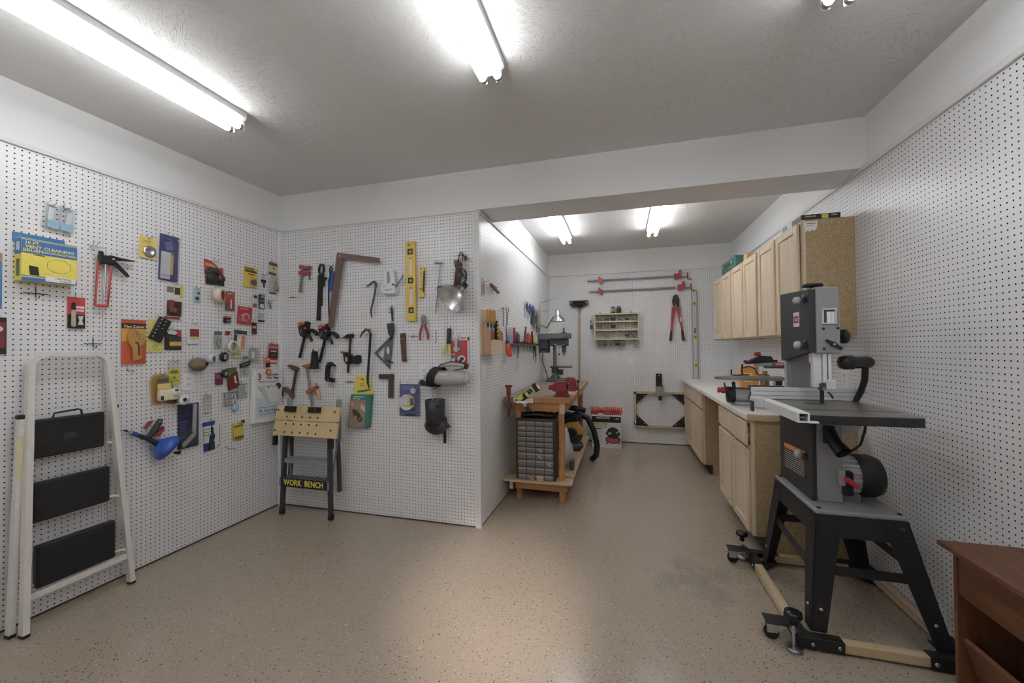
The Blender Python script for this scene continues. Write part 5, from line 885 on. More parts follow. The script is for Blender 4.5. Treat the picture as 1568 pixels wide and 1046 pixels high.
# ---- helper: shapes given in wall coordinates, re-centred on the thing's own origin
def wall_item(name, label, cat, wall, cu, cz, specs, hk=None, hkat=None, group=None):
    out = []
    for sp in specs:
        k = sp[1]; a = list(sp[2:])
        if k == 'p': a[0] = [(x-cu, z-cz) for x, z in a[0]]
        elif k == 'k': a[0] = [(x-cu, z-cz, d) for x, z, d in a[0]]
        elif k == 't': a[1] -= cu; a[2] -= cz
        else: a[0] -= cu; a[1] -= cz
        out.append((sp[0], k)+tuple(a))
    t = item(name, label, cat, wall, cu, cz, 1, 1, out, group=group)
    if hk: hook(wall, hkat[0], hkat[1], hk, .05)
    return t
Wi = wall_item
# ---- partition wall
RED = 'a83a38'
Wi('bar_clamp', 'small red bar clamp with silver bar, first tool from the corner', 'clamp', 'P', -1.555, 1.95, [('bar', 'p', [(-1.585, 2.035), (-1.568, 2.035), (-1.588, 1.815), (-1.612, 1.815)], .018, .026, 'a3a4a5m'), ('fixed_jaw', 'p', [(-1.60, 2.045), (-1.57, 2.045), (-1.56, 2.035), (-1.495, 2.035), (-1.495, 2.012), (-1.55, 2.008), (-1.60, 2.015)], .01, .034, RED), ('sliding_jaw', 'p', [(-1.608, 1.995), (-1.55, 1.99), (-1.50, 1.985), (-1.50, 1.965), (-1.56, 1.962), (-1.608, 1.968)], .01, .034, RED), ('screw', 'k', [(-1.502, 2.03, .022), (-1.505, 1.925, .022)], .005, '55555am'), ('+', 'k', [(-1.515, 1.928, .022), (-1.49, 1.922, .022)], .004, '55555am')], 'red bar clamp by the corner', (-1.575, 2.02))
Wi('strap', 'folded black strap with a top loop hanging beside the red bar clamp', 'strap', 'P', -1.39, 1.82, [('loop', 'k', [(-1.395, 1.94, .02), (-1.412, 2.0, .02), (-1.395, 2.04, .02), (-1.365, 2.035, .02), (-1.36, 1.99, .02), (-1.385, 1.93, .02)], .009, '1d1d1f'), ('band', 'p', [(-1.415, 1.93), (-1.375, 1.935), (-1.335, 1.93), (-1.37, 1.885), (-1.385, 1.83), (-1.385, 1.70), (-1.40, 1.69), (-1.405, 1.575), (-1.43, 1.575), (-1.42, 1.75), (-1.415, 1.84)], .008, .03, '1f1f21'), ('knot', 'p', [(-1.41, 1.95), (-1.37, 1.95), (-1.36, 1.86), (-1.40, 1.86)], .006, .036, '232325')], 'black strap', (-1.385, 2.03))
Wi('strap_wrench', 'blue handled strap wrench behind the rusty framing square', 'wrench', 'P', -1.285, 1.82, [('handle', 'p', [(-1.30, 1.975), (-1.265, 1.975), (-1.258, 1.955), (-1.28, 1.81), (-1.30, 1.81)], .006, .028, '2a52b0'), ('strap', 'k', [(-1.29, 1.95, .03), (-1.303, 2.0, .02), (-1.29, 2.02, .02), (-1.278, 2.0, .02), (-1.30, 1.9, .032), (-1.315, 1.75, .02), (-1.312, 1.585, .015)], .006, '1a1a1c'), ('shaft', 'k', [(-1.29, 1.81, .016), (-1.305, 1.68, .014)], .007, 'b9bbbdm')], 'blue strap wrench', (-1.29, 2.018))
RU = '6b5248'
Wi('framing_square', 'large rusty framing square hanging tilted by its corner', 'square', 'P', -1.15, 1.92, [('blade', 'p', [(-1.217, 2.125), (-1.165, 2.072), (-1.155, 2.072), (-1.258, 1.508), (-1.307, 1.517)], .034, .038, RU), ('tongue', 'p', [(-1.217, 2.125), (-.818, 2.052), (-.818, 2.008), (-1.165, 2.072)], .034, .038, '75594e'), ('+', 'c', -1.19, 2.095, .006, .038, .039, 'd9d0c8')], 'rusty framing square', (-1.19, 2.08))
Wi('pry_bar', 'short dark pry bar hooked on the upper middle of the partition', 'pry bar', 'P', -.90, 1.74, [('bar', 'k', [(-.935, 1.832, .03), (-.905, 1.855, .03), (-.88, 1.868, .03), (-.86, 1.862, .03), (-.856, 1.84, .03), (-.875, 1.74, .03), (-.902, 1.65, .03), (-.902, 1.62, .03), (-.895, 1.578, .035)], [.005, .007, .008, .008, .008, .008, .008, .008, .004], '4a4a4c', 8), ('claw', 'p', [(-.94, 1.838), (-.93, 1.842), (-.905, 1.852), (-.91, 1.838)], .022, .04, '3a3a3c')], 'short dark pry bar', (-.875, 1.855))
I_('empty_hook', 'double prong hook at the tip of the short pry bar', 'hook', 'P', -.955, 1.83, 1, 1, [('wire', 'k', [(-.02, 0, .003), (-.0, 0, .02), (.02, .0, .03)], .0022, '77797bm', 6)])
Wi('staple_gun', 'white and grey staple gun beside the long yellow level', 'staple gun', 'P', -.72, 1.85, [('body', 'h', -.74, 1.9, .001, .0005, .01, .011, 'e4e6e9'), ('+', 'p', [(-.775, 1.955), (-.70, 1.955), (-.695, 1.94), (-.685, 1.835), (-.705, 1.82), (-.765, 1.83), (-.775, 1.85)], .012, .04, 'e1e4e8'), ('slot', 'p', [(-.752, 1.935), (-.73, 1.938), (-.722, 1.87), (-.73, 1.845), (-.75, 1.845)], .04, .0408, '8f939a'), ('base', 'p', [(-.80, 1.815), (-.69, 1.828), (-.675, 1.81), (-.68, 1.762), (-.795, 1.772)], .01, .044, 'dfe2e6'), ('print', 'p', [(-.77, 1.797), (-.70, 1.803), (-.70, 1.793), (-.77, 1.787)], .044, .0446, '9a9da3'), ('lever', 'k', [(-.685, 1.81, .03), (-.66, 1.845, .03), (-.625, 1.885, .03), (-.612, 1.91, .03)], .007, 'b5b7b9m'), ('knob', 'c', -.695, 1.835, .007, .04, .05, '1f1f20')], 'white staple gun', (-.738, 1.93))
YL = 'e0bb30'
lv = [('bar', 'p', [(-.597, 2.165), (-.515, 2.165), (-.508, 1.545), (-.588, 1.545)], .008, .028, YL), ('print', 'p', [(-.572, 2.145), (-.545, 2.135), (-.572, 2.125)], .028, .0285, '8a5a2a')]
for z in (2.085, 1.86, 1.63): lv += [('vial_window', 'b', -.553+(2.08-z)*.013, z, .045, .044, .028, .0292, '25261c'), ('vial', 'b', -.551+(2.08-z)*.013, z-.002, .022, .02, .0292, .031, '9fae4a')]
for z in (1.965, 1.735): lv += [('print_slot', 'b', -.551+(2.08-z)*.013, z, .024, .125, .028, .0284, 'd6d4c8'), ('+', 'b', -.551+(2.08-z)*.013, z+.066, .024, .007, .028, .0288, '8a4a2a')]
Wi('spirit_level', 'long yellow spirit level standing upright in the middle of the partition', 'level', 'P', -.553, 1.855, lv, 'long yellow level', (-.555, 2.148))
Wi('torpedo_level', 'short yellow torpedo level next to the long yellow one', 'level', 'P', -.455, 1.84, [('bar', 'p', [(-.477, 1.957), (-.437, 1.957), (-.437, 1.935), (-.445, 1.76), (-.44, 1.73), (-.485, 1.73), (-.482, 1.76), (-.473, 1.93)], .006, .024, YL), ('edge', 'p', [(-.442, 1.928), (-.436, 1.928), (-.443, 1.768), (-.449, 1.768)], .010, .0255, '2b2b2c'), ('vial', 'c', -.461, 1.91, .010, .024, .0255, 'b8a63a'), ('vial', 'c', -.462, 1.85, .010, .024, .0255, 'c8b83c'), ('vial', 'c', -.465, 1.79, .010, .024, .0255, '9c8a34')], 'short torpedo level', (-.457, 1.945))
Wi('tee_rod', 'thin grey rod with a cross handle hanging near the clamp lamp', 'tool', 'P', -.325, 1.79, [('rod', 'k', [(-.300, 1.985, .018), (-.345, 1.60, .018)], .0042, '9b9c9em'), ('handle', 'k', [(-.352, 1.988, .018), (-.288, 1.984, .018)], .006, 'a5a7a9m')], 'thin grey tee rod', (-.318, 1.982))
lamp = Wi('clamp_lamp', 'silver reflector clamp lamp hanging with its brown cord bundle', 'lamp', 'P', -.17, 1.75,
   [('reflector', 'f', -.188, 1.688, .13, [(.118, 0), (.116, .006), (.10, .05), (.07, .085), (.04, .10), (.03, .105), (.03, .14)], 'c3c4c5m', (.5, .55, .62)), ('reflector_inside', 'f', -.188, 1.688, .13, [(.02, .095), (.066, .08), (.095, .047), (.114, .002)], 'd7d8d8m', (.5, .55, .62)),
    ('socket', 'f', -.118, 1.775, .055, [(0, -.01), (.022, -.01), (.022, .05), (0, .05)], '2a2a2b', (.5, .55, .62)), ('spring_clamp', 'k', [(-.10, 1.79, .08), (-.075, 1.84, .06), (-.08, 1.89, .05), (-.10, 1.92, .05)], .007, '2c2c2e'), ('+', 'k', [(-.12, 1.92, .05), (-.10, 1.87, .06), (-.075, 1.83, .05)], .006, '37373a')] +
   [('cord' if i == 0 else '+', 'k', [(-.155+i*.008-.03, 1.80, .03), (-.172+i*.010, 1.88, .045-abs(i-2)*.004), (-.16+i*.006, 1.92, .048), (-.178+i*.012, 1.99, .04)], .0045, '5a3430') for i in range(6)] +
   [('+', 'k', [(-.145, 1.98, .04), (-.135, 2.03, .045), (-.118, 2.045, .045), (-.11, 2.03, .04), (-.115, 1.95, .045), (-.125, 1.85, .05), (-.12, 1.80, .06)], .0045, '463231'), ('+', 'k', [(-.155, 1.97, .03), (-.14, 2.02, .035), (-.115, 2.03, .03), (-.08, 2.0, .03)], .004, '5b4a46'), ('plug', 'k', [(-.09, 2.01, .04), (-.085, 1.985, .04)], .012, '2c2a2a'), ('pale_cord', 'k', [(-.13, 2.0, .05), (-.10, 1.95, .055), (-.085, 1.915, .05), (-.10, 1.90, .05)], .005, 'b9b0a4')])
hook('P', -.115, 2.035, 'silver clamp lamp cord', .06); 
m = MB(); m.tube([(-.05, -.02, .0), (.05, -.02, .006)], .002, '6a6a6c', 6); m.tube([(0, -.002, .02), (0, -.02, 0)], .002, '6a6a6c', 6); o = m.build('double_hook'); o.location = (-.135, 0, 2.025); tag(o, 'cross shaped peg hook behind the brown cord bundle', 'hook')
BK, ORG = '1e1f21', 'e8663a'
def quick_clamp(label, dx, dz, bar_end, hk):
    q = lambda pts: [(x+dx, z+dz) for x, z in pts]
    Wi('quick_clamp', label, 'clamp', 'P', -1.54+dx, 1.47+dz, [('bar', 'p', q([(-1.562, 1.44), (-1.54, 1.44), bar_end, (bar_end[0]-.024, bar_end[1])]), .022, .030, '1b1b1c'),
      ('head', 'p', q([(-1.60, 1.535), (-1.53, 1.568), (-1.505, 1.56), (-1.515, 1.52), (-1.505, 1.50), (-1.52, 1.45), (-1.55, 1.435), (-1.585, 1.452), (-1.595, 1.50)]), .006, .046, BK), ('orange_pad', 'p', q([(-1.605, 1.555), (-1.575, 1.562), (-1.565, 1.535), (-1.598, 1.527)]), .004, .05, ORG), ('orange_button', 'p', q([(-1.56, 1.553), (-1.532, 1.565), (-1.528, 1.552), (-1.555, 1.54)]), .046, .050, ORG), ('orange_button', 'p', q([(-1.535, 1.518), (-1.512, 1.512), (-1.515, 1.503), (-1.538, 1.508)]), .046, .05, ORG),
      ('handle', 'k', [(x+dx, z+dz, .026) for x, z in ((-1.525, 1.49), (-1.47, 1.492), (-1.435, 1.47), (-1.428, 1.45))], [.014, .015, .018, .016], BK, 10), ('trigger', 'k', [(x+dx, z+dz, .026) for x, z in ((-1.52, 1.455), (-1.49, 1.43), (-1.478, 1.40))], [.014, .012, .009], BK, 10), ('label', 'p', q([(-1.575, 1.50), (-1.56, 1.51), (-1.568, 1.462), (-1.582, 1.458)]), .046, .0466, '6b6d70')], hk, (-1.545+dx, 1.56+dz))
quick_clamp('black quick grip bar clamp with orange pads nearer the corner', 0, 0, (-1.59, 1.262), 'first black and orange quick clamp')
quick_clamp('black quick grip bar clamp with orange pads under the rusty square', .205, -.026, (-1.595, 1.25), 'second black and orange quick clamp')
Wi('mini_bar_clamp', 'small black bar clamp with pink pads right of the quick grip pair', 'clamp', 'P', -1.10, 1.30, [('bar', 'p', [(-1.108, 1.44), (-1.09, 1.44), (-1.118, 1.14), (-1.136, 1.14)], .02, .026, '1b1b1c'), ('fixed_jaw', 'p', [(-1.165, 1.43), (-1.12, 1.455), (-1.08, 1.455), (-1.075, 1.44), (-1.09, 1.42), (-1.13, 1.42)], .008, .038, BK), ('pink_pad', 'p', [(-1.178, 1.428), (-1.14, 1.432), (-1.14, 1.418), (-1.178, 1.418)], .006, .04, 'b0404a'), ('pink_pad', 'p', [(-1.185, 1.315), (-1.14, 1.308), (-1.145, 1.295), (-1.185, 1.302)], .006, .04, 'b0404a'), ('body', 'p', [(-1.16, 1.30), (-1.135, 1.302), (-1.11, 1.285), (-1.09, 1.29), (-1.095, 1.25), (-1.10, 1.215), (-1.13, 1.21), (-1.15, 1.235)], .006, .042, BK), ('trigger', 'p', [(-1.09, 1.265), (-1.03, 1.285), (-1.012, 1.28), (-1.01, 1.225), (-1.03, 1.21), (-1.07, 1.215), (-1.09, 1.23)], .008, .036, BK), ('badge', 's', -1.128, 1.25, .042, .012, .022, .003, 'c0a8a4'), ('lock_lever', 'k', [(-1.10, 1.28, .04), (-1.075, 1.30, .05)], .003, '2b2b2d')], 'small black bar clamp', (-1.10, 1.447))
Wi('spring_clamp', 'black spring clamp hanging below the second quick grip clamp', 'clamp', 'P', -1.43, 1.25, [('arm', 'p', [(-1.455, 1.31), (-1.43, 1.32), (-1.42, 1.25), (-1.435, 1.17), (-1.475, 1.17), (-1.46, 1.25)], .036, .056, BK), ('arm', 'p', [(-1.43, 1.32), (-1.405, 1.315), (-1.40, 1.25), (-1.39, 1.17), (-1.425, 1.17), (-1.44, 1.25)], .042, .062, '242527'), ('red_tip', 'p', [(-1.455, 1.33), (-1.445, 1.335), (-1.435, 1.305), (-1.45, 1.305)], .04, .05, 'a8323a'), ('pin', 'c', -1.43, 1.265, .008, .03, .064, '3a3a3c')], 'black spring clamp', (-1.43, 1.31))
Wi('c_clamp', 'black c clamp with threaded screw under the small bar clamp', 'clamp', 'P', -1.29, 1.13, [('frame', 'p', [(-1.318, 1.225), (-1.29, 1.228), (-1.25, 1.20), (-1.247, 1.19), (-1.28, 1.2), (-1.305, 1.195), (-1.312, 1.10), (-1.262, 1.095), (-1.26, 1.062), (-1.33, 1.068), (-1.343, 1.09), (-1.335, 1.19)], .012, .036, BK), ('screw', 'k', [(-1.272, 1.195, .024), (-1.28, 1.03, .024)], .006, 'c2c3c4m'), ('+', 'k', [(-1.31, 1.032, .024), (-1.262, 1.024, .024)], .003, 'b5b5b6m'), ('red_dot', 'c', -1.308, 1.083, .008, .036, .038, 'c8413f')], 'black c clamp', (-1.30, 1.205))
BR = '6a4632'
Wi('bar_clamp', 'old brown bar clamp just above the left end of the folding workbench', 'clamp', 'P', -1.68, 1.05, [('bar', 'p', [(-1.648, 1.17), (-1.625, 1.17), (-1.685, .90), (-1.71, .90)], .02, .028, '4e3a30'), ('fixed_jaw', 'p', [(-1.725, 1.195), (-1.70, 1.205), (-1.63, 1.185), (-1.615, 1.165), (-1.635, 1.145), (-1.69, 1.175)], .01, .04, '7a5038'), ('sliding_jaw', 'p', [(-1.775, 1.01), (-1.755, 1.015), (-1.68, .975), (-1.665, .93), (-1.69, .925), (-1.70, .95), (-1.765, .985)], .01, .04, BR), ('screw', 'k', [(-1.772, 1.01, .025), (-1.782, .935, .025)], .006, '3a2f2a')], 'old brown bar clamp', (-1.655, 1.18))
Wi('bar_clamp', 'orange bar clamp with a wooden handle above the folding workbench', 'clamp', 'P', -1.49, 1.04, [('bar', 'k', [(-1.535, 1.20, .024), (-1.478, .86, .024)], .008, '8d8f8fm'), ('fixed_jaw', 'p', [(-1.565, 1.20), (-1.55, 1.205), (-1.465, 1.215), (-1.46, 1.195), (-1.53, 1.175), (-1.562, 1.185)], .01, .04, 'b0573a'), ('sliding_jaw', 'p', [(-1.53, .985), (-1.51, 1.0), (-1.45, 1.025), (-1.42, 1.03), (-1.43, 1.0), (-1.48, .98), (-1.52, .955)], .01, .04, 'b0573a'), ('screw', 'k', [(-1.435, 1.055, .025), (-1.43, .98, .025)], .006, '9a9a9am'), ('wooden_handle', 'k', [(-1.432, 1.0, .025), (-1.42, .97, .025), (-1.405, .92, .025)], [.01, .015, .013], 'beech_z', 10)], 'orange bar clamp', (-1.51, 1.198))
Wi('pry_bar', 'long dark wrecking bar with rusty hook, in front of the green and yellow pack', 'pry bar', 'P', -.94, 1.25, [('bar', 'k', [(-1.0, 1.425, .04), (-.975, 1.462, .04), (-.945, 1.487, .04), (-.915, 1.482, .04), (-.902, 1.45, .04)], [.005, .009, .01, .01, .01], '5b3a36', 10), ('shank', 'k', [(-.902, 1.45, .04), (-.912, 1.30, .04), (-.93, 1.10, .04), (-.928, 1.06, .04), (-.912, 1.02, .045)], [.01, .01, .01, .009, .004], '242426', 8)], 'long wrecking bar', (-.928, 1.478))
Wi('rafter_square', 'grey triangular rafter square with a dark head and level', 'square', 'P', -.77, 1.36, [('plate_left', 'p', [(-.885, 1.30), (-.71, 1.455), (-.72, 1.41), (-.86, 1.30)], .012, .02, '5a5c5f'), ('plate_right', 'p', [(-.885, 1.30), (-.86, 1.30), (-.755, 1.20), (-.743, 1.172)], .012, .02, '5a5c5f'), ('plate_edge', 'p', [(-.71, 1.455), (-.745, 1.172), (-.752, 1.20), (-.80, 1.245), (-.785, 1.36), (-.755, 1.388)], .012, .02, '63656a'), ('head', 'p', [(-.758, 1.53), (-.708, 1.535), (-.705, 1.46), (-.722, 1.42), (-.748, 1.45)], .014, .034, '3c3d40'), ('label', 's', -.757, 1.32, .022, .014, .03, .004, 'd9d6cf'), ('dark_clip', 'k', [(-.77, 1.245, .024), (-.72, 1.225, .03), (-.70, 1.224, .04)], .005, '1f1f20')], 'grey rafter square', (-.73, 1.525))
Wi('ruler', 'dark blade and scale sticking out above the rafter square', 'ruler', 'P', -.727, 1.60, [('blade', 'p', [(-.738, 1.665), (-.722, 1.665), (-.712, 1.55), (-.728, 1.55)], .01, .014, '3a3b3d'), ('cross_pin', 'k', [(-.755, 1.64, .02), (-.70, 1.638, .02)], .003, '55565a'), ('+', 'k', [(-.75, 1.62, .02), (-.705, 1.618, .02)], .003, '55565a')], 'dark scale above the rafter square', (-.73, 1.655))
Wi('wood_strip', 'short dark brown bar with spots hanging upright', 'wood', 'P', -.625, 1.342, [('bar', 'p', [(-.65, 1.452), (-.608, 1.454), (-.600, 1.232), (-.635, 1.232)], .008, .022, '5c3a2e'), ('spots', 'c', -.634, 1.41, .006, .022, .0226, 'a58a7c'), ('+', 'c', -.618, 1.35, .003, .022, .0226, '9a7a6a'), ('+', 'c', -.62, 1.28, .004, .022, .0226, '8a6a5c')], 'short dark brown bar', (-.63, 1.44))
Wi('try_square', 'small dark brown try square below the rafter square', 'square', 'P', -.76, 1.06, [('stock', 'p', [(-.84, 1.132), (-.713, 1.132), (-.713, 1.098), (-.84, 1.094)], .008, .024, '4a3833'), ('blade', 'p', [(-.757, 1.098), (-.713, 1.098), (-.716, .944), (-.76, .944)], .012, .018, '4f3d36')], 'small brown try square', (-.735, 1.12))
dp_ = [('box', 'p', [(-1.085, .965), (-.90, .97), (-.928, .703), (-1.111, .706)], .005, .045, '2f7d72'), ('yellow_header', 'p', [(-1.062, 1.112), (-1.045, 1.122), (-.94, 1.122), (-.930, 1.06), (-.895, 1.0), (-.897, .97), (-1.088, .965)], .006, .012, 'e3d238'), ('photo', 'p', [(-1.092, .925), (-.945, .925), (-.958, .707), (-1.108, .709)], .0452, .0458, '9a806a'), ('photo_detail', 'k', [(-1.06, .84, .0462), (-1.03, .83, .0462), (-1.0, .80, .0462)], .012, '3a302c'), ('+', 'p', [(-.985, .90), (-.95, .87), (-.95, .83), (-.995, .86)], .0458, .0464, 'd3bfa4'), ('+', 'o', -1.0, .775, .0462, .018, .005, '2a2624'), ('+', 'o', -1.045, .815, .0462, .012, .004, '2f2a28'), ('+', 'k', [(-1.07, .90, .0462), (-1.065, .87, .0462)], .01, 'c99880'), ('logo_band', 'p', [(-1.045, .995), (-.925, 1.012), (-.925, .998), (-1.045, .978)], .012, .0126, '2f7d72'), ('print', 'p', [(-1.02, 1.06), (-.985, 1.06), (-.985, 1.03), (-1.02, 1.03)], .012, .0126, 'cda23a'), ('+', 'c', -.995, 1.088, .008, .012, .013, '3a3420'),
       ('lettering', 't', 'Single Movement', -1.01, .953, .016, .0452, .85, 'd9e6e0'), ('+', 't', 'Planer Head', -1.03, .936, .016, .0452, .85, 'd9e6e0')]
Wi('sander_pack', 'yellow and dark green boxed tool pack hanging behind the long wrecking bar', 'package', 'P', -1.0, .912, dp_, 'green and yellow boxed pack', (-.992, 1.09))
I_('disc_package', 'blue violet blister pack with a round white detector', 'package', 'P', -.576, .943, .172, .27, [card('4c5788'), ('white_header', 'b', 0, .47, .9, .1, .0104, .011, 'dfe1e4'), ('blister', 'b', 0, -.05, .96, .84, .0104, .034, 'eef0fcc'), ('detector', 'c', -.1, -.1, .062, .0106, .03, 'd9dadb'), ('small_disc', 'c', .22, .23, .022, .0106, .026, 'd3ccd4'), ('yellow_strip', 'b', .12, -.08, .3, .3, .030, .031, 'd9c93c'), ('dark_print', 'b', .18, -.08, .16, .2, .031, .0316, '3a4a66'), ('yellow_band', 'b', -.05, -.2, .6, .06, .030, .0312, 'd9c93c'), ('print', 'b', .0, -.3, .6, .12, .0106, .0114, '2f3f78'), ('dark_footer', 'b', .05, -.46, .5, .07, .0106, .0114, '3b3a34')]+[('printed_text' if i == 0 else '+', 'b', -.05, .34-i*.06, .6, .03, .0106, .0114, '7a86b8') for i in range(2)], hk='blue detector blister pack')
Wi('pliers', 'red handled pliers hanging below the short torpedo level', 'pliers', 'P', -.443, 1.49, [('jaws', 'p', [(-.46, 1.585), (-.447, 1.592), (-.438, 1.588), (-.42, 1.54), (-.425, 1.52), (-.455, 1.515), (-.463, 1.54)], .016, .03, '8f9193m'), ('handle', 'k', [(-.45, 1.52, .023), (-.468, 1.48, .023), (-.476, 1.43, .023), (-.472, 1.395, .023)], [.007, .009, .009, .008], 'a83234', 10), ('handle', 'k', [(-.435, 1.52, .023), (-.42, 1.48, .023), (-.407, 1.44, .023), (-.404, 1.40, .023)], [.007, .009, .009, .008], '8d2a2e', 10), ('rivet', 'c', -.441, 1.535, .007, .03, .033, '5b5d60m')], 'red handled pliers', (-.441, 1.56))
Wi('wire_stripper', 'black and yellow wire stripper beside the red card', 'pliers', 'P', -.25, 1.38, [('blades', 'p', [(-.248, 1.48), (-.228, 1.485), (-.215, 1.475), (-.218, 1.40), (-.225, 1.36), (-.255, 1.36), (-.25, 1.42)], .016, .026, '2a2b2d'), ('handle', 'k', [(-.25, 1.365, .021), (-.275, 1.325, .021), (-.285, 1.28, .021)], [.008, .010, .009], 'e3cb2f', 10), ('handle', 'k', [(-.23, 1.365, .021), (-.225, 1.32, .021), (-.228, 1.28, .021)], [.008, .010, .009], 'd8c02a', 10), ('hole', 'c', -.233, 1.455, .004, .026, .0265, '8d8f90')], 'yellow handled wire stripper', (-.232, 1.475))
I_('clip_package', 'red and white card with a silver clamp, right end of the partition', 'package', 'P', -.152, 1.315, .148, .222, [card('c62b33'), ('white_header', 'b', 0, .42, 1, .16, .0104, .011, 'dedfe0'), ('white_side', 'b', .46, 0, .08, .9, .0104, .011, 'd5d6d8'), ('blue_strip', 'b', -.36, -.28, .2, .34, .0112, .0118, 'd5d9e2'), ('blue_print', 'b', -.36, -.2, .16, .12, .0118, .0124, '4a6ab0'), ('picture', 's', .1, -.28, .012, .032, .026, .003, 'dcdcdc'), ('+', 's', .12, -.28, .0145, .018, .014, .002, '3a3a3c'), ('+', 's', .05, -.34, .0145, .012, .01, .002, '2a2a2c'), ('silver_clip', 'p', [(-.28, .42), (-.06, .42), (-.1, .1), (.08, .08), (.06, .0), (-.3, .0), (-.28, .12), (-.2, .14)], .012, .026, 'c9cbccm'), ('white_print', 'b', -.2, -.02, .18, .06, .0112, .0118, 'ece2e2'), ('red_print', 'b', .2, .42, .3, .04, .0112, .0118, 'c9505a'), ('blister', 'b', -.08, .05, .7, .7, .0112, .034, 'fbfbfbc')], hk='red silver clip card')
outlet('P', -.449, 1.141, 'white wall outlet behind the nozzle of the grey hand vacuum', .08, .117)
vac = thing('hand_vacuum', 'grey corded hand vacuum hanging on the partition wall', 'vacuum', (-.24, -.012, 1.12))
m = MB(); m.tube([(.165, -.065, -.01), (.13, -.065, -.01), (.02, -.065, -.008), (-.08, -.065, -.005), (-.12, -.065, .0)], [.042, .052, .056, .054, .045], 'a6a7a2', 20); m.lathe([(0, -.02), (.03, -.012), (.042, 0)], (.168, -.065, -.01), 'c5c6c2', (-1, 0, 0), 20); bo = m.build('body', vac)
m = MB(); m.prism([(-.10, .045), (-.14, .03), (-.185, -.06), (-.17, -.068), (-.09, -.055), (-.07, .0)], -.10, -.03, 'adaeaa'); m.prism([(-.188, -.02), (-.165, -.02), (-.10, -.06), (-.09, -.075), (-.188, -.062)], -.102, -.028, '232324'); m.build('nozzle', vac)
m = MB(); m.tube([(-.07, -.065, .045), (-.03, -.065, .085), (.02, -.065, .098), (.10, -.065, .09), (.16, -.065, .08)], [.016, .018, .016, .015, .015], 'a3a49f', 12); m.box(.155, .178, -.085, -.045, .06, .095, '2a2a2b', .005); m.build('handle', vac)
m = MB()
for i in range(7):
    x = -.10+i*.010; pts = []
    for k in range(16): a = k/16*2*math.pi; pts.append((x+.02*math.sin(a)-.018*math.cos(a)*1.2, -.065-.062*math.cos(a)*.95, .0+.072*math.sin(a)))
    m.tube(pts, .0045, '1c1c1d', 6, closed=True)
m.tube([(-.06, -.10, .05), (-.03, -.08, .09), (.05, -.075, .115), (.13, -.07, .11), (.175, -.065, .09), (.165, -.065, .065), (.12, -.07, .06), (.08, -.08, .055)], .0042, '1b1b1c', 6); m.tube([(-.06, -.11, -.06), (-.07, -.12, -.085), (-.045, -.11, -.075)], .006, '2a2a2b', 6); m.build('cord', vac)
MB().box(-.02, .05, -.123, -.118, .015, .03, 'd3d4d1').build('label', vac)
hook('P', -.22, 1.195, 'grey hand vacuum', .075)
fbg = thing('dust_bag', 'black cloth dust bag with a strap hanging low on the partition', 'bag', (-.325, -.004, .80))
m = MB(); m.lathe([(.0, 0), (.071, 0), (.072, .10), (.075, .19), (.06, .19)], (-.005, -.062, -.04), '2d2d2f', 'z', 20); m.ball((.0, -.058, -.045), (.092, .055, .068), '2f2f31', 20); m.prism([(.03, -.03), (.075, .02), (.08, -.02), (.11, -.055), (.06, -.06)], -.075, -.03, '28282a'); m.build('body', fbg)
m = MB(); m.ring((-.005, -.062, .145), .0715, .060, .006, '3a3a3c', 'z', 20); m.box(.03, .06, -.128, -.12, .09, .12, '1b1b1c', .003); m.build('collar', fbg)
MB().box(.055, .078, -.05, -.046, -.175, -.04, '19191a').build('strap', fbg)
MB().tube([(-.005, -.115, .15), (-.003, -.06, .165), (.0, -.01, .19), (-.002, -.012, .215)], .0025, 'c9c6c0', 6).build('cord_loop', fbg)
hook('P', -.327, 1.012, 'black cloth dust bag', .05)
for n, (x, z, l) in enumerate(((-1.693, 1.781, 'empty double peg hook left of the black strap'), (-1.12, 1.065, 'empty double peg hook below the small black bar clamp'), (-.542, 1.428, 'empty double peg hook between the brown bar and the red pliers'), (-.347, 1.425, 'empty single peg hook right of the red pliers'))):
    m = MB()
    if n < 3: m.tube([(-.04, -.006, .002), (.04, -.006, -.002)], .002, '55575a', 6); m.tube([(0, -.002, .012), (0, -.006, -.008), (0, -.028, -.01), (0, -.03, .002)], .002, '55575a', 6)
    else: m.tube([(0, -.003, .05), (0, -.005, -.045), (0, -.025, -.05), (0, -.03, -.04)], .0018, '8a8c8f', 6)
    o = m.build('empty_hook'); o.location = (x, 0, z); tag(o, l, 'hook')
I_('empty_hook', 'small white plastic hook near the small black bar clamp', 'hook', 'P', -1.03, 1.385, 1, 1, [('hook', 'k', [(-.01, .012, .003), (-.01, -.006, .006), (.0, -.012, .02), (.01, -.004, .022)], .003, 'd3d4d6', 6)])

# ---- inner wall of the recess, above the workbench
I_('blade_card', 'narrow red and white blade card near the outer corner of the inner wall', 'package', 'I', .083, 1.79, .06, .115, [card('d0cccb'), pr(0, -.05, .6, .7, 'a85a60'), ('blade', 'b', 0, .1, .2, .6, .0104, .012, '9fa1a4m')], hk='narrow red and white blade card')
I_('wooden_bit', 'turned brown wooden piece lying across two hooks on the inner wall', 'wood', 'I', .29, 1.815, 1, 1, [('turning', 'k', [(-.10, .02, .03), (-.06, .01, .032), (-.04, .012, .03), (.0, -.002, .032), (.03, -.008, .03), (.09, -.02, .03)], [.012, .018, .012, .02, .012, .016], '85684c', 10)], hk='turned wooden piece')
ck = thing('chisel_rack', 'plywood chisel rack with sloped brown side on the inner wall', 'rack', (.0, .19, 1.28), R90)
MB().box(-.165, .165, -.014, 0, 0, .345, 'ply_z', .004).build('back_board', ck)
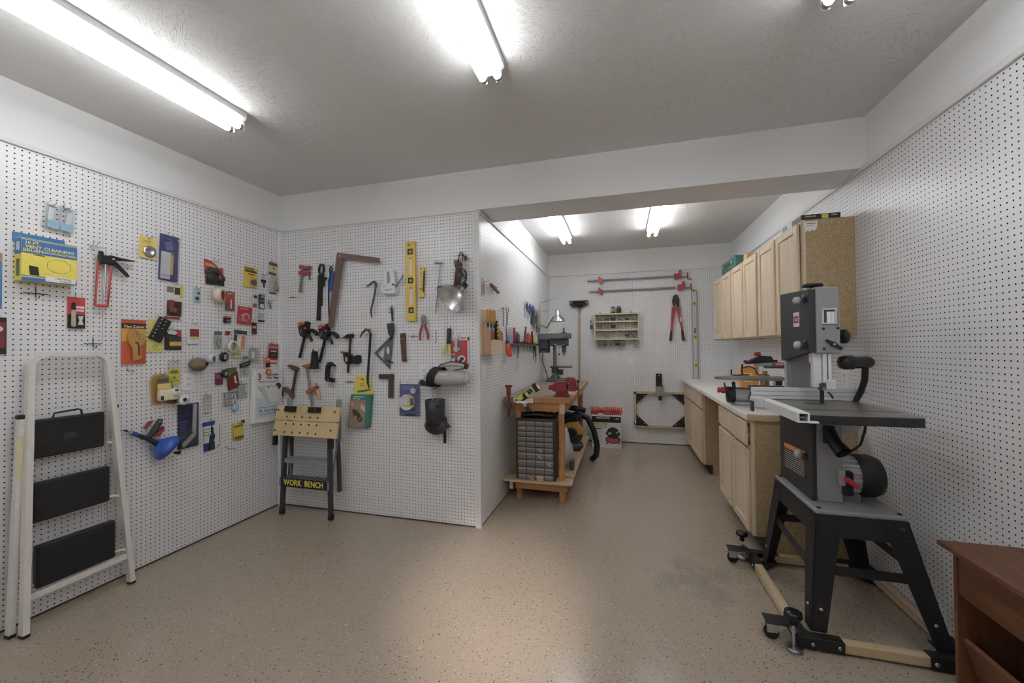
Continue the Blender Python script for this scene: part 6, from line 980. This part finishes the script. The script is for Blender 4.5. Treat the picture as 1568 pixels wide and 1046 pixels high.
for x in (-.165, .155):
    m = MB(); m.prism([(-.014, .255), (-.078, .17), (-.078, .003), (-.014, .003)], x, x+.012, 'b08262', 'x'); m.build('side_board', ck)
MB().box(-.155, .155, -.078, -.066, .0, .10, 'ply_x', .002).build('front_board', ck); MB().box(-.155, .155, -.078, -.014, .10, .11, 'ply_x', .002).build('shelf', ck); MB().box(-.153, .155, -.02, -.014, .11, .235, 'ddd8cc').build('inner_board', ck)
for i in range(3):
    t = thing('chisel', ('first wooden handled chisel from the left in the plywood rack', 'middle wooden handled chisel in the plywood rack', 'third wooden handled chisel in the plywood rack')[i], 'chisel', (.045, .075+i*.075, 1.52), R90)
    m = MB(); m.lathe([(0, .0), (.009, .0), (.013, .02), (.014, .05), (.011, .07), (.014, .095), (.010, .11), (0, .112)], (0, 0, 0), 'beech_z', 'z', 14); m.build('handle', t)
    m = MB(); m.cyl((0, 0, 0), (0, 0, -.03), .008, '3a3a3c', n=10); m.box(-.007, .007, -.002, .002, -.12, -.03, '9fa1a3m'); m.build('blade', t)
yb = thing('utility_knife', 'yellow and black striped tool standing in the right side of the chisel rack', 'knife', (.055, .26, 1.40), R90)
m = MB(); m.box(-.025, .02, -.01, .012, 0, .15, '23231f', .004)
for i in range(4): m.prism([(-.025, .02+i*.032), (.02, .035+i*.032), (.02, .047+i*.032), (-.025, .032+i*.032)], -.0112, -.0098, 'd9c832')
m.build('body', yb); MB().box(.035, .055, -.006, .008, -.01, .11, 'c9a838', .004).build('yellow_bar', yb); MB().box(-.135, -.118, -.012, .0, -.02, .07, 'b53a34', .003).build('red_handle', yb)
Wi('hanging_pliers', 'bunch of thin steel tools on wires right of the chisel rack', 'tool', 'I', .62, 1.58, [('wire', 'k', [(.56, 1.69, .02), (.555, 1.60, .02), (.57, 1.52, .02)], .004, '6b6d70m'), ('+', 'k', [(.62, 1.70, .03), (.63, 1.60, .03), (.61, 1.50, .03)], .003, '8a8c8fm'), ('+', 'k', [(.70, 1.69, .03), (.66, 1.62, .03), (.65, 1.53, .03)], .004, '77797cm'), ('hook_bar', 'k', [(.52, 1.675, .015), (.74, 1.68, .015)], .003, '8d8f92m')])
Wi('pull_saw', 'bright orange handle of a thin saw hanging on the inner wall', 'saw', 'I', .65, 1.36, [('blade', 'p', [(.59, 1.52), (.605, 1.52), (.65, 1.37), (.62, 1.36)], .03, .034, '3a3b3d'), ('handle', 'k', [(.62, 1.36, .04), (.60, 1.31, .045), (.63, 1.27, .045), (.69, 1.265, .045)], .018, 'e8552e', 10), ('+', 'k', [(.63, 1.365, .04), (.69, 1.33, .045), (.71, 1.28, .045)], .010, 'ea6a40', 8)])
tr = thing('tool_shelf', 'grey metal tool holder shelf on the inner wall', 'shelf', (0, 1.30, 1.36), R90)
MB().box(-.62, .62, -.075, 0, -.012, -.004, '77797bm', .002).build('shelf_plate', tr); MB().box(-.62, .62, -.075, -.072, -.004, .012, '8d8f92m').build('front_lip', tr); MB().box(-.62, .62, -.004, -.001, -.004, .03, '77797bm').build('back_plate', tr)
random.seed(12)
TL = (('red screwdriver', -.44, 'b0323c', .15), ('dark blue screwdriver', -.34, '3a4f7c', .11), ('small red screwdriver', -.28, 'a83a44', .09), ('long dark red file handle', -.05, '5a2c2e', .19), ('orange red screwdriver', .10, 'b8493c', .11), ('second orange screwdriver', .17, 'c25a48', .12), ('third orange screwdriver', .24, 'b8493c', .10), ('black handled screwdriver', .32, '242426', .14), ('yellow screwdriver', .42, 'c9b24a', .10), ('pale yellow screwdriver', .50, 'd3c26a', .08))
for nme, x, c, hh in TL:
    t = thing('screwdriver', nme+' standing in the grey tool shelf', 'screwdriver', (.038, 1.30+x, 1.36), R90, None, .38 if 'file' in nme else random.uniform(-.06, .06))
    m = MB(); m.lathe([(0, 0), (.010, 0), (.014, .02), (.013, hh*.7), (.010, hh*.85), (.013, hh), (0, hh+.004)], (0, 0, .01), c, 'z', 12); m.build('handle', t)
    MB().cyl((0, 0, .01), (0, 0, -.07-.3*abs(x)*.2), .004, 'a5a7a9m', n=8).build('shaft', t)
for i, (x, zz, c) in enumerate(((-.10+.5, -.16, '2a2b2d'), (.47, -.13, '35373a'), (-.32, -.12, '3c3d40'), (.52, -.20, '222325'))):
    t = thing('hand_tool', ('black tool hanging under the right end of the tool shelf', 'short dark tool hanging under the tool shelf', 'pointed dark tool hanging under the left part of the tool shelf', 'longest black tool hanging under the tool shelf')[i], 'tool', (.038, 1.30+x, 1.345), R90)
    m = MB(); m.tube([(0, 0, 0), (.004, 0, zz*.5), (0, 0, zz)], [.008, .006, .003], c, 8); m.build('shaft', t)
wp = thing('clear_package', 'pale clear bag of parts standing at the left end of the tool shelf', 'bag', (.03, .76, 1.357), R90)
MB().box(-.05, .05, -.012, .012, 0, .16, 'dfe4ecc', .004).build('bag', wp); MB().box(-.04, .04, -.006, .006, .01, .09, '9fb4cc', .003).build('contents', wp)
Wi('bit_rack', 'cluster of blue grey bits and clips high on the inner wall', 'tool', 'I', 1.62, 1.75, [('backing', 'p', [(1.40, 1.83), (1.50, 1.86), (1.83, 1.80), (1.85, 1.74), (1.55, 1.68), (1.42, 1.66)], .004, .01, 'c2c8d6')]+[('bits' if i == 0 else '+', 'k', [(1.43+i*.05, 1.80+.03*math.sin(i*2.1), .016), (1.46+i*.05, 1.72+.025*math.cos(i*1.7), .03)], .009, ('3f5078', '5a6c94', '2f3a58')[i % 3], 6) for i in range(8)])
Wi('scraper', 'dark grey flat scraper hanging below the blue bits', 'tool', 'I', 1.80, 1.65, [('blade', 'p', [(1.72, 1.70), (1.80, 1.72), (1.93, 1.69), (1.86, 1.60), (1.70, 1.60)], .02, .028, '4a4b48'), ('grip', 'p', [(1.77, 1.76), (1.81, 1.765), (1.81, 1.71), (1.77, 1.70)], .02, .032, '3a3b3d')])
for i, (y, z, h) in enumerate(((.12, 1.135, .13), (.53, 1.145, .14), (1.29, 1.125, .13))):
    outlet('I', y, z, ('white wall plate on the inner wall below the chisel rack', 'second white wall plate on the inner wall, right of the chisel rack', 'third white wall plate on the inner wall, below the tool shelf')[i], .075, h*.95, sw=(i == 0))
Wi('wire_hanger', 'thin wire dangling from the tool shelf down the inner wall', 'wire', 'I', 1.0, 1.24, [('wire', 'k', [(1.02, 1.36, .04), (.98, 1.30, .03), (1.0, 1.16, .02), (1.06, 1.13, .02), (.9, 1.12, .02)], .0025, '9a9c9f', 6)])

# ---- back wall
def pipe_clamp(label, x0, z0, x1, z1, xa, xb, od):
    k = lambda x: z0+(z1-z0)*(x-x0)/(x1-x0)
    sp = [('pipe', 'k', [(x0, z0, .035), (x1, z1, .035)], .012, '9fa1a2m', 12)]
    sp += [('tail_jaw', 'p', [(xa-.025, k(xa)+.05), (xa-.01, k(xa)+.05), (xa+.005, k(xa)+.025), (xa+.03, k(xa)+.025), (xa+.03, k(xa)-.055), (xa+.0, k(xa)-.05), (xa-.02, k(xa)-.02)], .012, .058, od)]
    sp += [('head_jaw', 'p', [(xb-.03, k(xb)+.035), (xb+.02, k(xb)+.035), (xb+.03, k(xb)+.075), (xb+.055, k(xb)+.075), (xb+.045, k(xb)-.03), (xb-.0, k(xb)-.04), (xb-.03, k(xb)-.04)], .012, .058, 'a8333a'), ('screw', 'k', [(xb+.04, k(xb)-.01, .035), (xb+.13, k(xb)-.012, .035)], .008, '8a8c8fm'), ('crank_handle', 'k', [(xb+.13, k(xb)+.045, .04), (xb+.135, k(xb)-.04, .04), (xb+.18, k(xb)-.05, .045)], .009, 'a8333a')]
    Wi('pipe_clamp', label, 'clamp', 'B', (x0+x1)/2, (z0+z1)/2, sp)
pipe_clamp('upper long red pipe clamp high on the back wall', .553, 2.262, 1.70, 2.262, .735, 1.735, 'c2502f')
pipe_clamp('lower long red pipe clamp high on the back wall', .579, 2.108, 1.72, 2.112, .735, 1.775, 'a8333a')
br = thing('push_broom', 'dark bristled broom standing upside down against the back wall', 'broom', (.44, YB-.03, 0))
m = MB(); m.box(-.145, .13, -.03, .025, 1.975, 1.988, '6f675c', .004); m.build('head_block', br)
m = MB(); random.seed(5)
for i in range(90):
    a = random.uniform(0, 2*math.pi); q = math.sqrt(random.random()); x = .125*q*math.cos(a)-.008; zz = 1.935+.038*q*math.sin(a)*(1 if math.sin(a) > 0 else 1.1-.5*abs(q*math.cos(a))); y = random.uniform(-.04, .02)
    m.tube([(x-.01, y, zz), (x+random.uniform(.0, .025), y-.01, zz+random.uniform(-.012, .012))], .009, ('3a3530', '4a443c', '2d2925', '524b42')[i % 4], 5)
o = m.build('bristles', br); o['kind'] = 'stuff'
m = MB(); m.lathe([(.026, .09), (.022, .06), (.014, .02), (.012, 0)], (0, 0, 1.80), '8d8578', 'z', 12); m.build('ferrule', br)
MB().tube([(0, 0, 1.84), (-.006, .0, .92), (-.012, .0, .0)], .0125, 'b89a70', 10).build('handle', br)
Wi('caulk_tube', 'white and blue tube hanging left of the jar rack', 'tube', 'B', .605, 1.63, [('tube', 'p', [(.588, 1.72), (.622, 1.72), (.626, 1.56), (.585, 1.56)], .01, .035, 'd3d7de'), ('blue_label', 'p', [(.586, 1.645), (.624, 1.645), (.626, 1.575), (.586, 1.575)], .0352, .0358, '35508c'), ('+', 'p', [(.59, 1.70), (.61, 1.70), (.61, 1.66), (.59, 1.66)], .0352, .0358, '4a4c58'), ('nozzle', 'k', [(.605, 1.56, .022), (.605, 1.50, .022)], .006, 'dfe2e6')], 'white and blue tube', (.605, 1.71))
jr = thing('jar_rack', 'pale wooden three shelf jar rack on the back wall', 'rack', (.948, YB, 1.42))
W2, H2, DP = .30, .37, .10
MB().box(-W2, W2, -DP, 0, H2-.02, H2, 'ply_x', .002).build('shelf', jr)
for z in (0, .125, .245): MB().box(-W2, W2, -DP, 0, z, z+.018, 'ply_x', .002).build('shelf', jr)
for x in (-W2-.0, W2-.018): MB().box(x, x+.018, -DP-.001, 0, .018, H2-.02, 'ply_z', .002).build('side_board', jr)
for x in (-.22, .20): MB().cyl((x, -.03, H2), (x, -.03, H2+.02), .009, '8d8a84m', n=8).build('mounting_screw', jr)
def jar(label, x, zt, fill, up=False, group=None, h=.085):
    t = thing('jar', label, 'jar', (.948+x, YB-.055, zt), 0, group)
    s_ = 1 if up else -1
    m = MB(); m.lathe([(.026, s_*.012), (.033, s_*.02), (.034, s_*h), (0, s_*(h+.003))], (0, 0, 0), 'e6e8e6c', 'z', 14); m.build('glass', t)
    zl = h if up else 0
    m = MB(); m.cyl((0, 0, zl), (0, 0, zl+s_*.012), .029, '2c2b29' if up else '8d8c88m', n=14); m.build('lid', t)
    if fill:
        m = MB(); m.cyl((0, 0, .004 if up else s_*(h-.004)), (0, 0, .004+.045*fill[1] if up else s_*(h-.004-.045*fill[1])), .031, fill[0], n=12); m.build('contents', t)
cols = [-.225, -.135, -.045, .05, .14, .23]; ths = ('top', 'middle', 'bottom')
fills = {(0, 2): ('2e2e2e', .9), (0, 1): ('6a6860', .6), (0, 0): ('8d8a80', .4), (0, 3): ('9a948a', .4), (0, 4): ('56544e', .5), (0, 5): ('8f887c', .4), (1, 2): ('3a3b3a', .8), (1, 0): ('8f8a80', .4), (1, 1): ('9a948a', .4), (2, 4): ('4a4c4a', .6), (2, 5): ('6f6f6a', .5), (2, 1): ('9d958a', .3)}
for r in range(3):
    for c in range(6):
        x = cols[c]; f_ = fills.get((r, c)); o_ = ('first', 'second', 'third', 'fourth', 'fifth', 'sixth')[c]
        jar('%s glass jar from the left hanging in the %s shelf of the rack' % (o_, ths[r]), x, (H2-.021, .244, .124)[r]+1.42, f_, h=.078)
for c, x in enumerate((-.235, -.16, -.075, .01, .085, .25)):
    jar('%s glass jar from the left hanging below the jar rack' % ('first', 'second', 'third', 'fourth', 'fifth', 'sixth')[c], x, 1.419, (('77777a', .6), ('4a4a48', .5), ('8d8d8f', .5), ('2c2d2e', .8), ('8a8880', .4), ('b5b0a4', .3))[c], h=.08)
for i, x in enumerate((-.045, .035)):
    jar(('glass jar with dark lid standing on top of the rack, left one', 'tall dark filled jar standing on top of the rack, right one')[i], x, 1.42+H2+(.0), (('3a3a3a', .4), ('35352f', 1.4))[i], up=True, h=.08)
outlet('B', 1.145, 1.13, 'white wall switch plate on the back wall under the jar rack', .075, .125, sw=True)
I_('empty_hook', 'thin pale wire hook below the jar rack on the back wall', 'hook', 'B', 1.0, 1.20, 1, 1, [('wire', 'k', [(-.015, .04, .004), (-.015, -.03, .006)], .003, 'c9cbce', 6), ('+', 'k', [(.015, .035, .004), (.015, -.03, .006)], .003, 'c9cbce', 6)])
Wi('bolt_cutters', 'red handled bolt cutters with black jaws and grips on the back wall', 'bolt cutters', 'B', 1.715, 1.70, [('jaws', 'p', [(1.685, 1.86), (1.672, 1.93), (1.69, 2.0), (1.715, 2.02), (1.745, 2.005), (1.765, 1.94), (1.76, 1.85), (1.735, 1.85), (1.718, 1.93), (1.705, 1.86)], .02, .04, '25272a'), ('hinge', 'p', [(1.668, 1.85), (1.775, 1.85), (1.775, 1.815), (1.665, 1.815)], .018, .042, 'a8323a'), ('handle', 'p', [(1.668, 1.82), (1.71, 1.82), (1.70, 1.76), (1.672, 1.54), (1.648, 1.54)], .016, .044, 'b0323a'), ('handle', 'p', [(1.735, 1.82), (1.775, 1.82), (1.775, 1.75), (1.806, 1.54), (1.782, 1.54), (1.745, 1.74)], .016, .044, 'b0323a'), ('grip', 'p', [(1.648, 1.54), (1.672, 1.54), (1.662, 1.40), (1.63, 1.40)], .014, .046, '242628'), ('grip', 'p', [(1.782, 1.54), (1.806, 1.54), (1.825, 1.40), (1.79, 1.40)], .014, .046, '242628'), ('white_label', 'p', [(1.765, 1.71), (1.783, 1.71), (1.790, 1.65), (1.773, 1.65)], .044, .0448, 'e0dedc')], 'red bolt cutters', (1.715, 1.99))
al = [('bar', 'p', [(1.915, 2.07), (1.975, 2.07), (1.985, .895), (1.925, .895)], .006, .032, 'b4b6b6m'), ('web', 'p', [(1.925, 2.06), (1.966, 2.06), (1.975, .90), (1.934, .90)], .032, .0325, 'c5c7c6')]
for x, z in ((1.947, 1.89), (1.953, 1.445), (1.957, 1.07)): al += [('yellow_mount', 'b', x, z, .055, .045, .0325, .036, 'd0b03c', .003), ('vial', 'c', x, z, .014, .036, .037, '6a6a2a')]
al += [('top_cap', 'b', 1.945, 2.075, .06, .02, .004, .036, 'd8cf9a', .003), ('+', 'p', [(1.935, 2.04), (1.955, 2.04), (1.945, 2.055)], .033, .0334, '3a3a38'), ('vial_window', 'b', 1.952, 1.53, .025, .07, .0326, .0336, '6a6c50')]+[('rule_marks' if i == 0 else '+', 'b', 1.946+.0*i, 1.62+i*.02, .02, .003, .0326, .033, '7a7c7c') for i in range(8)]
Wi('spirit_level', 'tall aluminium spirit level with yellow vials on the back wall behind the countertop', 'level', 'B', 1.95, 1.48, al, 'tall aluminium level', (1.945, 2.05))
mb2 = thing('mobile_base', 'spare mobile base frame hung upright on the back wall', 'wheeled base', (1.50, YB-.002, .47))
for a in ((-.335, .335, .215, .245), (-.30, .30, -.245, -.215)): MB().box(a[0] if a[2] > 0 else a[0], a[1], -.05, -.012, a[2], a[3], 'pine_x', .002).build('rail', mb2)
for x in (-.335, .305): MB().box(x, x+.03, -.055, -.012, -.17 if x < 0 else -.17, .214, 'pine_z', .002).build('rail', mb2)
for sx in (-1, 1):
    for sz in (-1, 1):
        m = MB(); m.prism([(sx*.303, sz*.214), (sx*.15, sz*.214), (sx*.303, sz*.07)], -.03, -.026, '1a1a1b'); m.box(sx*.15, sx*.31, -.054, -.026, sz*.214, sz*.216, '1a1a1b')
        for a in ((.28, .11), (.20, .19)): m.ball((sx*a[0], -.031, sz*a[1]), (.007, .004, .007), 'd3d4d5m', 8)
        m.build('corner_bracket', mb2)
        if sz < 0: m = MB(); m.cyl((sx*.318, -.05, -.19), (sx*.318, -.015, -.19), .02, '1d1d1e', n=12); m.cyl((sx*.318, -.06, -.18), (sx*.318, -.02, -.205), .008, 'a9abadm', n=8); m.build('foot', mb2)
        else: MB().cyl((sx*.318, -.06, .225), (sx*.318, -.02, .225), .017, '2a1f1a', n=12).build('foot', mb2)
m = MB(); m.box(-.045, .03, -.055, -.045, .33, .49, '19191b', .003); m.box(-.05, .04, -.06, -.02, .318, .332, '141415', .002); m.cyl((-.008, -.056, .465), (-.008, -.059, .465), .008, 'd9d9d9m', n=8); m.build('foot_pedal', mb2)
m = MB(); m.prism([(-.05, .318), (.042, .318), (.048, .24), (.03, .195), (-.03, .195), (-.045, .24)], -.07, -.066, 'b5b9bcm'); m.box(-.048, -.044, -.1, -.06, .2, .318, 'aeb2b5m'); m.box(.042, .046, -.1, -.06, .2, .318, 'aeb2b5m'); m.lathe([(0, -.02), (.028, -.02), (.032, -.014), (.032, .014), (.028, .02), (0, .02)], (.0, -.09, .165), '161617', 'x', 18); m.build('caster', mb2)
hook('B', 1.46, .70, 'spare mobile base frame', .05)

# compressor carton with a coiled red air hose on it
cb = thing('compressor_carton', 'white and black air compressor carton standing on the floor by the back wall', 'box', (.806, 2.58, 0))
MB().box(-.185, .185, 0, .30, 0, .42, 'dfdedb', .002).build('carton', cb)
m = MB(); m.box(-.186, .186, -.0012, .05, .335, .415, '201f20'); m.text('PANCAKE', -.04, .392, .035, .002, 'd9d9d8', sx=1.1); m.text('120V', .135, .385, .028, .002, 'd9d9d8'); m.build('black_header', cb)
m = MB(); m.box(-.17, .01, -.0008, 0, .302, .326, 'b8965a'); m.box(-.17, .0, -.0008, 0, .272, .294, 'b8965a'); m.text('OILLESS AIR', -.08, .314, .022, .0012, 'e8dcc0'); m.text('COMPRESSOR', -.085, .283, .022, .0012, 'e8dcc0'); m.box(-.15, -.06, -.0008, 0, .245, .258, '2a2a2a')
for i in range(9): m.box(-.165, -.06-.01*(i % 3), -.0008, 0, .215-i*.018, .219-i*.018, 'a9a8a5')
m.build('print', cb)
m = MB(); C8 = lambda cx, cz, rx, rz: [(cx+rx*math.cos(a*math.pi/8), cz+rz*math.sin(a*math.pi/8)) for a in range(16)]
m.prism(C8(.085, .115, .10, .055), -.0015, 0, 'a24440'); m.prism(C8(.085, .105, .06, .03), -.0022, -.0012, 'b85a52'); m.prism([(-.01, .19), (.03, .26), (.09, .28), (.15, .25), (.18, .19), (.13, .13), (.05, .13)], -.0026, -.0012, '2a2c30'); m.prism([(.02, .20), (.06, .215), (.07, .19), (.03, .175)], -.0034, -.0024, 'b9b4a0'); m.prism([(.12, .21), (.165, .24), (.17, .22), (.13, .19)], -.0034, -.0024, 'a9a9a4'); m.box(.0, .02, -.002, 0, .055, .075, '2a2422'); m.box(.15, .17, -.002, 0, .06, .08, '2a2422'); m.box(.145, .16, -.002, 0, .02, .03, '3a3a3a'); m.build('compressor_picture', cb)
hz = thing('air_hose', 'coiled bright red air hose lying on top of the compressor carton', 'hose', (.80, 2.68, .474))
m = MB(); pts = []
N = 15
for i in range(N*14+1):
    a = i/14*2*math.pi; x = -.20+.40*i/(N*14); r = .05*(1-.25*math.exp(-((x+.06)/.03)**2)); pts.append((x, r*math.cos(a), r*math.sin(a)*.95))
m.tube(pts, .0088, 'd8483cg', 6); m.tube([(.2, .0, .05), (.205, -.03, .0), (.19, -.06, -.048)], .0075, 'c9352ag', 6); m.build('coil', hz)
MB().box(-.10, -.03, -.075, -.05, -.052, -.03, 'd9d9d6', .004).build('paper_tag', hz)

# ---- things on the cabinets and the countertop
t = thing('flat_carton', 'flat black carton with yellow label on top of the nearest wall cabinet', 'box', (2.225, .165, UZ1)); MB().box(-.105, .105, -.05, .05, 0, .034, '232325', .002).build('carton', t)
m = MB(); m.box(.005, .04, -.0512, -.0498, .004, .03, 'd0b93c'); m.text('PREMIUM', -.055, .02, .014, .051, 'b9b9b6'); m.text('SERIES', .072, .021, .012, .051, 'b9b9b6'); m.build('print', t)
t = thing('white_carton', 'small white and grey carton lying behind the flat black one', 'box', (2.17, .36, UZ1)); MB().box(-.05, .05, -.10, .10, 0, .04, 'd3d4d6', .002).build('carton', t); MB().box(-.0512, -.0498, -.02, .06, .006, .034, '8a8d94').build('print', t)
t = thing('wood_offcut', 'small yellow wood offcut on top of the middle wall cabinet', 'wood', (2.15, 1.30, UZ1)); MB().box(-.03, .03, -.05, .05, 0, .05, 'd8b46a', .002).build('block', t)
t = thing('tool_case', 'dark green plastic case on top of the farthest wall cabinet', 'case', (2.22, 1.93, UZ1)); MB().box(-.10, .10, -.27, .27, 0, .125, '3a6a62', .012).build('case', t); MB().box(-.104, -.10, -.10, .10, .06, .085, '2a4a46', .002).build('handle', t); MB().box(-.103, -.0995, -.26, .26, .07, .074, '2f5650').build('lid_seam', t)
for y in (-.17, .17): MB().box(-.107, -.10, y-.02, y+.02, .055, .09, '8fa39f', .002).build('latch', t)

sw_ = thing('scroll_saw', 'grey scroll saw with oval table and red knobs on the countertop', 'saw', (1.95, .56, .893))
GS = 'a9aaac'
m = MB(); m.box(-.13, .02, -.08, .08, .0, .025, 'a3a4a5', .01); m.tube([(-.12, 0, .07), (.0, 0, .065), (.05, 0, .06)], [.058, .056, .05], GS, 18); m.cyl((-.02, -.05, .06), (-.02, -.068, .06), .026, '77787a', n=18); m.cyl((-.02, -.0685, .06), (-.02, -.069, .06), .016, '161617', n=16); m.build('body', sw_)
m = MB(); m.tube([(-.165, 0, .07), (-.12, 0, .07)], .06, '232325', 18); m.box(-.05+.02, .0, -.07, -.05, -.0, .10, '2a2b2c', .003); m.build('end_cap', sw_)
m = MB(); m.lathe([(0, 0), (.018, 0), (.022, .012), (.016, .02), (.024, .028), (.024, .05), (.014, .056), (.014, .075)], (-.235, -.02, .105), 'a82a30', 'x', 14); m.build('red_knob', sw_)
m = MB(); m.tube([(-.19, -.02, .16), (-.18, -.03, .11), (-.165, -.03, .03)], .006, '2a2b2c', 6); m.tube([(-.13, -.03, .17), (-.125, -.03, .11)], .012, '2b2c2e', 6); m.build('bracket', sw_)
m = MB(); el = [(.25*math.cos(a*math.pi/20), .15*math.sin(a*math.pi/20)) for a in range(40)]; m.prism(el, .188, .203, '9d9c98m', 'z'); m.build('table', sw_)
m = MB(); m.box(.02, .40, -.03, .03, .285, .315, 'a5a6a7', .008); m.box(.09, .40, -.034, .034, .27, .288, '5a5b5d', .003); m.box(.33, .40, -.03, .03, .03, .285, '8d8e90', .006); m.box(-.02, .40, -.03, .03, .10, .14, '77787a', .006); m.build('arm', sw_)
m = MB(); m.prism([(-.02, .325), (.06, .365), (.12, .36), (.135, .335), (.12, .318), (-.0, .305), (-.04, .30)], -.035, .035, '1c1c1e'); m.tube([(-.05, 0, .32), (.03, 0, .315), (.10, 0, .318), (.17, 0, .325)], .010, '2a2a2c', 8); m.build('upper_cover', sw_)
m = MB(); m.box(.02, .06, -.02, .02, .362, .392, 'b02a30', .008); m.prism([(-.05, .31), (.0, .34), (.02, .35), (.0, .33)], -.02, .02, 'a82a30'); m.build('tension_knob', sw_)
m = MB(); m.tube([(-.06, 0, .30), (-.065, -.0, .25), (-.06, 0, .215)], .006, '19191a', 6); m.tube([(-.06, 0, .27), (-.02, -.02, .285), (.02, -.02, .265), (.03, -.02, .23), (.05, -.02, .22)], .005, '19191a', 6); m.tube([(-.14, -.02, .262), (-.14, -.02, .222), (-.12, -.02, .218), (-.02, -.02, .222)], .005, '19191a', 6); m.build('blade_guard', sw_)
m = MB(); m.box(.125, .40, -.0365, -.034, .288, .314, 'b0402f'); m.text('CRAFTSMAN', .195, .301, .020, .037, 'f0e0d8', sx=.85); m.build('name_plate', sw_)['label'] = 'red name plate with white lettering'
t = thing('orange_box', 'orange carton standing at the back of the countertop behind the scroll saw', 'box', (2.09, 1.15, .893)); MB().box(-.07, .07, -.04, .04, 0, .255, 'e09a3c', .002).build('carton', t); MB().box(-.05, .02, -.0412, -.0398, .12, .2, 'f0c890').build('print', t)
t = thing('brown_cup', 'small brown pot beside the orange carton on the countertop', 'cup', (2.20, 1.10, .893)); MB().lathe([(0, 0), (.03, 0), (.036, .19), (.032, .19), (.03, .01)], (0, 0, 0), '7a5a44', 'z', 16).build('pot', t); MB().cyl((.0, 0, .19), (.004, 0, .22), .02, 'a5825c').build('filling', t)
t = thing('black_clip_jar', 'small black and white pot beside the brown pot', 'cup', (2.29, 1.08, .893)); MB().lathe([(0, 0), (.03, 0), (.032, .175), (0, .175)], (0, 0, 0), 'b9b9b9', 'z', 14).build('pot', t); MB().box(-.025, .025, -.034, -.028, .10, .165, '2a2a2c', .003).build('clip', t)
outlet('R', .25, 1.115, 'white wall outlet on the right wall behind the band saw blade guide', .08, .125)
